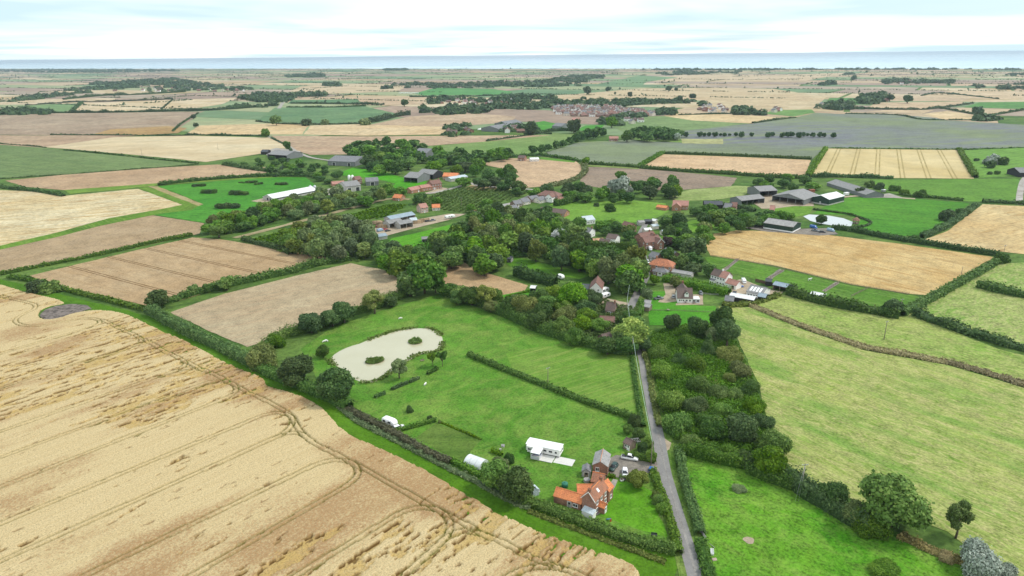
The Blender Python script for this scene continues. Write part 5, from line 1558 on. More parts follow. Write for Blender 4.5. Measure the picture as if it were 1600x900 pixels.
for px, py, r, kd, lf, lab in [
    (1084, 386, 19, 'round', 'dark', 'dark dense tree at the left corner of the golden wheat'),
    (966, 291, 17, 'round', 'silver', 'silvery round tree below the bare field, left of two'),
    (979, 299, 9, 'round', 'silver', 'small silver tree in front of the silvery round tree'),
    (969, 278, 11, 'open', 'mid', 'taller tree rising behind the silvery round tree'),
    (1055, 298, 10, 'round', 'mid', 'green round tree at the right end of the belt below the bare field'),
    (953, 324, 9, 'bush', 'dark', 'dark round bush on the village meadow, the right of two'),
    (932, 319, 5, 'bush', 'dark', 'dark round bush on the village meadow, the left of two'),
    (872, 370, 14, 'sparse', 'white', 'tree with pale blossom in the village wood'),
    (1056, 440, 9, 'round', 'olive', 'round garden tree between the drive and the wide clipped hedge'),
    (1022, 436, 8, 'round', 'fresh', 'green garden tree beside the lane below the orange-roofed house'),
    (1012, 459, 10, 'round', 'grey', 'grey-green tree at the bend of the lane'),
    (1043, 377, 9, 'round', 'purple', 'dark purple tree among the gardens'),
    (1044, 396, 11, 'round', 'dark', 'dark tree in front of the grey-roofed houses'),
    (1345, 298, 9, 'bush', 'dark', 'dark bush beside the long grey shed, the nearest to its end'),
    (1360, 287, 8, 'bush', 'mid', 'bush behind the long grey shed'),
    (1375, 289, 9, 'bush', 'dark', 'second bush behind the long grey shed'),
    (1398, 293, 8, 'bush', 'dark', 'dark bush at the edge of the striped green field, left of three'),
    (1413, 299, 7, 'bush', 'mid', 'mid green bush at the edge of the striped green field'),
    (1440, 302, 9, 'bush', 'dark', 'rounded dark bush above the neat hedge'),
    (1482, 335, 14, 'bush', 'dark', 'large dark bush at the corner of the bright green field on the right'),
    (1505, 330, 10, 'bush', 'dark', 'dark bush in the hedge by the pale wheat on the right'),
    (1284, 342, 8, 'round', 'dark', 'dark tree on the near bank of the white pond'),
    (1430, 372, 8, 'bush', 'dark', 'dark bush where the two right-hand hedges meet'),
    (1567, 402, 12, 'bush', 'dark', 'dark thicket at the right corner of the golden wheat'),
    (1398, 478, 13, 'round', 'dark', 'dark round tree at the lower corner of the golden wheat'),
    (1385, 484, 13, 'bush', 'dark', 'dark bush in the paddock hedge near its right end'),
    (1548, 250, 10, 'bush', 'silver', 'silvery bush on the right-hand green field, the front one'),
    (1555, 245, 9, 'bush', 'silver', 'silvery bush on the right-hand green field, the back one'),
    (1568, 250, 10, 'bush', 'dark', 'dark bush beside the silvery bushes on the right-hand green field'),
    (1548, 256, 9, 'bush', 'dark', 'dark bush in front of the silvery bushes on the right-hand green field'),
    (1526, 249, 4, 'bush', 'dark', 'small dark bush left of the silvery bushes'),
    (1558, 269, 5, 'bush', 'dark', 'small bush near the black barn at the right edge'),
    (1547, 270, 4, 'bush', 'dark', 'small bush left of another near the black barn at the right edge'),
    (796, 267, 11, 'round', 'dark', 'dark tree at the corner of the pinkish stubble field'),
    (916, 251, 6, 'round', 'mid', 'lone tree at the corner of the grey linseed field'),
    (416, 207, 7, 'round', 'mid', 'lone round tree beside the track across the far stubble'),
    (449, 226, 6, 'round', 'dark', 'lone dark tree by the track to the grey-roofed farm'),
    (431, 187, 8, 'round', 'mid', 'round tree at the left end of the far green field'),
    (478, 190, 9, 'bush', 'dark', 'dark bush below the far green field'),
    (508, 190, 7, 'bush', 'grey', 'grey-green bush below the far green field'),
    (570, 189, 9, 'bush', 'grey', 'grey bush at the right foot of the far green field'),
    (632, 160, 6, 'round', 'dark', 'lone tree in the tan field before the far houses'),
    (302, 182, 4, 'round', 'far', 'lone far tree by the slanting hedge on the left'),
    (306, 195, 4, 'round', 'far', 'lone dark tree on the small green field at the left'),
    (985, 147, 4, 'round', 'far', 'lone tree standing in the far pale field'),
    (1083, 149, 6, 'bush', 'far', 'pair of rounded bushes in the far pale field'),
    (1063, 153, 4, 'round', 'far', 'lone tree left of the rounded bushes in the far field'),
    (918, 141, 6, 'round', 'far', 'tree at the left end of the far hedge'),
    (950, 139, 4, 'round', 'far', 'second tree along the far hedge'),
    (1045, 138, 5, 'round', 'far', 'tree right of the far hedge'),
    (1057, 139, 3, 'round', 'far', 'smaller tree right of the far hedge'),
    (1419, 154, 7, 'round', 'far', 'tall tree in the far tan fields on the right'),
    (1391, 152, 6, 'round', 'far', 'round tree near the far brick house on the right'),
    (1528, 173, 8, 'round', 'far', 'lone round tree in the far stubble at the right'),
    (1334, 121, 4, 'round', 'far', 'tall dark tree far off near the sea on the right'),
]:
    tree_px(px, py, r, kd, lf, lab)

# gorse clumps on the pasture
for px, py, r in [(311, 289, 10), (326, 298, 13), (372, 301, 15), (355, 320, 18), (378, 285, 5), (393, 283, 9), (404, 286, 7), (440, 286, 10)]:
    lab = 'low dark gorse clump on the bright pasture left of the long white shed'
    for k in range(3):
        tree_px(px + (k - 1) * r * 0.62, py + _tr.uniform(-1, 1), r * 0.5, 'bush', 'dark', lab, 'gorse clumps on the pasture', hw=0.5)

# row of trees on the linseed
for px in (1072, 1093, 1100, 1108, 1117, 1126, 1133, 1140, 1150, 1158, 1175, 1199, 1206, 1222, 1230, 1237, 1249, 1255, 1262, 1270, 1281, 1288, 1302):
    tree_px(px, 210.5 + _tr.uniform(-1, 0.5), _tr.choice([2.6, 3.4, 4.2, 4.6]), 'round', 'far', 'dark tree in the open row across the grey linseed field', 'trees in a row across the linseed', hw=_tr.uniform(0.9, 1.15))
# trees slanting along the linseed
for px, py, r in [(832, 233, 7), (846, 232, 7), (857, 230, 6), (869, 226, 6), (880, 224, 6), (890, 219, 6), (900, 216, 7), (908, 212, 8), (918, 209, 8), (930, 207, 9), (941, 206, 7)]:
    tree_px(px, py, r, 'round', 'dark', 'rounded tree in the slanting row beside the grey linseed', 'trees slanting up beside the linseed')
wood([(985, 210), (992, 203), (1040, 202), (1062, 207), (1062, 214), (1000, 215)], 16, (12, 15), (17, 21), [('round', 'dark')], 'dark tree in the small square wood on the linseed', 'trees of the small square wood', 7, 21, limit=16)
tree_px(1059, 213, 6, 'round', 'silver', 'silvery tree at the corner of the small square wood')
tree_px(980, 212, 9, 'round', 'mid', 'pale round tree beside the house at the linseed')
tree_px(897, 196, 11, 'round', 'dark', 'dark broad tree beside the far bright paddock, right')
tree_px(830, 200, 10, 'round', 'dark', 'dark broad tree beside the far bright paddock, left')
tree_px(956, 190, 9, 'round', 'mid', 'green tree by the far road near the village')

# ---- woods too far to count: one mass
def far_mass(name, polys, label_kind='stuff', dens=1.0, seed=3):
    rng = np.random.default_rng(seed)
    Vs, Qs, Ts, n0 = [], [], [], 0
    for poly_px, hmin, hmax, cover in polys:
        P = [G(p[0], p[1], 3.0) for p in poly_px]
        poly = [(p.x, p.y) for p in P]
        xs, ys = [p[0] for p in poly], [p[1] for p in poly]
        area = abs(sum(poly[i - 1][0] * poly[i][1] - poly[i][0] * poly[i - 1][1] for i in range(len(poly)))) / 2
        d = sum(ys) / len(ys)
        R = 8.0 + d / 900.0
        n = int(area / (R * R * 1.6) * cover * dens)
        n = min(n, 900)
        k = 0
        while k < n:
            x, y = rng.uniform(min(xs), max(xs)), rng.uniform(min(ys), max(ys))
            if not inside(poly, np.array(x), np.array(y)):
                continue
            k += 1
            if fbm(x / 130.0, y / 130.0, 3, 77) < 0.47 and cover < 0.75:
                continue
            h = rng.uniform(hmin * 0.55, hmax * 1.05)
            r = R * rng.uniform(0.5, 1.2)
            m = 46
            dd = sph(rng, m)
            dd[:, 2] = np.abs(dd[:, 2])
            C = np.array([x, y, h - min(r, h * 0.8)])
            PP = C + dd * (r, r, min(r, h * 0.8)) * (1 + 0.15 * rng.normal(size=(m, 1)))
            lowr = rng.random(m) < 0.4
            PP[lowr, 2] = rng.random(lowr.sum()) * C[2]
            V, Q = cards(PP, dd + (0, 0, 0.3), np.full(m, r * 0.62), rng, 0.5)
            Vs.append(V)
            Qs.append(Q + n0)
            n0 += len(V)
            Ts.append(np.clip(rng.uniform(0.2, 0.7) + 0.12 * rng.normal(size=m), 0, 1))
    me = mesh_np(name, np.concatenate(Vs), np.concatenate(Qs))
    fattr(me, 'tint', np.concatenate(Ts))
    o = ob(name, me, mat=LEAF['far'])
    tag(o, kind='stuff')
    return o


far_mass('far_woodland', [
    ([(800, 152), (850, 151), (890, 154), (915, 160), (885, 164), (850, 168), (800, 172)], 8, 14, 0.5),
    ([(800, 172), (860, 166), (870, 178), (905, 184), (900, 190), (860, 186), (830, 186), (800, 182)], 8, 13, 0.7),
    ([(660, 168), (720, 172), (800, 172), (800, 180), (740, 180), (680, 178), (640, 176)], 7, 12, 0.5),
    ([(665, 155), (690, 152), (760, 156), (800, 150), (800, 166), (770, 172), (700, 168), (670, 162)], 8, 13, 0.35),
    ([(915, 158), (1000, 156), (1100, 157), (1104, 164), (1040, 167), (960, 165), (918, 163)], 6, 10, 0.74),
    ([(1020, 173), (1050, 172), (1056, 178), (1030, 179)], 8, 12, 1.0),
    ([(905, 188), (935, 182), (950, 190), (970, 182), (970, 196), (930, 194)], 8, 13, 0.6),
    ([(880, 180), (920, 183), (1000, 178), (1010, 181), (940, 186), (890, 186)], 7, 11, 0.5),
    ([(1140, 172), (1152, 168), (1172, 172), (1195, 178), (1150, 178)], 8, 12, 0.8),
    ([(800, 128), (850, 126), (900, 117), (945, 117), (940, 125), (905, 130), (908, 137), (860, 136), (800, 137)], 8, 13, 0.22),
    ([(1270, 168), (1282, 160), (1340, 162), (1350, 170), (1290, 171)], 7, 12, 0.45),
    ([(1343, 150), (1380, 148), (1382, 157), (1365, 162), (1345, 160)], 9, 15, 0.9),
    ([(1525, 184), (1545, 182), (1570, 183), (1560, 188), (1530, 188)], 8, 12, 0.9),
    ([(1520, 133), (1560, 131), (1620, 131), (1620, 139), (1530, 139)], 8, 13, 0.4),
    ([(1374, 124), (1420, 123), (1490, 125), (1500, 129), (1420, 132), (1380, 130)], 7, 12, 0.16),
    ([(1280, 130), (1300, 126), (1310, 131), (1285, 133)], 9, 14, 0.6),
    ([(1560, 115), (1590, 114), (1600, 117), (1562, 118)], 9, 13, 0.6),
    ([(1320, 114), (1332, 113), (1334, 117), (1322, 117)], 9, 13, 0.6),
    ([(1024, 115), (1070, 111), (1130, 112), (1160, 111), (1150, 114), (1090, 116), (1040, 117)], 8, 12, 0.45),
    ([(140, 130), (220, 125), (270, 122), (330, 132), (400, 138), (398, 141), (300, 141), (220, 143), (150, 137)], 7, 12, 0.2),
    ([(60, 148), (150, 134), (170, 140), (100, 150), (20, 158), (0, 158)], 6, 10, 0.3),
    ([(370, 153), (400, 149), (460, 146), (510, 146), (505, 150), (460, 150), (452, 156), (430, 164), (400, 162), (400, 158)], 8, 14, 0.7),
    ([(350, 168), (380, 162), (400, 163), (440, 168), (400, 170)], 8, 12, 0.5),
    ([(0, 173), (20, 172), (50, 170), (80, 172), (80, 178), (0, 178)], 7, 11, 0.5),
    ([(440, 119), (490, 115), (510, 116), (505, 120), (450, 121)], 9, 13, 0.6),
    ([(506, 131), (530, 130), (532, 134), (508, 134)], 9, 13, 0.8),
    ([(580, 135), (640, 131), (720, 131), (800, 127), (800, 134), (730, 137), (600, 139)], 8, 14, 0.35),
    ([(600, 108.6), (640, 108.2), (630, 110), (604, 110)], 10, 14, 0.8),
    ([(0, 109.5), (60, 108.5), (180, 108.6), (280, 109.4), (280, 111), (180, 113), (100, 113.5), (0, 112)], 8, 14, 0.25),
    ([(1000, 108.6), (1080, 107.9), (1180, 108), (1300, 107.8), (1420, 107.8), (1600, 107.9), (1600, 108.8), (1300, 108.6), (1100, 109.6)], 8, 14, 0.3),
    ([(690, 200), (700, 196), (730, 194), (732, 200), (700, 206)], 6, 9, 0.7),
    ([(780, 196), (800, 194), (836, 196), (840, 210), (790, 212), (700, 211), (690, 208), (780, 207)], 6, 10, 0.5),
], seed=8)

# far hedgerows between the patchwork fields: one mass
rng = np.random.default_rng(12)
Vs, Qs, Ts, n0 = [], [], [], 0
for a, b in far_lines:
    L = (b - a).length
    mid = (a + b) / 2
    if mid.y < 1900 or abs(mid.x) > mid.y * 0.82 + 100:
        continue
    n = int(L / (1.5 + mid.y / 3800))
    s = rng.random(n)
    gap = fbm(s * L / 60.0, s * 0 + a.x * 0.01, 2, 3)
    keep = gap > rng.uniform(0.28, 0.50)
    s = s[keep]
    if not len(s):
        continue
    tall = (rng.random(len(s)) < 0.025) * rng.uniform(2, 6, len(s))
    P = np.stack([a.x + (b.x - a.x) * s, a.y + (b.y - a.y) * s, 0.6 + 2.0 * rng.random(len(s)) + tall], 1)
    P[:, :2] += rng.normal(size=(len(s), 2)) * 0.8
    N = np.tile(np.array([[0, -0.6, 0.7]]), (len(s), 1))
    V, Q = cards(P, N, 3.0 + tall * 0.8, rng)
    Vs.append(V)
    Qs.append(Q + n0)
    n0 += len(V)
    Ts.append(np.clip(0.4 + 0.2 * rng.normal(size=len(s)), 0, 1))
me = mesh_np('far_hedgerows', np.concatenate(Vs), np.concatenate(Qs))
fattr(me, 'tint', np.concatenate(Ts))
tag(ob('far_hedgerows', me, mat=LEAF['far']), kind='stuff')


# ---- nursery rows, undergrowth, reeds, islands
def clump_mass(name, poly_px, n, hrange, leafm, leaf, seed, rows=None, kind='stuff', label=None, cat=None, holes=(), vz=1.0):
    rng = np.random.default_rng(seed)
    P = [G(p[0], p[1], 0) for p in poly_px]
    poly = [(p.x, p.y) for p in P]
    xs, ys = np.array([p[0] for p in poly]), np.array([p[1] for p in poly])
    X = rng.uniform(xs.min(), xs.max(), n * 5)
    Y = rng.uniform(ys.min(), ys.max(), n * 5)
    if rows:
        sp, ang = rows
        v = -X * math.sin(ang) + Y * math.cos(ang)
        u = X * math.cos(ang) + Y * math.sin(ang)
        v = np.round(v / sp) * sp + rng.normal(size=len(v)) * sp * 0.13
        u = np.round(u / (sp * 0.9)) * sp * 0.9 + rng.normal(size=len(u)) * sp * 0.16
        X, Y = u * math.cos(ang) - v * math.sin(ang), u * math.sin(ang) + v * math.cos(ang)
    k = inside(poly, X, Y)
    for hp in holes:
        k &= ~inside(hp, X, Y)
    X, Y = X[k][:n], Y[k][:n]
    big = fbm(X / 9, Y / 9, 3, seed)
    Z = (hrange[0] + (hrange[1] - hrange[0]) * big * rng.random(len(X)) ** 0.5)
    N = rng.normal(size=(len(X), 3)) * 0.5 + (0, 0, 0.9)
    V, Q = cards(np.stack([X, Y, Z], 1), N, leaf, rng)
    me = mesh_np(name, V, Q)
    fattr(me, 'tint', np.clip(0.15 + 0.6 * fbm(X / 5, Y / 5, 3, seed + 2) + 0.12 * rng.normal(size=len(X)), 0, 1))
    o = ob(name, me, mat=LEAF[leafm])
    tag(o, label, cat, kind=kind)
    return o


SCRUB = [(1010, 548), (1020, 520), (1060, 512), (1118, 508), (1146, 530), (1172, 580), (1186, 625), (1200, 660), (1210, 690), (1190, 715), (1090, 702), (1056, 690), (1040, 660), (1026, 600)]
clump_mass('undergrowth', SCRUB, 40000, (0.1, 3.4), 'hedge', 0.5, 41)
clump_mass('undergrowth', [(1040, 560), (1080, 545), (1130, 560), (1150, 610), (1170, 650), (1120, 660), (1060, 640)], 9000, (0.4, 3.4), 'fresh', 0.45, 42)
clump_mass('undergrowth', [(1076, 556), (1096, 552), (1104, 562), (1090, 570)], 500, (0.5, 1.6), 'dry', 0.5, 43)
clump_mass('undergrowth', [(1090, 590), (1112, 584), (1150, 655), (1140, 662), (1110, 630)], 600, (0.5, 2.0), 'dry', 0.5, 46)
clump_mass('nursery_plants', [(384, 378), (474, 356), (606, 321), (638, 321), (604, 339), (530, 355), (440, 384)], 12000, (0.3, 2.6), 'fresh', 0.95, 44, rows=(4.4, row_angle((375, 370), (600, 312))))
clump_mass('nursery_plants', [(642, 321), (690, 301), (730, 294), (832, 299), (790, 315), (720, 333)], 14000, (0.3, 2.6), 'fresh', 0.95, 45, rows=(4.8, row_angle((650, 322), (700, 298))))
# village understorey: gardens and hedge bottoms under the trees
clump_mass('undergrowth', [(702, 462), (760, 466), (830, 480), (868, 462), (940, 472), (1000, 490), (1004, 536), (960, 548), (880, 526), (780, 486)], 14000, (0.3, 4.5), 'hedge', 0.75, 47)
clump_mass('undergrowth', [(590, 392), (680, 385), (760, 350), (860, 345), (905, 372), (1000, 405), (1002, 440), (930, 430), (840, 402), (790, 404), (700, 416), (640, 412)], 24000, (0.3, 6.0), 'dark', 0.95, 48)
clump_mass('undergrowth', [(330, 362), (420, 338), (480, 324), (600, 298), (602, 305), (560, 314), (480, 334), (420, 349), (360, 366)], 4000, (0.2, 2.4), 'hedge', 1.1, 49)
clump_mass('undergrowth', [(430, 394), (450, 380), (585, 376), (600, 392), (560, 410), (520, 404)], 3000, (0.2, 2.4), 'hedge', 1.0, 50)

# reeds round the pond, in tufts
rng = np.random.default_rng(60)
pp = smooth_line([G(*p) for p in POND + POND[:1]], 0.5)
Vs, Qs, Ts, n0 = [], [], [], 0
X, Y, HH = [], [], []
for k, p in enumerate(pp):
    dens = float(fbm(k / 14.0, 3.0, 3, 6))
    side = 1.0 if p.y > G(600, 555).y else 0.75
    if dens < 0.40 + 0.08 * (1 - side):
        continue
    for _ in range(8):
        a = rng.uniform(0, 6.28)
        r = rng.random() * 1.8
        X.append(p.x + r * math.cos(a))
        Y.append(p.y + r * math.sin(a))
        HH.append(rng.uniform(0.1, 1.3 * dens))
P3 = np.stack([X, Y, HH], 1)
V, Q = cards(P3, rng.normal(size=P3.shape) * 0.6 + (0, 0, 0.8), 0.62, rng)
me = mesh_np('pond_reeds', V, Q)
fattr(me, 'tint', np.clip(0.25 + 0.6 * fbm(np.array(X) / 4, np.array(Y) / 4, 3, 8) + 0.1 * rng.normal(size=len(X)), 0, 1))
tag(ob('pond_reeds', me, mat=LEAF['grass']), kind='stuff')

m_mud = simple('pond_mud', (0.16, 0.13, 0.08), 0.9)
for (cpx, cpy), (ra, rb), ang, lab in [((586, 565), (4.0, 2.9), 0.5, 'small kidney-shaped planted island at the near end of the pond'), ((649, 535), (3.1, 2.9), 0.2, 'small round planted island at the far end of the pond')]:
    c = G(cpx, cpy)
    isl = thing('pond_island', lab, 'island', (c.x, c.y, 0.1), ang)
    b = MB()
    rings = []
    for q, (s, z) in enumerate([(1.06, -0.1), (1.0, 0.12), (0.8, 0.3), (0.3, 0.4)]):
        rings.append([(ra * s * math.cos(a) * (1 + 0.08 * math.sin(3 * a)), rb * s * math.sin(a) * (1 + 0.06 * math.cos(2 * a)), z) for a in [i * 2 * math.pi / 20 for i in range(20)]])
    b.loft(rings, 0, True)
    b.build('bank', [m_mud], isl)
    n = 1100
    rr_ = np.sqrt(rng.random(n)) * 0.98
    aa = rng.random(n) * 6.283
    X, Y = ra * rr_ * np.cos(aa), rb * rr_ * np.sin(aa)
    Z = 0.3 + rng.random(n) * 1.9 * (1 - 0.5 * rr_) * np.clip(fbm(X / 1.3 + cpx, Y / 1.3, 2, 2) * 2.2 - 0.4, 0.15, 1.3)
    P3 = np.stack([X, Y, Z], 1)
    V, Q = cards(P3, rng.normal(size=P3.shape) * 0.6 + (0, 0, 0.6), 0.42, rng)
    me = mesh_np('plants', V, Q)
    fattr(me, 'tint', np.clip(0.2 + 0.6 * fbm(X / 1.2 + 9, Y / 1.2 + cpx, 3, 8), 0, 1))
    ob('plants', me, isl, mat=LEAF['grass'])

# dark muck heap at the field edge
mh = [G(*p) for p in [(60, 494), (69, 485), (88, 478), (111, 475), (136, 477), (145, 483), (113, 492), (88, 499), (69, 501)]]
poly = [(p.x, p.y) for p in mh]
xs, ys = [p[0] for p in poly], [p[1] for p in poly]
us, vs = np.arange(min(xs), max(xs) + 1, 0.5), np.arange(min(ys), max(ys) + 1, 0.5)
X, Y = np.meshgrid(us, vs)
cxm, cym = sum(xs) / len(xs), sum(ys) / len(ys)
k = inside(poly, X, Y)
soft = k.astype(float)
for _ in range(5):
    soft = (soft + np.roll(soft, 1, 0) + np.roll(soft, -1, 0) + np.roll(soft, 1, 1) + np.roll(soft, -1, 1)) / 5
Z = np.where(k, soft * (0.10 + 0.75 * fbm(X / 2.5, Y / 2.5, 4, 70)), 0.0)
q_ok = k[:-1, :-1] & k[1:, :-1] & k[:-1, 1:] & k[1:, 1:]
idx = np.arange(X.size).reshape(X.shape)
iv, iu = np.nonzero(q_ok)
me = mesh_np('manure_heap', np.stack([X.ravel(), Y.ravel(), Z.ravel()], 1), np.stack([idx[iv, iu], idx[iv, iu + 1], idx[iv + 1, iu + 1], idx[iv + 1, iu]], 1))
tag(ob('manure_heap', me, mat=simple('manure', A(134, 122, 114), 0.95, 0.4, 0.5, bump=0.6)), 'low grey-brown manure heap in a notch of the wheat edge', 'manure heap')


# ================================================================== BUILDINGS
WHITE = simple('white_paint', (0.86, 0.85, 0.83), 0.55, 0.05, 0.8)
RENDER_W = simple('white_render', (0.86, 0.845, 0.81), 0.8, 0.07, 0.5)
CREAM = simple('cream_render', (0.70, 0.64, 0.54), 0.8, 0.08, 0.5)
BRICK = brick_mat('red_brick', (0.30, 0.125, 0.075), (0.24, 0.095, 0.06), (0.34, 0.28, 0.22))
BRICK_O = brick_mat('orange_brick', (0.42, 0.19, 0.10), (0.36, 0.15, 0.08), (0.40, 0.32, 0.25))
BRICK_B = brick_mat('brown_brick', (0.24, 0.15, 0.10), (0.19, 0.115, 0.08), (0.30, 0.26, 0.21))
PAN_O = roof_mat('orange_pantiles', (0.72, 0.25, 0.09), (0.56, 0.18, 0.07), 0.3)
PAN_M = roof_mat('mottled_orange_tiles', (0.56, 0.20, 0.09), (0.34, 0.13, 0.07), 0.3, lich=0.3)
PAN_B = roof_mat('weathered_orange_pantiles', (0.42, 0.165, 0.085), (0.27, 0.13, 0.08), 0.3)
PAN_P = roof_mat('pink_tiles', (0.46, 0.22, 0.17), (0.36, 0.18, 0.14), 0.3)
TILE_B = roof_mat('brown_tiles', (0.165, 0.105, 0.085), (0.12, 0.085, 0.075), 0.3)
TILE_R = roof_mat('red_brown_tiles', (0.24, 0.115, 0.085), (0.18, 0.095, 0.075), 0.3)
SLATE = roof_mat('grey_slates', (0.22, 0.215, 0.22), (0.15, 0.15, 0.16), 0.35)
SLATE_L = roof_mat('old_grey_sheets', (0.36, 0.345, 0.33), (0.25, 0.24, 0.235), 0.5)
FIBRE = roof_mat('grey_corrugated_sheets', (0.27, 0.26, 0.255), (0.20, 0.195, 0.19), 0.9)
STEEL_W = roof_mat('white_steel_sheets', (0.78, 0.78, 0.76), (0.70, 0.70, 0.68), 0.9, 0.5)
STEEL_B = roof_mat('blue_grey_sheets', (0.30, 0.37, 0.42), (0.24, 0.30, 0.35), 0.8, 0.55)
STEEL_G = roof_mat('pale_blue_sheets', (0.52, 0.58, 0.61), (0.44, 0.50, 0.53), 0.8, 0.5)
FELT = simple('dark_roof_felt', (0.075, 0.08, 0.09), 0.8, 0.15, 0.8)
GREEN_C = simple('dark_green_cladding', (0.022, 0.05, 0.035), 0.55, 0.12, 0.8, stretch=(4, 4, 0.2))
BLACK_T = simple('black_timber', (0.03, 0.028, 0.028), 0.8, 0.2, 1.0, stretch=(4, 4, 0.4))
TIMBER = simple('weathered_timber', (0.24, 0.19, 0.14), 0.85, 0.2, 1.5, stretch=(4, 4, 0.4))
GREY_T = simple('grey_timber', (0.34, 0.33, 0.32), 0.85, 0.2, 1.5, stretch=(4, 4, 0.4))
BLOCK = simple('concrete_block', (0.46, 0.44, 0.41), 0.9, 0.12, 0.6)
FRAME_D = simple('dark_frame', (0.05, 0.05, 0.055), 0.5)
STEEL = simple('galvanised_steel', (0.45, 0.46, 0.47), 0.4, 0.08, 2.0, metal=0.7)
GLASS = glass_mat()


def _win_mesh(name, fm, bars):
    b = MB()
    t = 0.09
    b.box(-.5, .5, -.05, .05, -.5, -.5 + t, 0).box(-.5, .5, -.05, .05, .5 - t, .5, 0)
    b.box(-.5, -.5 + t, -.05, .05, -.5 + t, .5 - t, 0).box(.5 - t, .5, -.05, .05, -.5 + t, .5 - t, 0)
    if bars:
        b.box(-.035, .035, -.045, .045, -.5 + t, .5 - t, 0)
    b.box(-.5 + t, .5 - t, -.02, .02, -.5 + t, .5 - t, 1)
    b.box(-.54, .54, -.10, .05, -.56, -.502, 0)
    return b.mesh(name, [fm, GLASS])


WIN = _win_mesh('window', WHITE, True)
WIN1 = _win_mesh('window', WHITE, False)
WIN_D = _win_mesh('window', FRAME_D, True)


def _door_mesh(mat):
    b = MB()
    b.box(-.5, .5, -.04, .04, 0, 1, 0)
    b.box(-.58, -.5, -.06, .06, 0, 1.04, 1).box(.5, .58, -.06, .06, 0, 1.04, 1).box(-.5, .5, -.06, .06, 1, 1.04, 1)
    b.box(-.28, .28, -.05, -.035, .55, .88, 2)
    return b.mesh('door', [mat, WHITE, GLASS])


DOORS = {}


def door_mesh(mat):
    if mat.name not in DOORS:
        DOORS[mat.name] = _door_mesh(mat)
    return DOORS[mat.name]


def put_win(root, x, y, z, wd, ht, rz, mesh=None, name='window'):
    o = ob(name, mesh or WIN, root, (x, y, z), rz)
    o.scale = (wd, 1, ht)
    return o


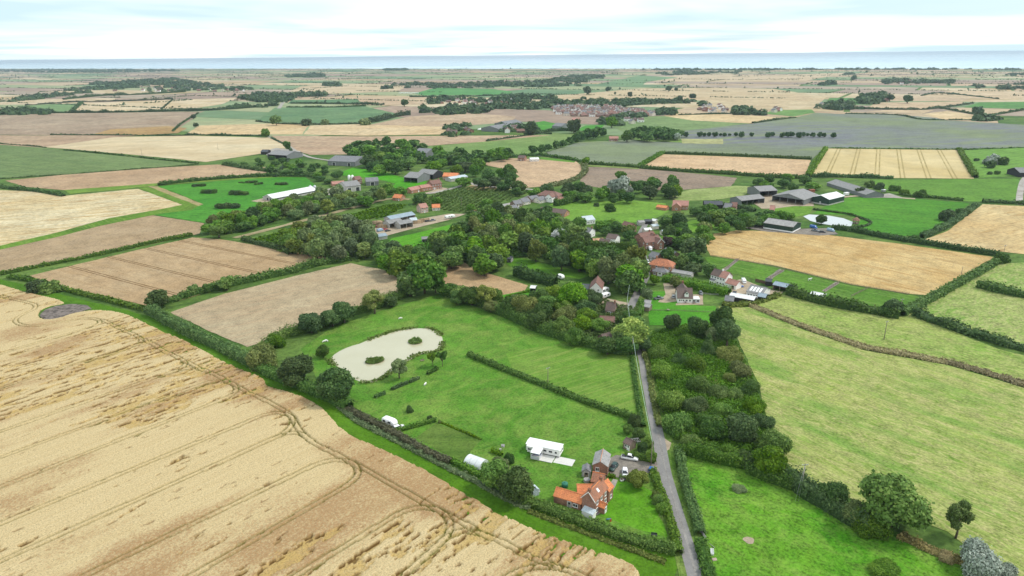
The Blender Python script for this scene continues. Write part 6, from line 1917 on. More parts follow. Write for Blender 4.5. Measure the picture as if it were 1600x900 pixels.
class Block:
    """one gabled, hipped, lean-to or flat-roofed volume in the local frame of its building"""
    def __init__(s, root, L, W, hw, hr, wall, roof, x=0, y=0, rz=0, kind='gable', wname='wall', rname='roof', over=0.3, open_front=False, th=0.16, open_gable=None):
        s.root, s.L, s.W, s.hw, s.hr, s.x, s.y, s.rz = root, L, W, hw, hr, x, y, rz
        a, c = L / 2, W / 2
        b = MB()
        rb = MB()
        if kind == 'gable':
            prof = [(-c, 0), (c, 0), (c, hw), (0, hw + hr), (-c, hw)]
            if open_gable:
                q = -1 if open_gable == 'left' else 1
                b.prism(prof, min(-q * a, -q * (a - 0.25)), max(-q * a, -q * (a - 0.25)))
                b.box(min(-q * (a - 0.25), q * a), max(-q * (a - 0.25), q * a), c - 0.25, c, 0, hw)
                b.box(min(-q * (a - 0.25), q * a), max(-q * (a - 0.25), q * a), -c, -c + 0.25, 0, hw)
                b.prism([(-c + 0.25, hw), (c - 0.25, hw), (0.25, hw + hr - 0.25), (-0.25, hw + hr - 0.25)], min(q * a, q * (a - 0.2)), max(q * a, q * (a - 0.2)))
                for i in (1, 2, 3):
                    yy = -c + W * i / 4
                    b.box(min(q * a, q * (a - 0.3)), max(q * a, q * (a - 0.3)), yy - 0.15, yy + 0.15, 0, hw)
            elif not open_front:
                b.prism(prof, -a, a)
            else:
                b.prism(prof, -a, -a + 0.25)
                b.prism(prof, a - 0.25, a)
                b.box(-a + 0.25, a - 0.25, c - 0.25, c, 0, hw)
                n = max(2, int(L / 6))
                for i in range(1, n):
                    xx = -a + L * i / n
                    b.box(xx - 0.15, xx + 0.15, -c, -c + 0.3, 0, hw)
            k = hr / c
            e = c + over
            rp = [(-e, hw - over * k + 0.03), (0, hw + hr + 0.03), (e, hw - over * k + 0.03), (e, hw - over * k + 0.03 + th), (0, hw + hr + 0.03 + th * 1.15), (-e, hw - over * k + 0.03 + th)]
            vs = [(-a - over, yy, zz) for yy, zz in rp] + [(a + over, yy, zz) for yy, zz in rp]
            fs = [(0, 1, 4, 5), (1, 2, 3, 4), (11, 10, 7, 6), (10, 9, 8, 7), (0, 6, 7, 1), (1, 7, 8, 2), (2, 8, 9, 3), (3, 9, 10, 4), (4, 10, 11, 5), (5, 11, 6, 0)]
            rb.add(vs, fs)
            # ridge tiles
            rb.prism([(-0.16, hw + hr + th * 0.9), (0.16, hw + hr + th * 0.9), (0.08, hw + hr + th * 1.15 + 0.14), (-0.08, hw + hr + th * 1.15 + 0.14)], -a - over - 0.02, a + over + 0.02, 1)
        elif kind == 'hip':
            b.box(-a, a, -c, c, 0, hw)
            e, f = c + over, a + over
            r = max(0.2, a - c * 0.95)
            z0, z1 = hw - over * hr / c + 0.02, hw + hr + 0.1
            rb.add([(-f, -e, z0), (f, -e, z0), (f, e, z0), (-f, e, z0), (-r, 0, z1), (r, 0, z1)], [(0, 1, 5, 4), (2, 3, 4, 5), (1, 2, 5), (3, 0, 4), (3, 2, 1, 0)])
            rb.box(-r, r, -0.12, 0.12, z1 - 0.05, z1 + 0.1, 1)
        elif kind == 'lean':      # high at +y
            b.prism([(-c, 0), (c, 0), (c, hw + hr), (-c, hw)], -a, a) if not open_front else b.box(-a, a, c - 0.2, c, 0, hw + hr).box(-a, -a + 0.2, -c, c - 0.2, 0, hw).box(a - 0.2, a, -c, c - 0.2, 0, hw)
            k = hr / W
            rb.prism([(-c - over, hw - k * over + 0.02), (c + 0.02, hw + hr + 0.02), (c + 0.02, hw + hr + 0.02 + th), (-c - over, hw - k * over + 0.02 + th)], -a - over, a + over)
        else:                      # flat
            b.box(-a, a, -c, c, 0, hw)
            rb.box(-a - over, a + over, -c - over, c + over, hw + 0.01, hw + 0.01 + th * 1.4)
        s.wall = b.build(wname, wall, root, (x, y, 0), rz)
        s.roof = rb.build(rname, [roof, roof if kind != 'gable' or roof not in (PAN_B,) else PAN_O], root, (x, y, 0), rz)

    def win(s, side, xs, z, wd=1.1, ht=1.1, mesh=None):
        cr, sr = math.cos(s.rz), math.sin(s.rz)
        for q in xs:
            if side == 'front':
                lx, ly, r = q, -s.W / 2 - 0.045, 0
            elif side == 'back':
                lx, ly, r = q, s.W / 2 + 0.045, math.pi
            elif side == 'left':
                lx, ly, r = -s.L / 2 - 0.045, q, -math.pi / 2
            else:
                lx, ly, r = s.L / 2 + 0.045, q, math.pi / 2
            put_win(s.root, s.x + lx * cr - ly * sr, s.y + lx * sr + ly * cr, z, wd, ht, s.rz + r, mesh)

    def door(s, side, q, mat=None, wd=0.95, ht=2.05, z=0.02):
        cr, sr = math.cos(s.rz), math.sin(s.rz)
        lx, ly, r = {'front': (q, -s.W / 2 - 0.03, 0), 'back': (q, s.W / 2 + 0.03, math.pi), 'left': (-s.L / 2 - 0.03, q, -math.pi / 2), 'right': (s.L / 2 + 0.03, q, math.pi / 2)}[side]
        o = ob('door', door_mesh(mat or WHITE), s.root, (s.x + lx * cr - ly * sr, s.y + lx * sr + ly * cr, z), s.rz + r)
        o.scale = (wd, 1, ht)
        return o

    def chimney(s, q, wall=None, y=0.0, h=1.2, pots=1, sz=0.35):
        b = MB()
        top = s.hw + s.hr
        z0 = -0.4 - abs(y) * s.hr / (s.W / 2)
        b.box(-sz, sz, -sz * 1.2, sz * 1.2, z0, h).box(-sz - 0.06, sz + 0.06, -sz * 1.2 - 0.06, sz * 1.2 + 0.06, h, h + 0.12)
        for p in range(pots):
            yy = (p - (pots - 1) / 2) * 0.36
            b.tube([(0, yy, h + 0.1), (0, yy, h + 0.55)], [0.13, 0.11], 6, 1)
        return b.build('chimney', [wall or BRICK, PAN_O], s.roof, (q, y, top))

    def garage(s, side, q, wd=2.4, ht=2.1, mat=None):
        return s.door(side, q, mat or WHITE, wd, ht)


def site(Apx, Bpx, hridge, length=None):
    """centre, length and angle of a ridge seen from pixel A to pixel B; local -y is turned towards the camera"""
    a, b = G(*Apx, hridge), G(*Bpx, hridge)
    c = (a + b) / 2
    d = b - a
    ang = math.atan2(d.y, d.x)
    fx, fy = math.sin(ang), -math.cos(ang)          # world direction of local -y
    if fx * -c.x + fy * -c.y < 0:
        ang += math.pi
    return Vector((c.x, c.y, 0)), (length or d.length), ang


def spread(L, n, m=1.2):
    return [-L / 2 + m + (L - 2 * m) * (i / (n - 1) if n > 1 else 0.5) for i in range(n)]


SITES = []


def house(name, label, A_, B_, W, hw, hr, wall, roof, cat='house', kind='gable', chim=(), wins=2, storeys=1, L=None, group=None, door=True, gwin=True, over=0.3, winmesh=None):
    c, LL, ang = site(A_, B_, hw + hr, L)
    SITES.append((c, LL, W, 'hidden' in label or 'peeping' in label))
    r = thing(name, label, cat, c, ang, group)
    bl = Block(r, LL, W, hw, hr, wall, roof, kind=kind, over=over)
    for q in chim:
        bl.chimney(q * LL / 2)
    if wins:
        xs = spread(LL, wins)
        for st in range(storeys):
            z = 1.45 + st * (hw / storeys)
            bl.win('front', [x for x in xs], z, 1.15, 1.05 if storeys == 1 else 1.1, winmesh)
            bl.win('back', xs[::2], z, 1.1, 1.0, winmesh)
            if gwin:
                bl.win('left', [-W * 0.2], z, 0.95, 1.0, winmesh)
                bl.win('right', [W * 0.2], z, 0.95, 1.0, winmesh)
        if door:
            bl.door('front', (xs[0] + xs[1]) / 2 if len(xs) > 1 else LL * 0.3)
    return r, bl


# ------------------------------------------------------------ the red brick farmhouse by the lane
c, L_, ang = site((920, 769.5), (940, 748.5), 7.0)
fh = thing('brick_farmhouse', 'red brick L-shaped farmhouse with bright orange pantile wing roofs near the lane', 'house', c, ang)
main = Block(fh, L_, 4.0, 4.9, 2.1, BRICK, PAN_B, over=0.22)
main.chimney(-L_ / 2 + 0.45, BRICK, h=0.9, pots=2)
main.chimney(L_ / 2 - 0.45, BRICK, h=0.9, pots=2)
# which local end points at the near gable, and which side is the garden front (to the right in the picture)?
def loc_of(root, p):
    d = Vector((p.x - root.location.x, p.y - root.location.y))
    a = -root.rotation_euler.z
    return Vector((d.x * math.cos(a) - d.y * math.sin(a), d.x * math.sin(a) + d.y * math.cos(a)))
gq = loc_of(fh, G(920, 769.5, 7.0))
END = 'left' if gq.x < 0 else 'right'
ES = -1 if gq.x < 0 else 1
fr = loc_of(fh, c + Vector((6, -4, 0)))
FRONT = 'front' if fr.y < 0 else 'back'
FS = -1 if fr.y < 0 else 1
main.win(FRONT, [-L_ * 0.32, 0.0, L_ * 0.32], 3.75, 1.0, 1.2)
main.win(FRONT, [-L_ * 0.34, L_ * 0.34], 1.45, 1.15, 1.3)
main.win('front' if FRONT == 'back' else 'back', [L_ * 0.25, -L_ * 0.2], 3.7, 0.9, 1.1)
# white verge boards on the near gable
b = MB()
for sgn in (-1, 1):
    vs = []
    for (yy, zz) in ((0, 7.32), (sgn * 2.27, 4.66)):
        for dx in (0, 0.09):
            for dz in (-0.22, 0.06):
                vs.append((ES * (L_ / 2 + 0.24 + dx), yy, zz + dz))
    b.add(vs, [(0, 1, 3, 2), (4, 6, 7, 5), (0, 4, 5, 1), (2, 3, 7, 6), (1, 5, 7, 3), (0, 2, 6, 4)])
b.build('verge_board', WHITE, fh)
# rooflight
b = MB()
b.box(-0.4, 0.4, -0.55, 0.55, 0, 0.1, 0)
b.box(-0.32, 0.32, -0.47, 0.47, 0.1, 0.13, 1)
rl = b.build('rooflight', [WHITE, WHITE], fh, (ES * L_ * 0.05, FS * 1.0, 6.16))
rl.rotation_euler = (-FS * math.atan2(2.1, 2.0), 0, 0)
# porch on the garden front
pq = loc_of(fh, G(937, 788))
pch = Block(fh, 1.8, 1.9, 2.2, 0.9, BRICK, PAN_O, x=ES * L_ * 0.10, y=FS * (2.0 + 0.9), rz=math.pi / 2, wname='porch_wall', rname='porch_roof', over=0.2)
pch.door('right' if FS > 0 else 'left', 0, WHITE)
# lower rear part at the far end
far = Block(fh, 2.8, 3.8, 3.8, 1.7, BRICK, PAN_O, x=-ES * (L_ / 2 + 1.41), y=FS * 0.5, wname='rear_wall', rname='rear_roof', over=0.2)
far.win(FRONT, [0.0], 1.5, 1.0, 1.1)
# long low wing with the brightest orange roof
wc, wl, wang = site((870, 761.5), (912, 774), 3.9)
wq = loc_of(fh, wc)
wing = Block(fh, wl, 4.0, 2.4, 1.45, BRICK, PAN_O, x=wq.x, y=wq.y, rz=wang - ang, wname='wing_wall', rname='wing_roof', over=0.2)
wing.win('front', [wl * 0.30], 1.35, 1.5, 1.1)
wing.door('front', wl * 0.08, GREY_T, 1.1, 2.0)
wing.win('back', [-wl * 0.25, wl * 0.15], 1.4, 1.1, 1.0)
lc, ll, lang = site((905, 757), (926, 757), 4.2)
lq = loc_of(fh, lc)
link = Block(fh, ll + 1.0, 4.6, 2.6, 1.5, BRICK, PAN_O, x=lq.x, y=lq.y, rz=lang - ang, wname='link_wall', rname='link_roof', over=0.2)
b = MB()
x0 = ES * (L_ / 2 + 0.02)
x1 = ES * (L_ / 2 + 1.9)
xa, xb = min(x0, x1), max(x0, x1)
b.box(xa, xb, FS * 0.7 - 1.7, FS * 0.7 + 1.7, 0, 1.9)
b.build('lean_to', [RENDER_W], fh)
b = MB()
hi, lo = 2.35, 1.95
b.add([(x0, FS * 0.7 - 1.85, hi), (x0, FS * 0.7 + 1.85, hi), (x1 + ES * 0.15, FS * 0.7 + 1.85, lo), (x1 + ES * 0.15, FS * 0.7 - 1.85, lo),
       (x0, FS * 0.7 - 1.85, hi + .08), (x0, FS * 0.7 + 1.85, hi + .08), (x1 + ES * 0.15, FS * 0.7 + 1.85, lo + .08), (x1 + ES * 0.15, FS * 0.7 - 1.85, lo + .08)],
      [(0, 3, 2, 1), (4, 5, 6, 7), (0, 1, 5, 4), (1, 2, 6, 5), (2, 3, 7, 6), (3, 0, 4, 7)])
b.build('lean_to_roof', [STEEL_G], fh)
# outbuildings
house('brick_outhouse', 'small outhouse with a weathered orange pantile roof joined to the end of the farmhouse', (927, 738), (944.5, 741.5), 4.6, 2.3, 1.6, BRICK, PAN_B, cat='outbuilding', wins=1, gwin=False, over=0.2)
r, bl = house('stone_barn', 'old brick barn with a grey sheet roof and orange ridge tiles by the gravel drive', (942.4, 702.5), (938, 721.5), 4.5, 3.5, 1.4, BRICK, SLATE_L, cat='barn', wins=0, over=0.2)
nearend = 'left' if loc_of(r, G(938, 740)).x < 0 else 'right'
bl.win(nearend, [-0.8 if nearend == 'right' else 0.8], 2.2, 1.1, 1.3, WIN)
bl.door('front', 2.0, TIMBER, 2.2, 2.2)
bl.win('back', [-2, 1.5], 1.6, 1.0, 1.0)
b = MB()
b.prism([(-0.13, 5.10), (0.13, 5.10), (0.06, 5.24), (-0.06, 5.24)], -bl.L / 2 - 0.25, bl.L / 2 + 0.25)
b.build('ridge_tiles', PAN_O, r)
r, bl = house('garden_shed', 'grey double-doored garden shed standing between the lawn and the old barn', (917, 727), (916.5, 731), 2.6, 2.0, 0.8, GREY_T, SLATE, cat='shed', wins=0, over=0.15, L=3.0)
bl.door('left', 0, TIMBER, 1.3, 1.8)
bl.door('right', 0, TIMBER, 1.3, 1.8)
r, bl = house('garden_shed', 'brown-roofed garden shed among trees beside the lane', (979, 684), (989, 689), 3.2, 2.1, 1.0, TIMBER, TILE_B, cat='shed', wins=1, over=0.2, gwin=False, door=True)
r, bl = house('garden_shed', 'small pale blue shed at the edge of the lawn beside the round glossy tree', (833, 759), (836, 762), 2.0, 1.9, 0.6, STEEL_G, STEEL_G, cat='shed', wins=0, over=0.12, L=2.4)
bl.door('front', 0, STEEL_G, 0.9, 1.7)
r, bl = house('glasshouse', 'small pale greenhouse half hidden between two trees at the boundary hedge', (784, 742), (793, 744), 2.6, 1.6, 1.0, simple('horticultural_glass', (0.55, 0.60, 0.62), 0.15, 0.06), simple('horticultural_glass', (0.55, 0.60, 0.62), 0.15, 0.06), cat='greenhouse', wins=0, over=0.05)

# ------------------------------------------------------------ static caravan with deck
c, L_, ang = site((829, 688), (873.5, 697), 3.1, 11.2)
st = thing('static_caravan', 'long white static caravan with a glazed deck on the lower lawn', 'static caravan', c, ang)
W_ = 3.9
b = MB()
prof = [(-W_ / 2, 0.55), (W_ / 2, 0.55), (W_ / 2, 2.75), (W_ / 2 - 0.12, 2.82), (0, 3.1), (-W_ / 2 + 0.12, 2.82), (-W_ / 2, 2.75)]
b.prism(prof, -L_ / 2, L_ / 2, 0)
b.box(-L_ / 2 - 0.02, L_ / 2 + 0.02, -W_ / 2 - 0.02, W_ / 2 + 0.02, 0.62, 0.78, 0)
body = b.build('body', [WHITE], st)
b = MB()
b.prism([(-W_ / 2 - 0.12, 2.79), (0, 3.14), (W_ / 2 + 0.12, 2.79), (W_ / 2 + 0.12, 2.86), (0, 3.21), (-W_ / 2 - 0.12, 2.86)], -L_ / 2 - 0.12, L_ / 2 + 0.12)
b.build('roof', [simple('white_roof_sheet', (0.80, 0.80, 0.79), 0.45, 0.03)], st)
b = MB()
b.box(-L_ / 2 + 0.3, L_ / 2 - 0.3, -W_ / 2 + 0.3, W_ / 2 - 0.3, 0.02, 0.55)
b.build('chassis', [FRAME_D], st)
for x, wd in ((-4.3, 1.5), (-2.6, 0.9), (0.8, 1.2), (2.6, 1.4), (4.4, 0.8)):
    put_win(st, x, -W_ / 2 - 0.045, 1.75, wd, 0.85, 0, WIN1)
    put_win(st, x, W_ / 2 + 0.045, 1.75, wd, 0.85, math.pi, WIN1)
for s in (-1, 1):
    put_win(st, s * (L_ / 2 + 0.045), -0.8, 1.8, 1.1, 0.9, s * math.pi / 2, WIN1)
    put_win(st, s * (L_ / 2 + 0.045), 0.8, 1.8, 1.1, 0.9, s * math.pi / 2, WIN1)
b = MB()                # front bay
b.box(-4.95, -2.0, -W_ / 2 - 0.75, -W_ / 2 - 0.01, 0.5, 2.55)
b.prism([(-W_ / 2 - 0.9, 2.56), (-W_ / 2 + 0.1, 2.9), (-W_ / 2 + 0.1, 2.96), (-W_ / 2 - 0.9, 2.62)], -5.05, -1.9)
b.build('bay', [WHITE], st)
put_win(st, -4.2, -W_ / 2 - 0.8, 1.7, 1.1, 0.95, 0, WIN)
put_win(st, -2.8, -W_ / 2 - 0.8, 1.7, 1.1, 0.95, 0, WIN)
dk = thing('timber_deck', 'pale grey railed deck with a covered seat in front of the static caravan', 'deck', c, ang)
DK = simple('pale_decking', (0.60, 0.58, 0.54), 0.8, 0.08, 1.2, stretch=(0.3, 6, 1))
b = MB()
y0 = -W_ / 2 - 0.15
b.box(-2.6, 4.3, y0 - 3.6, y0, 0.22, 0.36)
b.box(-2.5, 4.2, y0 - 3.5, y0 - 0.1, 0.0, 0.22)
b.build('boards', [DK], dk)
b = MB()
for x0, x1, ya, yb in ((-2.6, 0.2, y0 - 3.6, y0 - 3.55), (-2.6, -2.55, y0 - 3.55, y0 - 0.8), (0.15, 0.2, y0 - 3.55, y0 - 0.8)):
    b.box(x0, x1, ya, yb, 0.36, 1.36)
b.build('balustrade', [simple('frosted_screen', (0.55, 0.56, 0.62), 0.2, 0.05)], dk)
b = MB()
for x in (-2.6, 0.15):
    for y in (y0 - 3.6, y0 - 0.8):
        b.box(x - 0.04, x + 0.09, y - 0.04, y + 0.09, 0.36, 2.5)
b.prism([(y0 - 3.7, 2.5), (y0 - 0.1, 2.72), (y0 - 0.1, 2.78), (y0 - 3.7, 2.56)], -2.75, 0.35)
b.build('canopy', [WHITE], dk)
b = MB()
b.box(-2.2, -0.2, y0 - 1.5, y0 - 0.9, 0.36, 0.8).box(-2.2, -0.2, y0 - 0.95, y0 - 0.8, 0.8, 1.2)
b.build('seat', [simple('lilac_cushion', (0.35, 0.36, 0.50), 0.9)], dk)
pv = thing('paved_terrace', 'pale paved terrace beside the right end of the static caravan', 'terrace', c, ang)
b = MB()
b.box(4.5, 10.6, y0 - 2.9, y0 + 0.9, 0.02, 0.14)
b.build('paving', [DK], pv)

# ------------------------------------------------------------ polytunnel
pc, pl, pang = site((731, 711), (756, 720), 2.4)
pt = thing('polytunnel', 'white arched polytunnel beside the boundary hedge', 'polytunnel', pc, pang)
POLY = simple('milky_polythene', (0.66, 0.68, 0.67), 0.3, 0.08, 1.2, stretch=(2.5, 0.5, 0.5))
R_ = 2.5
arc = [(R_ * math.cos(a), 0.35 + 2.05 * math.sin(a)) for a in [i * math.pi / 14 for i in range(15)]]
b = MB()
b.prism([(R_, 0.0)] + arc + [(-R_, 0.0)], -pl / 2, pl / 2)
b.build('cover', [POLY], pt)
b = MB()
n = int(pl / 1.6)
for i in range(n + 1):
    x = -pl / 2 + pl * i / n
    b.tube([(x, (R_ + 0.02) * math.cos(a), 0.35 + 2.07 * math.sin(a)) for a in [k * math.pi / 12 for k in range(13)]], 0.03, 5)
b.build('hoops', [STEEL], pt)
b = MB()
b.box(-0.03, 0.03, -0.6, 0.6, 0.05, 1.95)
b.build('door', [GREY_T], pt, (-pl / 2 - 0.04, 0, 0))

# ------------------------------------------------------------ houses of the village
r, bl = house('chalet_bungalow', 'white chalet bungalow with a brown dormered roof facing its bright lawn', (1058, 450), (1081, 450.5), 8.5, 2.7, 3.9, RENDER_W, TILE_B, wins=4, door=True)
dm = Block(r, 2.6, 2.0, 5.0, 1.0, WHITE, TILE_B, x=bl.L * 0.10, y=-2.6, rz=math.pi / 2, wname='dormer_wall', rname='dormer_roof', over=0.2)
dm.win('left', [0], 5.0, 1.1, 0.9)
rear = Block(r, 7.0, 6.5, 2.7, 3.2, RENDER_W, TILE_B, x=0.5, y=7.2, rz=math.pi / 2, wname='rear_wall', rname='rear_roof')
rear.chimney(2.8, BRICK)
con = Block(r, 3.6, 4.2, 2.3, 0.8, simple('conservatory_glass', (0.50, 0.54, 0.56), 0.15, 0.05), STEEL_W, x=bl.L / 2 + 1.9, y=-2.0, kind='hip', wname='conservatory_wall', rname='conservatory_roof', over=0.1)
con.win('front', [-1.0, 0.9], 1.3, 1.4, 1.5)
r, bl = house('white_farmhouse', 'long white house with a roof half brown half pink by the stable yard', (1117, 420), (1140, 426), 6.5, 5.0, 2.6, RENDER_W, TILE_B, wins=5, storeys=2)
b = MB()
k = 2.6 / 3.25
b.prism([(-3.6, 5.0 - 0.35 * k + 0.21), (0, 7.86), (3.6, 5.0 - 0.35 * k + 0.21), (3.6, 5.0 - 0.35 * k + 0.26), (0, 7.92), (-3.6, 5.0 - 0.35 * k + 0.26)], bl.L * 0.05, bl.L / 2 + 0.32)
b.build('pink_roof', [PAN_P], r)
bl.chimney(bl.L * 0.06, RENDER_W, h=0.9)
ext = Block(r, 6.5, 5.2, 2.6, 1.8, RENDER_W, PAN_P, x=bl.L / 2 + 3.4, y=-0.6, wname='extension_wall', rname='extension_roof')
ext.door('front', 1.4, TIMBER, 1.6, 2.1)
bay = Block(r, 3.0, 1.6, 2.4, 0.5, WHITE, SLATE, x=-bl.L * 0.3, y=-4.05, kind='lean', wname='porch_wall', rname='porch_roof', over=0.1)
bay.win('front', [-0.6, 0.7], 1.4, 1.0, 1.2)
r, bl = house('orange_roofed_house', 'big brick house with a hipped bright orange roof beside the lane', (1027, 403.5), (1043, 405.5), 9.0, 4.6, 2.8, BRICK_O, PAN_M, kind='hip', wins=4, storeys=2, L=14)
bl.chimney(-3.4, BRICK_O)
ln = Block(r, 9, 5.5, 2.5, 1.6, BRICK_B, SLATE, x=1.5, y=-7.3, kind='hip', wname='annexe_wall', rname='annexe_roof', over=0.25)
ln.win('front', [-2.8, 2.6], 1.3, 1.3, 1.3)
ln.garage('front', 0.2)
r, bl = house('white_gabled_house', 'white-gabled house with a steep dark red roof and a flat-roofed wing among trees', (934, 432), (931.5, 441), 6.5, 4.4, 3.4, RENDER_W, TILE_R, wins=2, storeys=2, L=11, gwin=True)
fl = Block(r, 8, 6.5, 2.8, 0, RENDER_W, FELT, x=1.5, y=-6.6 if loc_of(r, G(915, 436)).y < 0 else 6.6, kind='flat', wname='annexe_wall', rname='annexe_roof')
fl.win('front', [-2, 2], 1.5, 1.2, 1.1)
house('brown_cottage', 'small cottage with a steep dark brown roof beside the bend of the lane', (949, 472), (962, 473.5), 6.5, 2.6, 3.0, BRICK_B, TILE_B, chim=(0.8,), wins=2, cat='cottage')
house('brown_roofed_bungalow', 'low red-brown roof half hidden by trees below the small cottage', (938, 494), (960, 495), 6.0, 2.4, 1.8, BRICK, TILE_R, wins=2)
house('cottage', 'brown-roofed cottage half hidden by trees left of the lime-topped tree', (940, 523), (953, 519.5), 6.5, 2.8, 2.4, BRICK_B, TILE_B, wins=2)
house('cottage', 'brown-roofed cottage almost hidden in the village wood behind the tall clipped hedge', (948, 396.5), (958, 398.5), 6.0, 3.6, 2.4, RENDER_W, TILE_B, chim=(-0.8,), wins=2)
r, bl = house('white_house', 'white house with a pale blue-grey roof among the village trees', (909, 338.5), (925, 336.5), 9, 3.2, 2.2, RENDER_W, STEEL_G, wins=4)
r, bl = house('white_house', 'white two-storey house with a dark grey roof in front of the pale blue roof', (910, 354.4), (925.4, 357.0), 8, 4.0, 2.2, RENDER_W, SLATE, wins=3, chim=(0.9,))
r, bl = house('cream_house', 'cream house with a brown roof and low front wing behind the tall clipped hedge', (951, 365), (965.5, 367), 7.5, 4.2, 2.1, RENDER_W, TILE_B, wins=2)
fw = Block(r, 7, 4, 2.6, 1.2, RENDER_W, TILE_B, x=-3.0, y=-5.8, wname='wing_wall', rname='wing_roof')
fw.win('front', [-1.8, 1.5], 1.4, 1.2, 1.0)
house('wooden_garage', 'orange-brown wooden garage left of the cream house', (930, 373), (938, 372.5), 5, 2.3, 0.8, simple('orange_cedar', (0.42, 0.24, 0.12), 0.8, 0.15), simple('orange_cedar_roof', (0.50, 0.30, 0.17), 0.8, 0.15), cat='garage', wins=0, L=7)
house('brick_house', 'small red brick house half hidden by trees right of the white houses', (980, 347), (986, 348.5), 6, 4.4, 2.2, BRICK, TILE_R, wins=2, storeys=2, L=9)
for i, (a_, b_, lab) in enumerate([((1003, 364), (1015, 362), 'brown brick house with white-edged gables by the lane, the back one of two'), ((1008, 370), (1024, 368), 'brown brick house with white-edged gables by the lane, the front one of two')]):
    r, bl = house('gabled_brick_house', lab, a_, b_, 8, 4.6, 2.8, BRICK, TILE_R, wins=3, storeys=2, L=12, chim=(0.5,))
    fg = Block(r, 6, 5, 4.4, 2.4, BRICK, TILE_R, x=bl.L * 0.25, y=-5.0, rz=math.pi / 2, wname='gable_wall', rname='gable_roof')
    fg.win('left', [0], 3.6, 1.4, 1.1)
    fg.win('left', [0], 1.4, 1.6, 1.2)
    bb = MB()
    for sg in (-1, 1):
        bb.add([(-3.35, 0, 6.9), (-3.25, 0, 6.9), (-3.35, 0, 7.3), (-3.25, 0, 7.3), (-3.35, sg * 2.9, 4.1), (-3.25, sg * 2.9, 4.1), (-3.35, sg * 2.9, 4.5), (-3.25, sg * 2.9, 4.5)], [(0, 1, 3, 2), (4, 6, 7, 5), (0, 4, 5, 1), (2, 3, 7, 6), (1, 5, 7, 3), (0, 2, 6, 4)])
    bb.build('verge_board', [WHITE], r, (bl.L * 0.25, -5.0, 0), math.pi / 2)
house('grey_roofed_house', 'grey-roofed bungalow in the gardens below the white-edged brick houses, right', (1041, 387), (1057, 394), 8, 2.6, 2.2, BRICK_B, SLATE, wins=3)
house('grey_roofed_house', 'grey-roofed bungalow beside the lane below the white-edged brick houses, left', (1019, 393), (1031, 396), 7, 2.6, 2.2, BRICK_B, SLATE, wins=3)
r, bl = house('orange_brick_house', 'new orange brick house with rooflights at the edge of the village meadow', (1052, 313), (1076, 314), 9, 3.6, 3.0, BRICK_O, PAN_P, wins=5)
xw = Block(r, 7, 7, 3.4, 2.6, BRICK_O, PAN_P, x=-bl.L * 0.25, y=-6, rz=math.pi / 2, wname='gable_wall', rname='gable_roof')
xw.win('left', [0], 1.6, 1.6, 1.3)
house('brick_garage', 'long low orange-roofed garage left of the new orange brick house', (1028, 320), (1043, 322), 6, 2.2, 1.2, BRICK_O, PAN_O, cat='garage', wins=0, gwin=False)
r, bl = house('brown_roofed_house', 'large house with a hipped brown roof and a white side at the road bend', (851, 297.5), (868, 299), 11, 4.6, 3.0, BRICK, TILE_R, kind='hip', wins=4, storeys=2, L=20)
g2 = Block(r, 8, 7, 4.4, 2.6, RENDER_W, TILE_R, x=4, y=-7.5, rz=math.pi / 2, wname='gable_wall', rname='gable_roof')
g2.win('left', [-1.4, 1.4], 3.4, 1.2, 1.1)
g3 = Block(r, 6, 6, 2.5, 1.6, BRICK, PAN_P, x=12.5, y=-4.5, wname='garage_wall', rname='garage_roof')
house('long_bungalow', 'long brick bungalow with a brown roof and dark solar panels behind the wood', (846, 323.5), (886, 328), 9, 2.6, 2.4, BRICK_O, TILE_B, wins=6)
BUNG = [((801, 314), (812, 312.5)), ((813, 311), (824, 309)), ((826, 307), (838, 305)), ((783, 320), (792, 318)), ((796, 322), (806, 320)), ((838, 308.5), (848, 306.5))]
for k, (a_, b_) in enumerate(BUNG):
    house('grey_bungalow', ['grey-roofed bungalow in the roadside row, third from the road bend', 'grey-roofed bungalow in the roadside row, second from the road bend', 'grey-roofed bungalow nearest the road bend', 'pale-roofed bungalow at the left end of the roadside row', 'grey bungalow behind the wood, left of the long brown bungalow', 'grey bungalow between the road bend and the brown hipped house'][k], a_, b_, 8, 2.5, 2.2, CREAM if k % 2 else BRICK_B, SLATE_L if k in (3,) else SLATE, group='grey bungalows along the village lane', wins=2)
house('orange_roofed_cottage', 'orange-roofed cottage peeping over the village wood', (741, 329), (757, 326.5), 6, 2.6, 2.0, BRICK, PAN_O, wins=2, cat='cottage')
house('pink_cottage', 'pinkish cottage with an orange roof beside the sawmill yard', (654, 319), (665, 317.5), 8, 4.2, 2.6, simple('pink_render', (0.55, 0.38, 0.32), 0.8), PAN_P, wins=2, storeys=2, cat='cottage')
house('orange_roofed_cottage', 'orange-roofed cottage right of the pinkish cottage by the sawmill', (675, 319.5), (687, 319), 7, 2.6, 2.0, CREAM, PAN_O, wins=2, cat='cottage')
house('orange_roofed_cottage', 'low orange-roofed building at the end of the sandy farm track', (617, 303.5), (629, 304.5), 8, 2.6, 2.2, BRICK_O, PAN_O, wins=1, cat='outbuilding')
r, bl = house('brick_farmhouse', 'tall red brick farmhouse with white windows and a row of low orange barns', (671, 282.5), (686, 280.5), 9, 5.4, 2.8, BRICK, TILE_R, wins=4, storeys=2, chim=(-0.85, 0.85))
w1 = Block(r, 12, 7, 3.4, 2.0, BRICK_O, PAN_P, x=-bl.L / 2 - 6.1, y=-1.5, wname='wing_wall', rname='wing_roof')
w1.win('front', [-3, 0, 3], 1.5, 1.2, 1.1)
house('brick_barn', 'long low orange-tiled barn in front of the tall red brick farmhouse', (638, 293.5), (660, 289), 8, 2.8, 2.2, BRICK_O, PAN_P, cat='barn', wins=2, gwin=False)
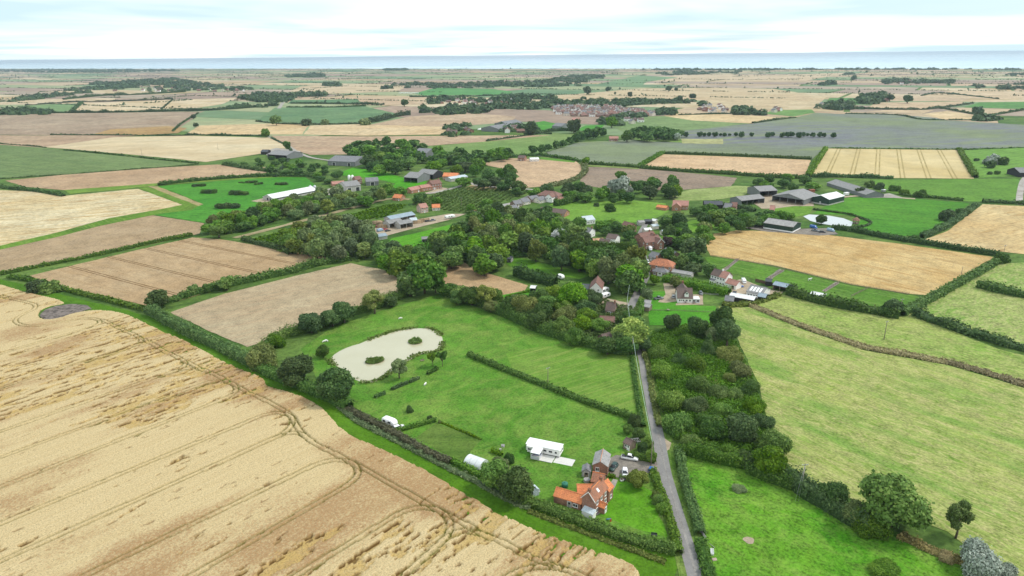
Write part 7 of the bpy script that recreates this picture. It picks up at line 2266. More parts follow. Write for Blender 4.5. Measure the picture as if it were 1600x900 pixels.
house('orange_roofed_house', 'orange-roofed house behind the tall red brick farmhouse by the dense wood', (694, 270), (716, 270.5), 12, 3.4, 2.6, BRICK_O, PAN_O, wins=3)
house('long_shed', 'long pale blue-grey roofed shed in front of the orange-roofed house by the wood', (700, 277), (726, 273), 10, 2.8, 1.2, BLOCK, STEEL_G, cat='shed', wins=0)
house('brick_house', 'small brown house by the far edge of the pinkish stubble field', (811, 242.5), (821, 243), 8, 3.6, 2.6, BRICK, TILE_B, wins=2)
house('white_shed', 'long low white farm building at the edge of the pinkish stubble field', (828, 246.5), (841, 246), 8, 2.8, 1.4, RENDER_W, STEEL_W, cat='shed', wins=3)
house('brick_house', 'brick house with a pink roof at the corner of the small square wood', (952, 213), (966, 213), 9, 4.2, 2.6, BRICK, PAN_P, wins=3, storeys=2)
house('brick_house', 'far brick house between trees in the tan fields on the right', (1378, 153.5), (1388, 153.5), 12, 5, 3.4, BRICK, TILE_R, wins=3, storeys=2)
house('red_roofed_barn', 'far barn with a bright red roof in front of the distant village', (894, 184), (906, 184), 20, 5, 4, BRICK, PAN_P, cat='barn', wins=0)


# ------------------------------------------------------------ farm buildings
def barn(name, label, A_, B_, W, hw, hr, wall, roof, open_front=False, L=None, kind='gable', over=0.3, doors=0, cat='barn', group=None, plinth=None, dmat=None, near_open=False):
    c, LL, ang = site(A_, B_, hw + hr, L)
    SITES.append((c, LL, W, 'hidden' in label or 'peeping' in label))
    r = thing(name, label, cat, c, ang, group)
    og = None
    if near_open:
        og = 'left' if loc_of(r, G(A_[0], A_[1], hw + hr)).x < 0 else 'right'
    bl = Block(r, LL, W, hw, hr, wall, roof, kind=kind, over=over, open_front=open_front, th=0.2, open_gable=og)
    for q in spread(LL, doors, LL * 0.22) if doors else []:
        bl.door('front', q, dmat or FRAME_D, 3.6, min(3.6, hw * 0.85))
    if plinth:
        b = MB()
        b.box(-LL / 2 - 0.08, LL / 2 + 0.08, -W / 2 - 0.08, W / 2 + 0.08, 0, 1.1)
        b.build('plinth', [plinth], r)
    return r, bl


CLAD = simple('grey_cladding', (0.19, 0.20, 0.20), 0.6, 0.1, 0.6, stretch=(3, 3, 0.2))
r, bl = barn('poultry_shed', 'very long white-roofed livestock shed on the bright pasture', (418, 304.5), (487, 291.5), 15, 2.6, 2.6, BLOCK, STEEL_W, doors=0)
b = MB()
b.box(-bl.L / 2 + 1, bl.L / 2 - 1, -7.56, -7.5, 1.6, 2.2)
b.build('vent_strip', [FRAME_D], r)
for q in (-3.5, 0.5):
    bl.door('left' if loc_of(r, G(412, 310)).x < 0 else 'right', q, FRAME_D, 2.6, 2.6)
b = MB()
for q in (-1, 1):
    b.tube([(q * 2.0, 0, 0), (q * 2.0, 0, 5.5), (q * 2.0, 0, 6.6)], [1.5, 1.5, 0.3], 10)
sl = thing('feed_silos', 'pair of pale feed silos at the far end of the long white shed', 'silo', G(489, 300))
b.build('tanks', [STEEL], sl)
barn('grey_barn', 'grey-roofed barn with pale walls left of the silvery willows', (534, 284.5), (557, 282), 20, 5.2, 3.0, BLOCK, FIBRE, doors=2)
barn('grey_barn', 'dark grey roofed shed behind the brick house with silos', (571, 278), (590, 277), 16, 4, 2.6, CLAD, SLATE, doors=1)
barn('brick_barn', 'low orange-tiled shed at the left of the grey farm buildings', (518, 284), (537, 282.5), 10, 2.6, 1.8, BRICK_O, PAN_P, doors=1)
house('brick_house', 'brick farmhouse beside two small white silos', (553, 276), (562, 275), 9, 4.4, 2.6, BRICK, TILE_R, wins=2, storeys=2)
b = MB()
for q in (0, 3.4):
    b.tube([(q, 0, 0), (q, 0, 5.5), (q, 0, 6.4)], [1.4, 1.4, 0.3], 10)
sl = thing('white_silos', 'two small white silos in front of the brick farmhouse among grey barns', 'silo', G(546, 283))
b.build('tanks', [WHITE], sl)
barn('large_barn', 'wide grey-roofed barn at the left end of the dense dark wood', (524, 243), (566, 244.5), 36, 5, 4, CLAD, SLATE, doors=2)
barn('large_barn', 'grey-blue roofed barn at the right end of the dense dark wood', (655, 231.5), (675, 232.5), 30, 5, 4, CLAD, SLATE, doors=1)
barn('grey_barn', 'wide grey barn behind the bright green paddock by the dense wood', (641, 268.5), (662, 270), 24, 5, 3.6, CLAD, FIBRE, open_front=True)
barn('dark_barn', 'dark-sided open barn right behind the wide grey barn by the wood', (660, 264), (684, 266), 18, 5, 3.2, BLACK_T, FIBRE, open_front=True)
barn('far_barn', 'open grey-roofed barn by the track across the far stubble fields', (430, 234.5), (460, 236.5), 28, 5, 3.5, CLAD, FIBRE, open_front=True)
barn('far_shed', 'small black shed left of the grey-roofed barn on the far stubble', (410, 234), (420, 234), 12, 3.5, 2, BLACK_T, FELT)
barn('sawmill_shed', 'long blue-grey roofed sawmill shed at the back of the log yard', (605, 338.5), (643, 331), 9, 4.2, 1.6, BLOCK, STEEL_B, open_front=True)
barn('sawmill_shed', 'front grey-roofed sawmill shed facing the log yard, the left one', (603, 345), (624, 341), 9, 3.6, 1.6, BLOCK, FIBRE, open_front=True)
barn('sawmill_shed', 'front grey-roofed sawmill shed facing the log yard, the right one', (620, 346), (640, 342.5), 9, 3.6, 1.6, BLOCK, FIBRE, open_front=True)
barn('sawmill_office', 'small white building at the right end of the sawmill sheds', (640, 341), (650, 340), 6, 2.8, 1.2, RENDER_W, STEEL_G, cat='office')
barn('field_shelter', 'small grey shed standing alone on the bright lawn near the sawmill', (659, 370.5), (668, 370), 4.5, 2.3, 1.0, GREY_T, FIBRE, open_front=True, cat='shed')
barn('yard_shed', 'low grey-blue shed at the front corner of the sawmill yard', (588, 366.5), (602, 364.5), 7, 2.2, 1.0, BLOCK, STEEL_B, cat='shed')
# right-hand farm
barn('open_barn', 'open-fronted grey barn at the back left of the right-hand farm', (1178, 291.5), (1205, 290), 20, 5.2, 2.6, CLAD, FIBRE, open_front=True)
barn('open_barn', 'lower open-fronted grey barn in front of the back left barn', (1150, 307.5), (1186, 303.5), 14, 4.2, 2.2, CLAD, FIBRE, open_front=True)
barn('open_barn', 'large open-ended grey barn in the middle of the right-hand farm yard', (1232, 302.8), (1255, 295), 27, 4.6, 3.6, CLAD, FIBRE, near_open=True)
r, bl = barn('green_barn', 'dark green clad barn with a bright white roof at the right-hand farm', (1283, 305.5), (1307, 299.8), 15, 5.0, 2.4, GREEN_C, STEEL_W, plinth=BLOCK, doors=0)
bl.door('left', 0, WHITE, 1.1, 2.2)
r, bl = barn('long_grey_shed', 'very long dark-sided grey-roofed livestock shed running away behind the green barn', (1306, 280.5), (1368, 299), 17, 2.8, 2.8, CLAD, FIBRE)
r, bl = barn('white_walled_barn', 'grey-roofed barn with white lower walls beside the golden wheat', (1201, 341), (1246, 347.5), 16, 4.2, 2.0, GREEN_C, SLATE_L, plinth=WHITE)
barn('black_barn', 'long black timber barn with red ends left of the farm, the back one', (1100, 314), (1128, 314.5), 10, 3, 2, BLACK_T, FELT)
barn('black_barn', 'black timber barn with a pale gable beside the brick cottage at the farm', (1133, 317.5), (1144, 318.5), 9, 3.2, 2.6, BLACK_T, SLATE)
house('brick_cottage', 'brick cottage with an orange gable end right of the black timber barns', (1144, 316), (1152, 316.5), 8, 3.6, 2.6, BRICK_O, TILE_R, wins=1)
house('brick_cottage', 'small brick cottage hidden behind trees in front of the large open barn', (1204, 321), (1211, 321.5), 7, 3.6, 2.6, BRICK, PAN_P, wins=1)
barn('black_barn', 'black barn with a dark grey roof at the right edge of the picture', (1585, 262), (1625, 262), 20, 4.5, 3.5, BLACK_T, SLATE)
# stable yard
r, bl = barn('stable_block', 'grey-roofed stable block with rooflight strips in the stable yard', (1174, 445), (1198, 450), 11, 2.8, 2.2, RENDER_W, FIBRE, doors=0)
b = MB()
k = 2.2 / 5.5
for q in (-0.32, -0.12, 0.08, 0.28):
    x = q * bl.L
    y0_, y1_ = -4.6, -1.2
    b.add([(x - 0.55, y0_, 2.8 + (5.5 + y0_) * k + 0.27), (x + 0.55, y0_, 2.8 + (5.5 + y0_) * k + 0.27), (x + 0.55, y1_, 2.8 + (5.5 + y1_) * k + 0.27), (x - 0.55, y1_, 2.8 + (5.5 + y1_) * k + 0.27)], [(0, 1, 2, 3)])
b.build('rooflights', [WHITE], r)
bl.win('front', spread(bl.L, 5), 1.5, 1.1, 1.0)
barn('stable_block', 'low white-roofed stable range at the front of the stable yard', (1143, 458), (1180, 464.5), 6, 2.3, 0.7, BLACK_T, STEEL_W, kind='gable')
barn('stable_shed', 'blue-grey pitched shed left of the white-roofed stable range', (1134, 462), (1147, 463.5), 5.5, 2.4, 1.6, BLOCK, SLATE, cat='shed')
barn('stable_shed', 'small dark shed with a slate-blue roof at the right end of the stable block', (1187, 458), (1198, 460), 5, 2.4, 1.0, BLACK_T, STEEL_B, cat='shed')
barn('field_stable', 'long blue-grey roofed open stable behind the brown fence', (1212, 440), (1233, 444.5), 6, 2.8, 1.0, TIMBER, STEEL_B, open_front=True, cat='stable')
barn('field_stable', 'small dark shed on the paddock above the brown fence', (1197, 435.5), (1206, 436.5), 4.5, 2.4, 0.8, BLACK_T, FELT, cat='shed')
barn('field_stable', 'dark little shelter right of the long blue-grey stable', (1236, 446), (1243, 448), 4.5, 2.2, 0.7, BLACK_T, FELT, open_front=True, cat='shed')
barn('field_stable', 'white-roofed low shelter at the dark paddock hedge', (1269, 456), (1289, 460), 4.5, 2.2, 0.5, BLACK_T, STEEL_W, open_front=True, cat='shed')
barn('summer_house', 'white-roofed dark garden shelter at the end of the small tan field', (830, 446.5), (837, 447), 4.5, 2.4, 0.6, BLACK_T, STEEL_W, open_front=True, cat='shelter')
barn('summer_house', 'pair of dark garden pavilions at the far end of the narrow village lawn, left', (787, 399.5), (793, 400), 4.5, 2.4, 1.0, GREY_T, FELT, open_front=True, cat='pavilion')
barn('summer_house', 'pair of dark garden pavilions at the far end of the narrow village lawn, right', (794, 400.5), (800, 401), 4.5, 2.4, 1.0, GREY_T, FELT, open_front=True, cat='pavilion')
for k, (a_, b_, lab) in enumerate([((1008, 469), (1017, 470), 'grey-roofed garden shed at the end of the wide gravel drive, the back one'), ((1009, 474.5), (1017, 476), 'grey-roofed garden shed at the end of the wide gravel drive, the front one')]):
    barn('garden_shed', lab, a_, b_, 4.0, 2.2, 0.9, TIMBER, SLATE_L, cat='shed')
for a_, b_, wl, rf, lab in [
    ((997, 345), (1006, 344.5), BLOCK, SLATE_L, 'pale grey shed in the village plots behind the white-edged brick houses'),
    ((1008, 343), (1018, 343), BLACK_T, FELT, 'black shed at the edge of the village meadow'),
    ((1020, 342), (1026, 343), CREAM, STEEL_W, 'small white shed right of the black shed by the village meadow'),
    ((1006, 357), (1016, 356), CREAM, STEEL_W, 'white-roofed garden building behind the white-edged brick houses'),
    ((1018, 351), (1027, 350), CREAM, STEEL_G, 'pale blue garden building among the village plots'),
    ((1034, 360), (1047, 358.5), CREAM, STEEL_G, 'pale blue-green caravan shelter at the right of the village plots'),
    ((1052, 421), (1082, 426), BLOCK, SLATE_L, 'long low grey-roofed outbuilding behind the orange-roofed house'),
    ((1146, 455.5), (1150, 456), TIMBER, FELT, 'tiny brown shed beside the end of the wide clipped hedge'),
]:
    barn('garden_building', lab, a_, b_, 4.5, 2.3, 0.9, wl, rf, cat='shed')

# gazebo at the white pond
g = thing('gazebo', 'small reddish thatched gazebo on the bank of the white pond', 'gazebo', G(1337, 349))
for i in range(6):
    a = i * math.pi / 3
    MB().box(-0.12, 0.12, -0.12, 0.12, 0, 2.4).build('post', [TIMBER], g, (2.2 * math.cos(a), 2.2 * math.sin(a), 0))
b = MB()
b.loft([[(rr_ * math.cos(i * math.pi / 3), rr_ * math.sin(i * math.pi / 3), z) for i in range(6)] for rr_, z in ((3.0, 2.3), (2.0, 3.4), (0.2, 4.8))])
b.build('roof', [simple('red_thatch', (0.26, 0.15, 0.10), 0.9, 0.2)], g)
b = MB()
b.loft([[(2.4 * math.cos(i * math.pi / 3), 2.4 * math.sin(i * math.pi / 3), z) for i in range(6)] for z in (0.0, 0.25)])
b.build('floor', [TIMBER], g)

# ------------------------------------------------------------ the far village estate and other far houses
hp = MB()
protos = []
for k, (wl, rf) in enumerate([(BRICK, TILE_R), (RENDER_W, TILE_B), (BRICK_B, TILE_R), (CREAM, SLATE), (BRICK, TILE_B), (RENDER_W, TILE_R)]):
    b = MB()
    Lh, Wh, hw, hr = (11, 8.5, 4.8, 3.0) if k % 2 else (14, 8.5, 3.0, 2.8)
    b.prism([(-Wh / 2, 0), (Wh / 2, 0), (Wh / 2, hw), (0, hw + hr), (-Wh / 2, hw)], -Lh / 2, Lh / 2, 0)
    e = Wh / 2 + 0.4
    z0 = hw - 0.25
    b.prism([(-e, z0), (0, hw + hr + 0.05), (e, z0), (e, z0 + 0.25), (0, hw + hr + 0.35), (-e, z0 + 0.25)], -Lh / 2 - 0.3, Lh / 2 + 0.3, 1)
    b.box(Lh * 0.3, Lh * 0.3 + 0.9, -0.5, 0.5, hw + hr - 0.3, hw + hr + 1.1, 0)
    for q in (-0.28, 0.22):
        b.box(q * Lh - 0.8, q * Lh + 0.8, -Wh / 2 - 0.06, -Wh / 2 - 0.01, 1.0, 2.2, 2)
    protos.append(b.mesh('far_house', [wl, rf, GLASS]))
hr_ = random.Random(4)
placed = []


def estate(poly_px, n, sp, label, group, jit=0.25, seed=0):
    P = [G(p[0], p[1], 2.0) for p in poly_px]
    poly = [(p.x, p.y) for p in P]
    xs, ys = [p[0] for p in poly], [p[1] for p in poly]
    k = tries = 0
    while k < n and tries < n * 60:
        tries += 1
        x, y = hr_.uniform(min(xs), max(xs)), hr_.uniform(min(ys), max(ys))
        if not inside(poly, np.array(x), np.array(y)) or any((x - a) ** 2 + (y - b_) ** 2 < sp * sp for a, b_ in placed):
            continue
        placed.append((x, y))
        k += 1
        o = ob('far_house', protos[hr_.randrange(6)], None, (x, y, 0), hr_.choice([0.2, 1.75]) + hr_.uniform(-jit, jit))
        tag(o, label, 'house', group)


estate([(862, 167), (905, 165), (960, 167), (1008, 174), (1025, 179), (1000, 181), (950, 181), (900, 181), (868, 177)], 150, 15, 'small brown-roofed house in the dense estate of the far village', 'houses of the far village estate')
estate([(1104, 166), (1125, 165), (1142, 170), (1130, 176), (1105, 175), (1086, 171)], 14, 22, 'house in the small cluster right of the far village', 'houses right of the far village')
estate([(672, 158), (690, 156), (760, 158), (798, 156), (798, 164), (740, 168), (680, 165)], 26, 30, 'house among the dark trees left of the far village', 'houses among the far trees')
estate([(165, 142), (215, 140), (290, 134), (330, 140), (400, 141), (360, 143), (220, 143)], 30, 40, 'house in the far tree-filled village on the left', 'houses of the far village on the left')
estate([(1280, 163), (1300, 163), (1330, 166), (1300, 168)], 14, 18, 'pale building in the far farmstead at the foot of the linseed on the right', 'buildings of the far farmstead on the right', seed=2)
estate([(1375, 127), (1400, 125), (1460, 128), (1400, 132)], 14, 40, 'house in the far hamlet near the sea on the right', 'houses of the far hamlet on the right')
estate([(1204, 172), (1214, 170), (1226, 173), (1210, 175)], 7, 18, 'shed in the far yard beside the linseed', 'sheds of the far yard beside the linseed')
estate([(820, 205), (832, 203), (800, 200), (790, 206)], 5, 18, 'shed at the campsite farm in the far stubble', 'sheds at the far campsite farm')
estate([(700, 202), (730, 198), (740, 205), (702, 208)], 5, 18, 'small house at the left end of the far campsite', 'houses at the left of the far campsite')
estate([(970, 187), (980, 185), (1010, 190), (990, 193)], 4, 16, 'low grey building in the long yard on the far pasture', 'buildings of the far pasture yard')
for (a_, b_, wd, lab) in [((765, 197), (790, 193), 34, 'wide grey-roofed barn at the back of the far campsite'), ((783, 190), (806, 187), 30, 'second grey-roofed barn behind the far campsite'), ((870, 192), (884, 193), 26, 'brown-roofed far barn beside the bright paddock')]:
    barn('far_barn', lab, a_, b_, wd, 5, 4, CLAD, SLATE)
print('BUILDINGS done')


# ================================================================== THE GROUPED TREES, CLEAR OF THE HOUSES
def clear_of_houses(q):
    _, x, y, h, wid = q[:5]
    for c, L_, W_, hid in SITES:
        dx, dy = x - c.x, y - c.y
        n = math.hypot(c.x, c.y)
        al = -(dx * c.x + dy * c.y) / n
        la = abs(dx * c.y - dy * c.x) / n
        if dx * dx + dy * dy < (W_ * 0.6 + wid * 0.42) ** 2:
            return False
        if not hid and 0 < al < W_ * 0.5 + (h - 2.0) * 1.25 and la < L_ * 0.42 + wid * 0.3:
            return False
    return True


PENDING[:] = [q for q in PENDING if clear_of_houses(q)]
# the largest grouped trees become things of their own, the rest one mass of woodland
PENDING.sort(key=lambda q: -q[0])
nbig = 292 - NTREE[0]
for q in PENDING[:nbig]:
    tree_at(*q[1:9], now=True, v=q[9])
Vs, Qs, Ts, Tt, Mi, n0 = [], [], [], [], [], 0
slots = []
rng = np.random.default_rng(90)
quad_m, tri_m, tint_q, tint_t = [], [], [], []
for _, x, y, h, wid, kind, leafm, label, group, v in PENDING[nbig:]:
    lod = 1 if math.hypot(x, y) < 780 else 2
    tree_template(kind, leafm, v, lod)
    V, Q, T, tint = _np[(kind, v, lod)]
    if leafm not in slots:
        slots.append(leafm)
    a = rng.uniform(0, 6.28)
    sx, sz = wid / NAT[kind], h / 10.0
    W = np.stack([(V[:, 0] * math.cos(a) - V[:, 1] * math.sin(a)) * sx + x, (V[:, 0] * math.sin(a) + V[:, 1] * math.cos(a)) * sx + y, V[:, 2] * sz], 1)
    Vs.append(W)
    off = rng.uniform(-0.16, 0.16)
    Qs.append(Q + n0)
    quad_m.append(np.full(len(Q), slots.index(leafm)))
    tint_q.append(np.clip(tint[:len(Q)] + off, 0, 1))
    if T is not None:
        Ts.append(T + n0)
        tri_m.append(np.full(len(T), slots.index(leafm)))
        tint_t.append(np.clip(tint[len(Q):] + off, 0, 1))
    n0 += len(V)
me = mesh_np('woodland', np.concatenate(Vs), np.concatenate(Qs), np.concatenate(Ts))
for sname in slots:
    me.materials.append(LEAF[sname])
me.polygons.foreach_set('material_index', np.concatenate(quad_m + tri_m).astype(np.int32))
fattr(me, 'tint', np.concatenate(tint_q + tint_t))
tag(ob('woodland', me), kind='stuff')
print('TREES', NTREE, 'HEDGES', NHEDGE, len(PENDING))


# ================================================================== VEHICLES, FURNITURE, ANIMALS
RUBBER = simple('tyre_rubber', (0.02, 0.02, 0.02), 0.9)
LAMP = simple('lamp_glass', (0.7, 0.7, 0.66), 0.2)


def paint(name, col):
    return simple('car_paint_' + name, col, 0.28, 0.04, 1.0, spec=0.6)


PAINTS = {'white': paint('white', (0.80, 0.80, 0.80)), 'black': paint('black', (0.02, 0.02, 0.024)), 'grey': paint('grey', (0.16, 0.17, 0.18)), 'silver': paint('silver', (0.45, 0.46, 0.47)),
          'red': paint('red', (0.42, 0.03, 0.025)), 'blue': paint('blue', (0.03, 0.12, 0.40)), 'green': paint('green', (0.025, 0.06, 0.05)), 'lightblue': paint('light_blue', (0.30, 0.42, 0.55))}


def ring(x, w, z0, z1, bev=0.12):
    return [(x, -w + bev * 0.6, z0), (x, w - bev * 0.6, z0), (x, w, z0 + bev), (x, w, z1 - bev), (x, w - bev, z1), (x, -w + bev, z1), (x, -w, z1 - bev), (x, -w, z0 + bev)]


def car(px, py, tx, ty, kind, col, label, group=None):
    p, q = G(px, py, 0.4), G(tx, ty, 0.4)
    r = thing({'pickup': 'pickup_truck', 'van': 'van'}.get(kind, 'parked_car'), label, {'pickup': 'pickup truck', 'van': 'van'}.get(kind, 'car'), (p.x, p.y, 0.0), math.atan2(q.y - p.y, q.x - p.x), group)
    z = max(0.13, 0.0)
    r.location.z = 0.15 if p.length < 400 else 0.2
    m = PAINTS[col]
    b = MB()
    if kind == 'pickup':
        hl = 2.65
        prof = [(-2.65, .82, .45, .95), (-2.55, .9, .35, 1.02), (-0.9, .92, .3, 1.02), (0.9, .92, .3, 1.05), (1.7, .92, .3, 1.02), (2.5, .86, .32, .92), (2.65, .75, .4, .78)]
        cab = [(-0.85, .80, 1.0, 1.1), (-0.6, .76, 1.0, 1.74), (0.55, .76, 1.0, 1.76), (1.25, .82, 1.0, 1.1)]
    elif kind == 'van':
        hl = 2.6
        prof = [(-2.6, .9, .35, 2.05), (-2.5, .95, .3, 2.15), (1.1, .95, .3, 2.15), (1.5, .95, .3, 1.95), (2.1, .93, .3, 1.15), (2.5, .88, .3, .95), (2.6, .8, .4, .8)]
        cab = [(1.15, .86, 1.15, 1.9), (1.42, .86, 1.15, 1.96), (2.12, .88, 1.1, 1.18)]
    else:
        hl = 2.15
        prof = [(-2.15, .74, .42, .82), (-2.05, .84, .3, .92), (-1.2, .87, .24, .94), (0.8, .87, .24, .94), (1.5, .86, .26, .88), (2.05, .8, .28, .74), (2.15, .68, .36, .6)]
        cab = [(-1.98 if kind == 'estate' else -1.75, .72, .9, .98), (-1.6 if kind == 'estate' else -1.25, .66, .9, 1.44), (0.15, .66, .9, 1.46), (1.05, .76, .9, .98)]
    b.loft([ring(*k) for k in prof], 0, True)
    if kind != 'van':
        xs = [k[0] for k in cab]
        b.box(xs[1] - 0.05, xs[2] + 0.05, -.62, .62, cab[1][3] - 0.01, cab[2][3] + 0.035, 0)
    b.build('body', [m], r)
    g = MB()
    g.loft([ring(k[0], k[1], k[2], k[3], 0.06) for k in cab], 0, True)
    g.build('windows', [GLASS], r)
    if kind == 'pickup':
        MB().box(-2.5, -0.95, -.8, .8, 1.0, 1.06).build('bed_cover', [FRAME_D], r)
    wr = 0.40 if kind == 'pickup' else 0.33
    wx = hl * 0.62
    for sx in (-1, 1):
        for sy in (-1, 1):
            wb = MB()
            wb.tube([(0, sy * -0.11, 0), (0, sy * 0.10, 0)], wr, 12, 0, False)
            wb.tube([(0, sy * 0.09, 0), (0, sy * 0.12, 0)], wr * 0.6, 8, 1, False)
            wb.build('wheel', [RUBBER, STEEL], r, (sx * wx, sy * 0.80, wr * 0.9))
    for sy in (-1, 1):
        MB().box(-0.06, 0.04, -.15, .15, -.07, .07).build('headlight', [LAMP], r, (hl - 0.1, sy * 0.55, prof[-2][3] - 0.12))
    return r


car(984, 716.5, 999, 719, 'pickup', 'white', 'white double-cab pickup truck parked on the gravel drive by the hedge')
car(958.5, 731, 953, 738, 'estate', 'green', 'dark green hatchback parked beside the old brick barn')
car(976.5, 740, 977, 747, 'estate', 'white', 'white car parked nose to the small clipped hedge on the gravel drive')
car(623, 669, 634, 665, 'estate', 'white', 'white car parked beside the touring caravan on the lawn')
car(1029, 467, 1040, 466, 'pickup', 'grey', 'dark grey pickup on the bungalow drive near the lane')
car(1052.5, 464, 1054, 460, 'estate', 'silver', 'silver car parked against the left side of the chalet bungalow')
car(1095, 459, 1097, 463, 'estate', 'grey', 'dark car parked at the right side of the chalet bungalow')
car(940, 469, 948, 468, 'estate', 'red', 'red car parked on the pale drive of the small brown cottage')
car(1018.5, 419, 1021, 423, 'estate', 'blue', 'dark blue car parked at the lane in front of the orange-roofed house')
car(1022.5, 424, 1026, 423, 'estate', 'red', 'red car parked at the corner of the orange-roofed house')
car(1155.5, 448, 1162, 448, 'estate', 'blue', 'bright blue car parked in the stable yard')
car(1162, 441, 1165, 446, 'van', 'white', 'white horsebox van parked beside the pink-roofed extension')
car(1016, 390, 1019, 395, 'van', 'white', 'white van parked on the lane below the white-edged brick houses')
car(1012, 410, 1014, 414, 'estate', 'white', 'white car parked on the lane left of the orange-roofed house')
car(964, 441, 972, 439, 'estate', 'white', 'white car parked in front of the white-gabled house')
for k, (px, py, tx, ty, kd, cl) in enumerate([(1172, 351, 1176, 350, 'van', 'green'), (1186, 346, 1190, 348, 'van', 'white'), (1271, 356, 1276, 357, 'van', 'blue'), (1274, 361, 1280, 362, 'pickup', 'grey'), (1285, 363, 1290, 363, 'estate', 'black'), (1298, 361, 1303, 362, 'van', 'lightblue')]):
    car(px, py, tx, ty, kd, cl, ['dark green van at the left of the white-walled barn', 'white van behind the left corner of the white-walled barn', 'dark blue van under the trees right of the white-walled barn', 'grey pickup in front of the dark blue van by the wheat', 'black car at the edge of the golden wheat by the barn', 'pale blue van at the right end of the yard by the wheat'][k])
for k, (px, py, tx, ty, kd, cl) in enumerate([(594, 361, 598, 360, 'van', 'lightblue'), (601, 359, 606, 358, 'estate', 'red'), (606, 361, 611, 360, 'estate', 'black'), (590, 354, 594, 352, 'estate', 'red'), (668, 346, 674, 345, 'estate', 'black'), (676, 345, 681, 344, 'pickup', 'grey')]):
    car(px, py, tx, ty, kd, cl, ['pale blue van in the sawmill yard', 'red car beside the pale blue van in the sawmill yard', 'black car at the front of the sawmill yard', 'red vehicle left of the log stacks', 'black car on the track right of the sawmill', 'grey pickup on the track right of the sawmill, behind the black car'][k])
for k, (px, py) in enumerate([(836, 306.5), (830, 304.5), (843, 303), (851, 303.5)]):
    car(px, py, px + 4, py - 0.5, 'estate', ['black', 'white', 'silver', 'grey'][k], ['black car', 'white car', 'silver car', 'dark grey car'][k] + ' parked among the grey bungalows at the road bend')


def caravan(px, py, tx, ty, label, L=5.6, name='touring_caravan', cat='caravan', group=None, detail=True):
    p, q = G(px, py, 1.0), G(tx, ty, 1.0)
    r = thing(name, label, cat, (p.x, p.y, 0.1 if p.length < 500 else 0.5), math.atan2(q.y - p.y, q.x - p.x), group)
    b = MB()
    h = L / 2
    b.loft([ring(x, w_, z0, z1, 0.22) for x, w_, z0, z1 in ((-h, 1.0, .6, 1.9), (-h + .25, 1.12, .42, 2.4), (-h + 1, 1.15, .4, 2.55), (h - 1.2, 1.15, .4, 2.55), (h - .4, 1.12, .42, 2.25), (h, 1.0, .6, 1.6))], 0, True)
    b.build('body', [WHITE], r)
    if detail:
        for s in (-1, 1):
            for x in (-1.5, 0.9):
                put_win(r, x, s * 1.17, 1.65, 1.1, 0.6, 0 if s < 0 else math.pi, WIN_D)
        put_win(r, -h - 0.02, 0, 1.6, 1.3, 0.6, -math.pi / 2, WIN_D)
        for s in (-1, 1):
            wb = MB()
            wb.tube([(0, -0.1, 0), (0, 0.1, 0)], 0.33, 12)
            wb.build('wheel', [RUBBER], r, (-0.1, s * 1.02, 0.33))
        b = MB()
        b.tube([(h - 0.2, -0.6, .45), (h + 1.3, 0, .45)], 0.05, 5)
        b.tube([(h - 0.2, 0.6, .45), (h + 1.3, 0, .45)], 0.05, 5)
        b.tube([(h + 1.25, 0, 0.0), (h + 1.25, 0, 0.6)], 0.05, 5)
        b.build('drawbar', [STEEL], r)
    return r


caravan(609, 660, 617, 663, 'white touring caravan parked behind the cut brown hedge')
caravan(703, 340, 716, 337.5, 'large white caravan on the track right of the sawmill', 9.0)
caravan(944, 454, 950, 452, 'white caravan in the garden below the white-gabled house, left', 6)
caravan(946, 462, 952, 460, 'white caravan in the garden below the white-gabled house, nearer the cottage', 6)
caravan(876, 433, 879, 434, 'white caravan at the end of the narrow village lawn', 4.5)
cr_ = random.Random(9)
for k in range(16):
    px, py = 749 + k * 2.9 + cr_.uniform(-1, 1), 203.2 + cr_.uniform(-1.2, 1.4)
    caravan(px, py, px + 3, py + cr_.uniform(-0.6, 0.6), 'white caravan in the far campsite among the stubble fields', 7.0, group='caravans of the far campsite', detail=False)
for k in range(10):
    px, py = 1286 + k * 3.2, 163.3 + cr_.uniform(-0.6, 1.2)
    caravan(px, py, px + 3, py, 'white caravan in the far farmstead park on the right', 8.0, group='caravans of the far farmstead', detail=False)
for k in range(9):
    px, py = 625 + k * 3.4, 145.6 + cr_.uniform(-0.5, 0.5)
    caravan(px, py, px + 3, py, 'white caravan in the far park beside the bright green field', 9.0, group='caravans beside the far green field', detail=False)

# ------------------------------------------------------------ poles and the cable
POLE = simple('pole_wood', (0.22, 0.18, 0.14), 0.9, 0.15, 2.0, stretch=(4, 4, 0.4))
pole_tops = {}


def pole(px, py, h, label, arm=True, ang=0.3, key=None, group=None, guys=False):
    p = G(px, py)
    r = thing('utility_pole', label, 'utility pole', (p.x, p.y, 0), ang, group)
    MB().tube([(0, 0, -0.2), (0, 0, h * 0.5), (0, 0, h)], [0.17, 0.14, 0.11], 8).build('shaft', [POLE], r)
    if arm:
        MB().box(-0.95, 0.95, -0.07, 0.07, h - 0.55, h - 0.40).build('crossarm', [STEEL], r)
        for x in (-0.85, 0.0, 0.85):
            MB().tube([(0, 0, 0), (0, 0, 0.22)], [0.06, 0.04], 6).build('insulator', [WHITE], r, (x, 0, h - 0.4))
    if guys:
        for s in (-0.5, 0.5):
            MB().tube([(s * 0.2, 0, h - 0.6), (-4.0 + s, -5.0, 0)], 0.025, 4).build('stay_wire', [STEEL], r)
    pole_tops[key] = Vector((p.x, p.y, h))


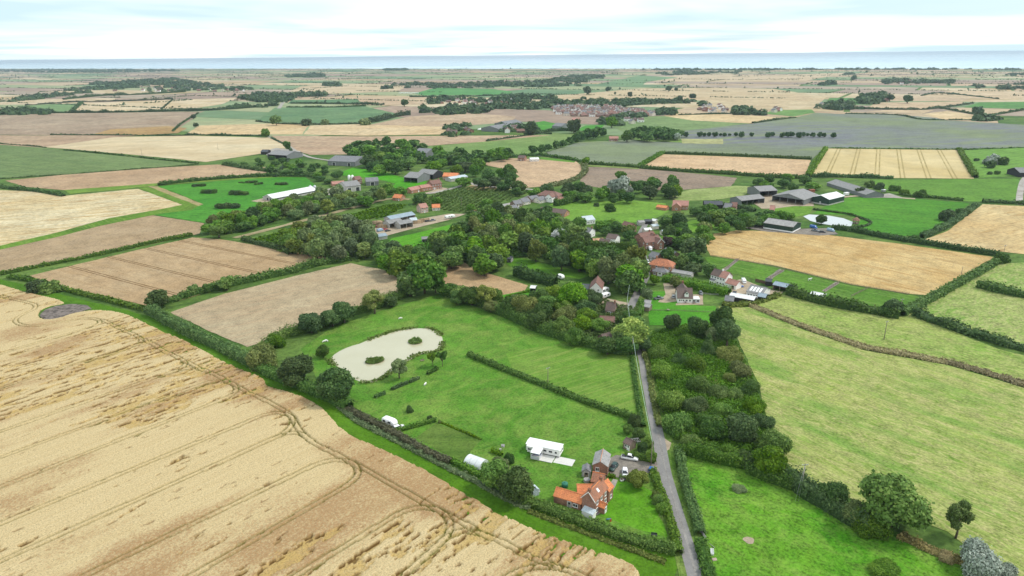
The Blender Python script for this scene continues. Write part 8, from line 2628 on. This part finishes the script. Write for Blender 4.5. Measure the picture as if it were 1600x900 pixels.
pole(1017, 728, 8.5, 'wooden pole at the drive entrance carrying the pale cable along the lane', False, key='a')
pole(987.5, 557, 8.5, 'wooden pole under the lime-topped tree at the upper end of the pale cable', False, key='b')
pole(979, 491, 8.5, 'wooden pole beside the lane near the small brown cottage', False, key='c')
pole(990, 411, 8.5, 'wooden pole among the roadside shrubs below the tall clipped hedge', False, key='d')
pole(1252, 766, 9.0, 'pole with a pale crossarm and stay wires in the hedgerow on the right', True, 0.1, guys=True)
pole(1405, 494, 9.0, 'pole with a crossarm at the lower corner of the golden wheat', True, 0.2)
pole(1381, 531, 9.0, 'thin pole standing in the pale upper meadow', True, 0.5)
pole(1566, 405, 9.0, 'pole in the thicket at the right corner of the golden wheat', True, 0.3)
pole(1500, 438, 8.0, 'pole beside the hedge at the right end of the golden wheat', False)
pole(837.5, 257, 9.0, 'pole in the pinkish stubble field near the white farm shed', True)
pole(721, 325, 9.0, 'pale pole in the gardens between the nursery plots', True)
pole(222, 243, 9.0, 'lone thin pole in the cream stubble field on the left, the left one', True)
pole(341, 235, 9.0, 'lone thin pole in the cream stubble field on the left, the right one', True)
pole(856, 605, 8.5, 'pole rising from the clipped hedge between the two lawns', True, 0.6)
pole(983, 293, 9.0, 'pole in front of the bare grey-brown field', True)
CABLE = simple('pale_cable', (0.50, 0.60, 0.56), 0.5)
pl_ = thing('overhead_cable', 'pale sagging overhead cable running beside the lane from pole to pole', 'cable', (0, 0, 0))
for a_, b_ in (('a', 'b'), ('b', 'c'), ('c', 'd')):
    A0, B0 = pole_tops[a_], pole_tops[b_]
    pts = []
    for i in range(25):
        t_ = i / 24
        q = A0.lerp(B0, t_)
        q.z += -0.15 - 1.1 * 4 * t_ * (1 - t_)
        pts.append(q)
    MB().tube(pts, 0.055, 5).build('span', [CABLE], pl_)

# ------------------------------------------------------------ fences
def fence(pts, label, h=1.2, step=3.0, rails=3, mat=TIMBER, boards=False, maxposts=90):
    P = [G(*p).to_2d() for p in pts]
    o = P[0]
    r = thing('wooden_fence', label, 'fence', (o.x, o.y, 0))
    tot = sum((P[i + 1] - P[i]).length for i in range(len(P) - 1))
    step = max(step, tot / maxposts)
    rl_ = MB()
    for i in range(len(P) - 1):
        a, b_ = P[i] - o, P[i + 1] - o
        d = (b_ - a)
        n = max(1, int(d.length / step))
        nn = Vector((-d.y, d.x)).normalized() * 0.03
        for k in range(n + (1 if i == len(P) - 2 else 0)):
            q = a + d * (k / n)
            MB().box(-.07, .07, -.07, .07, 0, h + 0.1).build('post', [mat], r, (q.x, q.y, 0))
        lv = [(0.08, h - 0.02)] if boards else [(h * (j + 0.75) / (rails) - 0.06, h * (j + 0.75) / rails + 0.06) for j in range(rails)]
        for z0, z1 in lv:
            rl_.add([(a.x - nn.x, a.y - nn.y, z0), (b_.x - nn.x, b_.y - nn.y, z0), (b_.x + nn.x, b_.y + nn.y, z0), (a.x + nn.x, a.y + nn.y, z0),
                     (a.x - nn.x, a.y - nn.y, z1), (b_.x - nn.x, b_.y - nn.y, z1), (b_.x + nn.x, b_.y + nn.y, z1), (a.x + nn.x, a.y + nn.y, z1)],
                    [(0, 3, 2, 1), (4, 5, 6, 7), (0, 1, 5, 4), (1, 2, 6, 5), (2, 3, 7, 6), (3, 0, 4, 7)])
    rl_.build('panel' if boards else 'rails', [mat], r)


fence([(1180, 440), (1205, 446), (1229, 453)], 'tall brown close-boarded fence between the stable yard and the paddocks', 1.8, 2.4, boards=True, mat=simple('brown_fence', (0.13, 0.085, 0.055), 0.85, 0.2, 1.0))
fence([(1112, 401), (1160, 408), (1212, 418), (1330, 446), (1420, 461)], 'long post-and-rail fence between the paddocks and the golden wheat')
fence([(1155, 405), (1129, 424)], 'short dividing fence in the paddocks behind the white farmhouse')
fence([(1226, 422), (1200, 437)], 'dividing fence in the middle of the paddocks')
fence([(1312, 441), (1288, 456)], 'dividing fence towards the right end of the paddocks')
fence([(1356, 451), (1330, 464)], 'last dividing fence at the right end of the paddocks')
fence([(1014, 486), (1050, 486), (1090, 488), (1116, 489)], 'low wooden fence across the lawn below the chalet bungalow', 0.9, 2.5, 2)
fence([(1096, 459), (1110, 461), (1122, 461)], 'pale low fence along the garden path right of the chalet bungalow', 0.8, 2.0, 2, GREY_T)

# ------------------------------------------------------------ garden and yard objects near the farmhouse
p = G(882.5, 761)
tk = thing('oil_tank', 'small green cylindrical tank on the lawn behind the farmhouse wing', 'tank', (p.x, p.y, 0.05))
GT = simple('green_plastic', (0.03, 0.17, 0.11), 0.5)
MB().tube([(0, 0, 0.0), (0, 0, 1.3), (0, 0, 1.45)], [0.95, 0.95, 0.7], 14).build('body', [GT], tk)
MB().tube([(0, 0, 1.45), (0, 0, 1.58)], 0.25, 8).build('lid', [GT], tk)
p = G(917, 753)
tb = thing('hot_tub', 'round grey covered tub on slabs beside the farmhouse link', 'hot tub', (p.x, p.y, 0.05))
MB().tube([(0, 0, 0), (0, 0, 0.85)], 1.0, 14, 0, False).build('tub', [GREY_T], tb)
MB().tube([(0, 0, 0.85), (0, 0, 0.97)], [1.05, 0.98], 14, 0, False).build('cover', [SLATE_L], tb)
p = G(1017, 736)
q = thing('garden_trailer', 'small blue-covered trailer beside the hedge at the drive', 'trailer', (p.x, p.y, 0.15), 1.2)
MB().loft([ring(-0.9, .6, .4, .95, .1), ring(0.9, .6, .4, .95, .1)]).build('box', [PAINTS['blue']], q)
for s in (-1, 1):
    MB().tube([(0, -.08, 0), (0, .08, 0)], 0.3, 10).build('wheel', [RUBBER], q, (0, s * 0.68, 0.3))
MB().tube([(.9, 0, .45), (1.8, 0, .4)], 0.04, 5).build('drawbar', [STEEL], q)
p = G(1017.5, 742)
q = thing('garden_tractor', 'little red and white ride-on mower beside the blue trailer', 'mower', (p.x, p.y, 0.15), 1.3)
MB().loft([ring(-0.2, .35, .35, .75, .08), ring(0.8, .3, .35, .7, .08)]).build('body', [PAINTS['red']], q)
MB().box(-0.75, -0.3, -.3, .3, .45, .6).box(-0.8, -0.68, -.3, .3, .6, 1.0).build('seat', [WHITE], q)
for x, s, rr_ in ((-0.5, -1, .3), (-0.5, 1, .3), (0.6, -1, .2), (0.6, 1, .2)):
    MB().tube([(0, -.08, 0), (0, .08, 0)], rr_, 10).build('wheel', [RUBBER], q, (x, s * 0.42, rr_))
p = G(971.5, 752)
q = thing('garden_tub', 'round white tub beside the small clipped hedge', 'tub', (p.x, p.y, 0.1))
MB().tube([(0, 0, 0), (0, 0, .7)], [.5, .62], 12).build('pot', [WHITE], q)
MB().tube([(0, 0, .7), (0, 0, .72)], [.55, .55], 12).build('soil', [simple('soil', (.08, .06, .045), .9)], q)


def bench(px, py, rz, label, mat):
    p = G(px, py)
    r = thing('garden_bench', label, 'bench', (p.x, p.y, 0.09), rz)
    MB().box(-.8, .8, -.25, .25, .42, .48).build('seat', [mat], r)
    MB().box(-.8, .8, .2, .26, .55, .95).build('backrest', [mat], r)
    for x in (-.7, .7):
        for y in (-.2, .2):
            MB().box(x - .04, x + .04, y - .04, y + .04, 0, .42 if y < 0 else .95).build('leg', [mat], r)


bench(978, 751.5, 0.3, 'dark garden bench right of the white tub', FRAME_D)
bench(1022, 838, -0.2, 'dark garden bench at the lower corner of the farmhouse lawn', FRAME_D)
bench(660, 565, 0.5, 'pale wooden bench on the near bank of the pond', TIMBER)
p = G(953, 815)
q = thing('play_slide', 'small blue and red plastic slide at the foot of the farmhouse lawn', 'slide', (p.x, p.y, 0.09), 0.8)
MB().box(-.3, .3, -.28, -.22, 0, .9).build('ladder', [PAINTS['red']], q)
MB().add([(-.28, -.2, .9), (.28, -.2, .9), (.28, 1.2, .05), (-.28, 1.2, .05), (-.28, -.2, .98), (.28, -.2, .98), (.28, 1.2, .13), (-.28, 1.2, .13)], [(0, 3, 2, 1), (4, 5, 6, 7), (0, 1, 5, 4), (1, 2, 6, 5), (2, 3, 7, 6), (3, 0, 4, 7)]).build('chute', [PAINTS['blue']], q)
p = G(786, 704)
q = thing('bird_table', 'grey bird table beside the yellow-green hedge near the static caravan', 'bird table', (p.x, p.y, 0.06))
MB().box(-.06, .06, -.06, .06, 0, 1.4).build('post', [GREY_T], q)
MB().box(-.5, .5, -.4, .4, 1.4, 1.46).build('tray', [GREY_T], q)
MB().prism([(-.5, 1.9), (0, 2.25), (.5, 1.9), (.5, 1.95), (0, 2.31), (-.5, 1.95)], -.6, .6).build('roof', [SLATE_L], q)
for x in (-.42, .42):
    MB().box(x - .03, x + .03, -.03, .03, 1.46, 2.2).build('upright', [GREY_T], q)
p = G(782, 706)
q = thing('wheelie_bin', 'pale grey bin standing by the yellow-green hedge near the bird table', 'bin', (p.x, p.y, 0.06))
MB().loft([ring(0, .3, 0.05, 0.06, .01)] * 0 + [[(-.25, -.25, .05), (.25, -.25, .05), (.25, .25, .05), (-.25, .25, .05)], [(-.3, -.3, 1.0), (.3, -.3, 1.0), (.3, .3, 1.0), (-.3, .3, 1.0)]]).build('body', [BLOCK], q)
MB().box(-.32, .32, -.34, .32, 1.0, 1.08).build('lid', [BLOCK], q)
p = G(834, 769)
q = thing('rubble_pile', 'heap of pale rubble by the hedge below the glossy round tree', 'rubble', (p.x, p.y, 0.05))
rb_ = MB()
rq = random.Random(3)
for k in range(16):
    x, y = rq.uniform(-1.6, 1.6), rq.uniform(-.8, .8)
    s = rq.uniform(.2, .45)
    rb_.loft([[(x + s * k1 * (1 + rq.uniform(-.2, .2)), y + s * k2, z) for k1, k2 in ((-1, -1), (1, -.8), (.9, 1), (-.8, .9))] for z in (0, s * 0.8)])
rb_.build('stones', [BLOCK], q)
p = G(1112.5, 864)
q = thing('water_trough', 'white oblong trough in the grass beside the lower roadside hedge', 'trough', (p.x, p.y, 0.06), 1.35)
b = MB()
b.box(-1.0, 1.0, -.4, .4, 0.05, .12).box(-1.0, 1.0, -.4, -.34, .12, .6).box(-1.0, 1.0, .34, .4, .12, .6).box(-1.0, -.94, -.34, .34, .12, .6).box(.94, 1.0, -.34, .34, .12, .6)
b.build('basin', [WHITE], q)
MB().box(-.94, .94, -.34, .34, .4, .45).build('water', [m_lake], q)
p = G(1116, 875)
q = thing('stone_slab', 'pinkish stone slab in the grass below the white trough', 'slab', (p.x, p.y, 0.06), 0.3)
MB().loft([[(-.7, -.4, 0), (.6, -.5, 0), (.8, .4, 0), (-.6, .5, 0)], [(-.6, -.35, .25), (.55, -.4, .22), (.7, .35, .25), (-.5, .4, .25)]]).build('stone', [simple('pink_stone', (.42, .32, .26), .9)], q)
p0, p1 = G(1108, 850), G(1117, 857)
q = thing('fallen_rail', 'pale fallen rail lying in the grass above the white trough', 'rail', (p0.x, p0.y, 0.1))
MB().tube([(0, 0, .08), (p1.x - p0.x, p1.y - p0.y, .1)], .07, 6).build('rail', [GREY_T], q)
p = G(1098, 838)
q = thing('field_gate', 'small pale gate in the gap of the roadside hedge by the bright green field', 'gate', (p.x, p.y, 0.06), 1.75)
for x in (-1.6, 1.6):
    MB().box(x - .08, x + .08, -.08, .08, 0, 1.3).build('post', [GREY_T], q)
b = MB()
for z in (.25, .5, .75, 1.0, 1.15):
    b.box(-1.5, 1.5, -.03, .03, z - .04, z + .04)
b.box(-1.5, -1.42, -.031, .031, .2, 1.2).box(1.42, 1.5, -.031, .031, .2, 1.2)
b.build('bars', [GREY_T], q)
p = G(1008, 708)
q = thing('garden_pergola', 'low grey pergola frame on slabs in front of the small brown shed', 'pergola', (*G(991, 697).to_2d(), 0.05), 0.2)
for x in (-1.5, 1.5):
    for y in (-1, 1):
        MB().box(x - .06, x + .06, y - .06, y + .06, 0, 2.0).build('post', [GREY_T], q)
b = MB()
for y in (-1, 1):
    b.box(-1.8, 1.8, y - .05, y + .05, 2.0, 2.12)
for k in range(7):
    x = -1.6 + k * 3.2 / 6
    b.box(x - .03, x + .03, -1.3, 1.3, 2.125, 2.2)
b.build('beams', [GREY_T], q)

# tables and chairs on the chalet terrace
for px, py, lab in ((1071, 474, 'round garden table on the terrace of the chalet bungalow, left'), (1084, 474.5, 'round garden table on the terrace of the chalet bungalow, right'), (1044, 486, 'dark picnic table on the lawn below the chalet bungalow')):
    p = G(px, py)
    q = thing('garden_table', lab, 'table', (p.x, p.y, 0.14))
    MB().tube([(0, 0, .7), (0, 0, .76)], .75, 12, 0, False).build('tabletop', [TIMBER], q)
    MB().tube([(0, 0, 0), (0, 0, .7)], .08, 6).build('leg', [FRAME_D], q)
    MB().tube([(0, 0, 0), (0, 0, .05)], .4, 10).build('foot', [FRAME_D], q)

# log stacks of the sawmill
LOGS = simple('sawn_logs', (0.36, 0.26, 0.16), 0.9, 0.3, 1.5)
for k, (px, py, rz, n, lab) in enumerate([(590, 350, .2, 5, 'leftmost stack of logs in the sawmill yard'), (600, 351, .25, 6, 'second stack of logs from the left in the sawmill yard'), (611, 350, .25, 5, 'stack of logs in front of the sawmill sheds'), (620, 352, .3, 6, 'low stack of logs at the right of the sawmill sheds'),
                                           (652, 349, .5, 4, 'stack of orange-brown timber right of the sawmill sheds, nearer'), (663, 346, .5, 4, 'stack of orange-brown timber right of the sawmill sheds, farther'), (598, 356, .1, 4, 'stack of timber at the front of the sawmill yard')]):
    p = G(px, py)
    q = thing('log_stack', lab, 'log stack', (p.x, p.y, 0.15), rz)
    for row in range(3):
        for j in range(n - row):
            MB().tube([(-4, 0, 0), (0, 0.03, 0), (4, 0, 0)], [.40, .42, .38], 8).build('log', [LOGS], q, (0, (j - (n - row - 1) / 2) * 0.86, .4 + row * .74))

# small things standing about the far yards
for px, py, s, mt, lab in [(590, 349, 1.5, PAINTS['red'], 'red machine at the left of the sawmill yard'), (575, 361, 1.6, WHITE, 'white container at the left corner of the sawmill yard'), (1258, 318, 2.4, BLOCK, 'pale tank beside the open barn of the right-hand farm'), (1268, 301, 2.6, simple('rust_red', (.28, .10, .06), .8), 'rust-red grain trailer behind the green barn'), (1182, 309, 2.2, WHITE, 'white tank under the low open barn'), (1380, 300, 2.0, STEEL, 'pale feed bin at the end of the long grey shed'), (1322, 305, 2.2, WHITE, 'white container against the right end of the green barn'), (644, 300, 2.0, BLOCK, 'grey feed hopper in front of the low orange barn')]:
    p = G(px, py)
    q = thing('yard_container', lab, 'container', (p.x, p.y, 0.15), 0.3)
    MB().loft([ring(-s, s * .5, .15, s, .15), ring(-s + .2, s * .55, .1, s * 1.1, .15), ring(s - .2, s * .55, .1, s * 1.1, .15), ring(s, s * .5, .15, s, .15)]).build('body', [mt], q)
    for sx in (-.7, .7):
        MB().box(-.12, .12, -s * .5, s * .5, 0, .14).build('skid', [FRAME_D], q, (sx * s, 0, 0))

# ------------------------------------------------------------ animals
FLEECE = simple('white_fleece', (0.72, 0.70, 0.64), 0.95, 0.06, 6.0, bump=0.4)
COAT = simple('white_coat', (0.74, 0.73, 0.70), 0.7, 0.05, 2.0)


def animal_mesh(name, V, E_, R, mat):
    me = bpy.data.meshes.new(name)
    me.from_pydata(V, E_, [])
    o = bpy.data.objects.new(name, me)
    COL.objects.link(o)
    md = o.modifiers.new('skin', 'SKIN')
    for i, r in enumerate(R):
        me.skin_vertices[0].data[i].radius = r if isinstance(r, tuple) else (r, r)
    me.skin_vertices[0].data[0].use_root = True
    o.modifiers.new('sub', 'SUBSURF').levels = 2
    bpy.context.view_layer.update()
    dg = bpy.context.evaluated_depsgraph_get()
    out = bpy.data.meshes.new_from_object(o.evaluated_get(dg))
    bpy.data.objects.remove(o)
    out.name = name
    out.materials.clear()
    out.materials.append(mat)
    for p_ in out.polygons:
        p_.use_smooth = True
    return out


# pelvis, mid, chest, neck, head, muzzle, legs (hip, hock / knee, foot), tail
def quad_skel(s, neck, head, muz, rb, rl, legz):
    V = [(-.45 * s, 0, legz + .1 * s), (0, 0, legz + .06 * s), (.42 * s, 0, legz + .1 * s), neck, head, muz]
    E_ = [(0, 1), (1, 2), (2, 3), (3, 4), (4, 5)]
    R = [rb * .9, rb, rb * .95, rb * .55, rb * .42, rb * .26]
    for y in (-1, 1):
        k = len(V)
        V += [(-.50 * s, y * rb * .55, legz * .72), (-.60 * s, y * rb * .55, legz * .36), (-.54 * s, y * rb * .55, 0.02)]
        E_ += [(0, k), (k, k + 1), (k + 1, k + 2)]
        R += [rl * 1.7, rl, rl * .9]
        k = len(V)
        V += [(.44 * s, y * rb * .5, legz * .70), (.45 * s, y * rb * .5, legz * .36), (.44 * s, y * rb * .5, 0.02)]
        E_ += [(2, k), (k, k + 1), (k + 1, k + 2)]
        R += [rl * 1.6, rl, rl * .9]
    k = len(V)
    V += [(-.66 * s, 0, legz + .02 * s), (-.72 * s, 0, legz * .6)]
    E_ += [(0, k), (k, k + 1)]
    R += [rl * .9, rl * .6]
    return V, E_, R


sheep = animal_mesh('body', *quad_skel(1.0, (.62, 0, .62), (.80, 0, .40), (.92, 0, .22), .27, .055, .52), FLEECE)
for k, (px, py, rz, lab) in enumerate([(625.5, 499, .4, 'single white sheep on the lawn above the middle of the pond'), (506.5, 535, .7, 'white sheep on the lawn left of the pond, the left one of a close pair'), (510.5, 534, 2.6, 'white sheep on the lawn left of the pond, the right one of a close pair'), (664.5, 602, 1.2, 'white sheep on the lower lawn right of the hedge pieces')]):
    p = G(px, py)
    r = thing('sheep', lab, 'sheep', (p.x, p.y, 0.06), rz)
    o = ob('body', sheep, r)
    o.scale = (1.25, 1.25, 1.25)
horse = animal_mesh('body', *quad_skel(1.45, (.98, 0, 1.55), (1.28, 0, 1.62), (1.55, 0, 1.38), .31, .085, 1.12), COAT)
p = G(1265, 439)
r = thing('horse', 'white horse standing in the middle paddock', 'horse', (p.x, p.y, 0.1), 0.2)
ob('body', horse, r)
dk_ = [(1225, 419.5), (1142, 409), (712, 238), (726, 237), (741, 236), (775, 222), (760, 240)]

# ------------------------------------------------------------ the air between here and the sea
hz = MB()
hz.box(-60000, 60000, -500, 42500, -2.6, 120.7)
m, t, out = mat_new('haze_air')
pv_ = t.node('ShaderNodeVolumePrincipled')
pv_.inputs['Color'].default_value = (0.74, 0.87, 1.0, 1)
pv_.inputs['Density'].default_value = 0.000048
pv_.inputs['Anisotropy'].default_value = 0.2
t.link(pv_.outputs[0], out.inputs['Volume'])
o = hz.build('haze', [m])
o['kind'] = 'stuff'
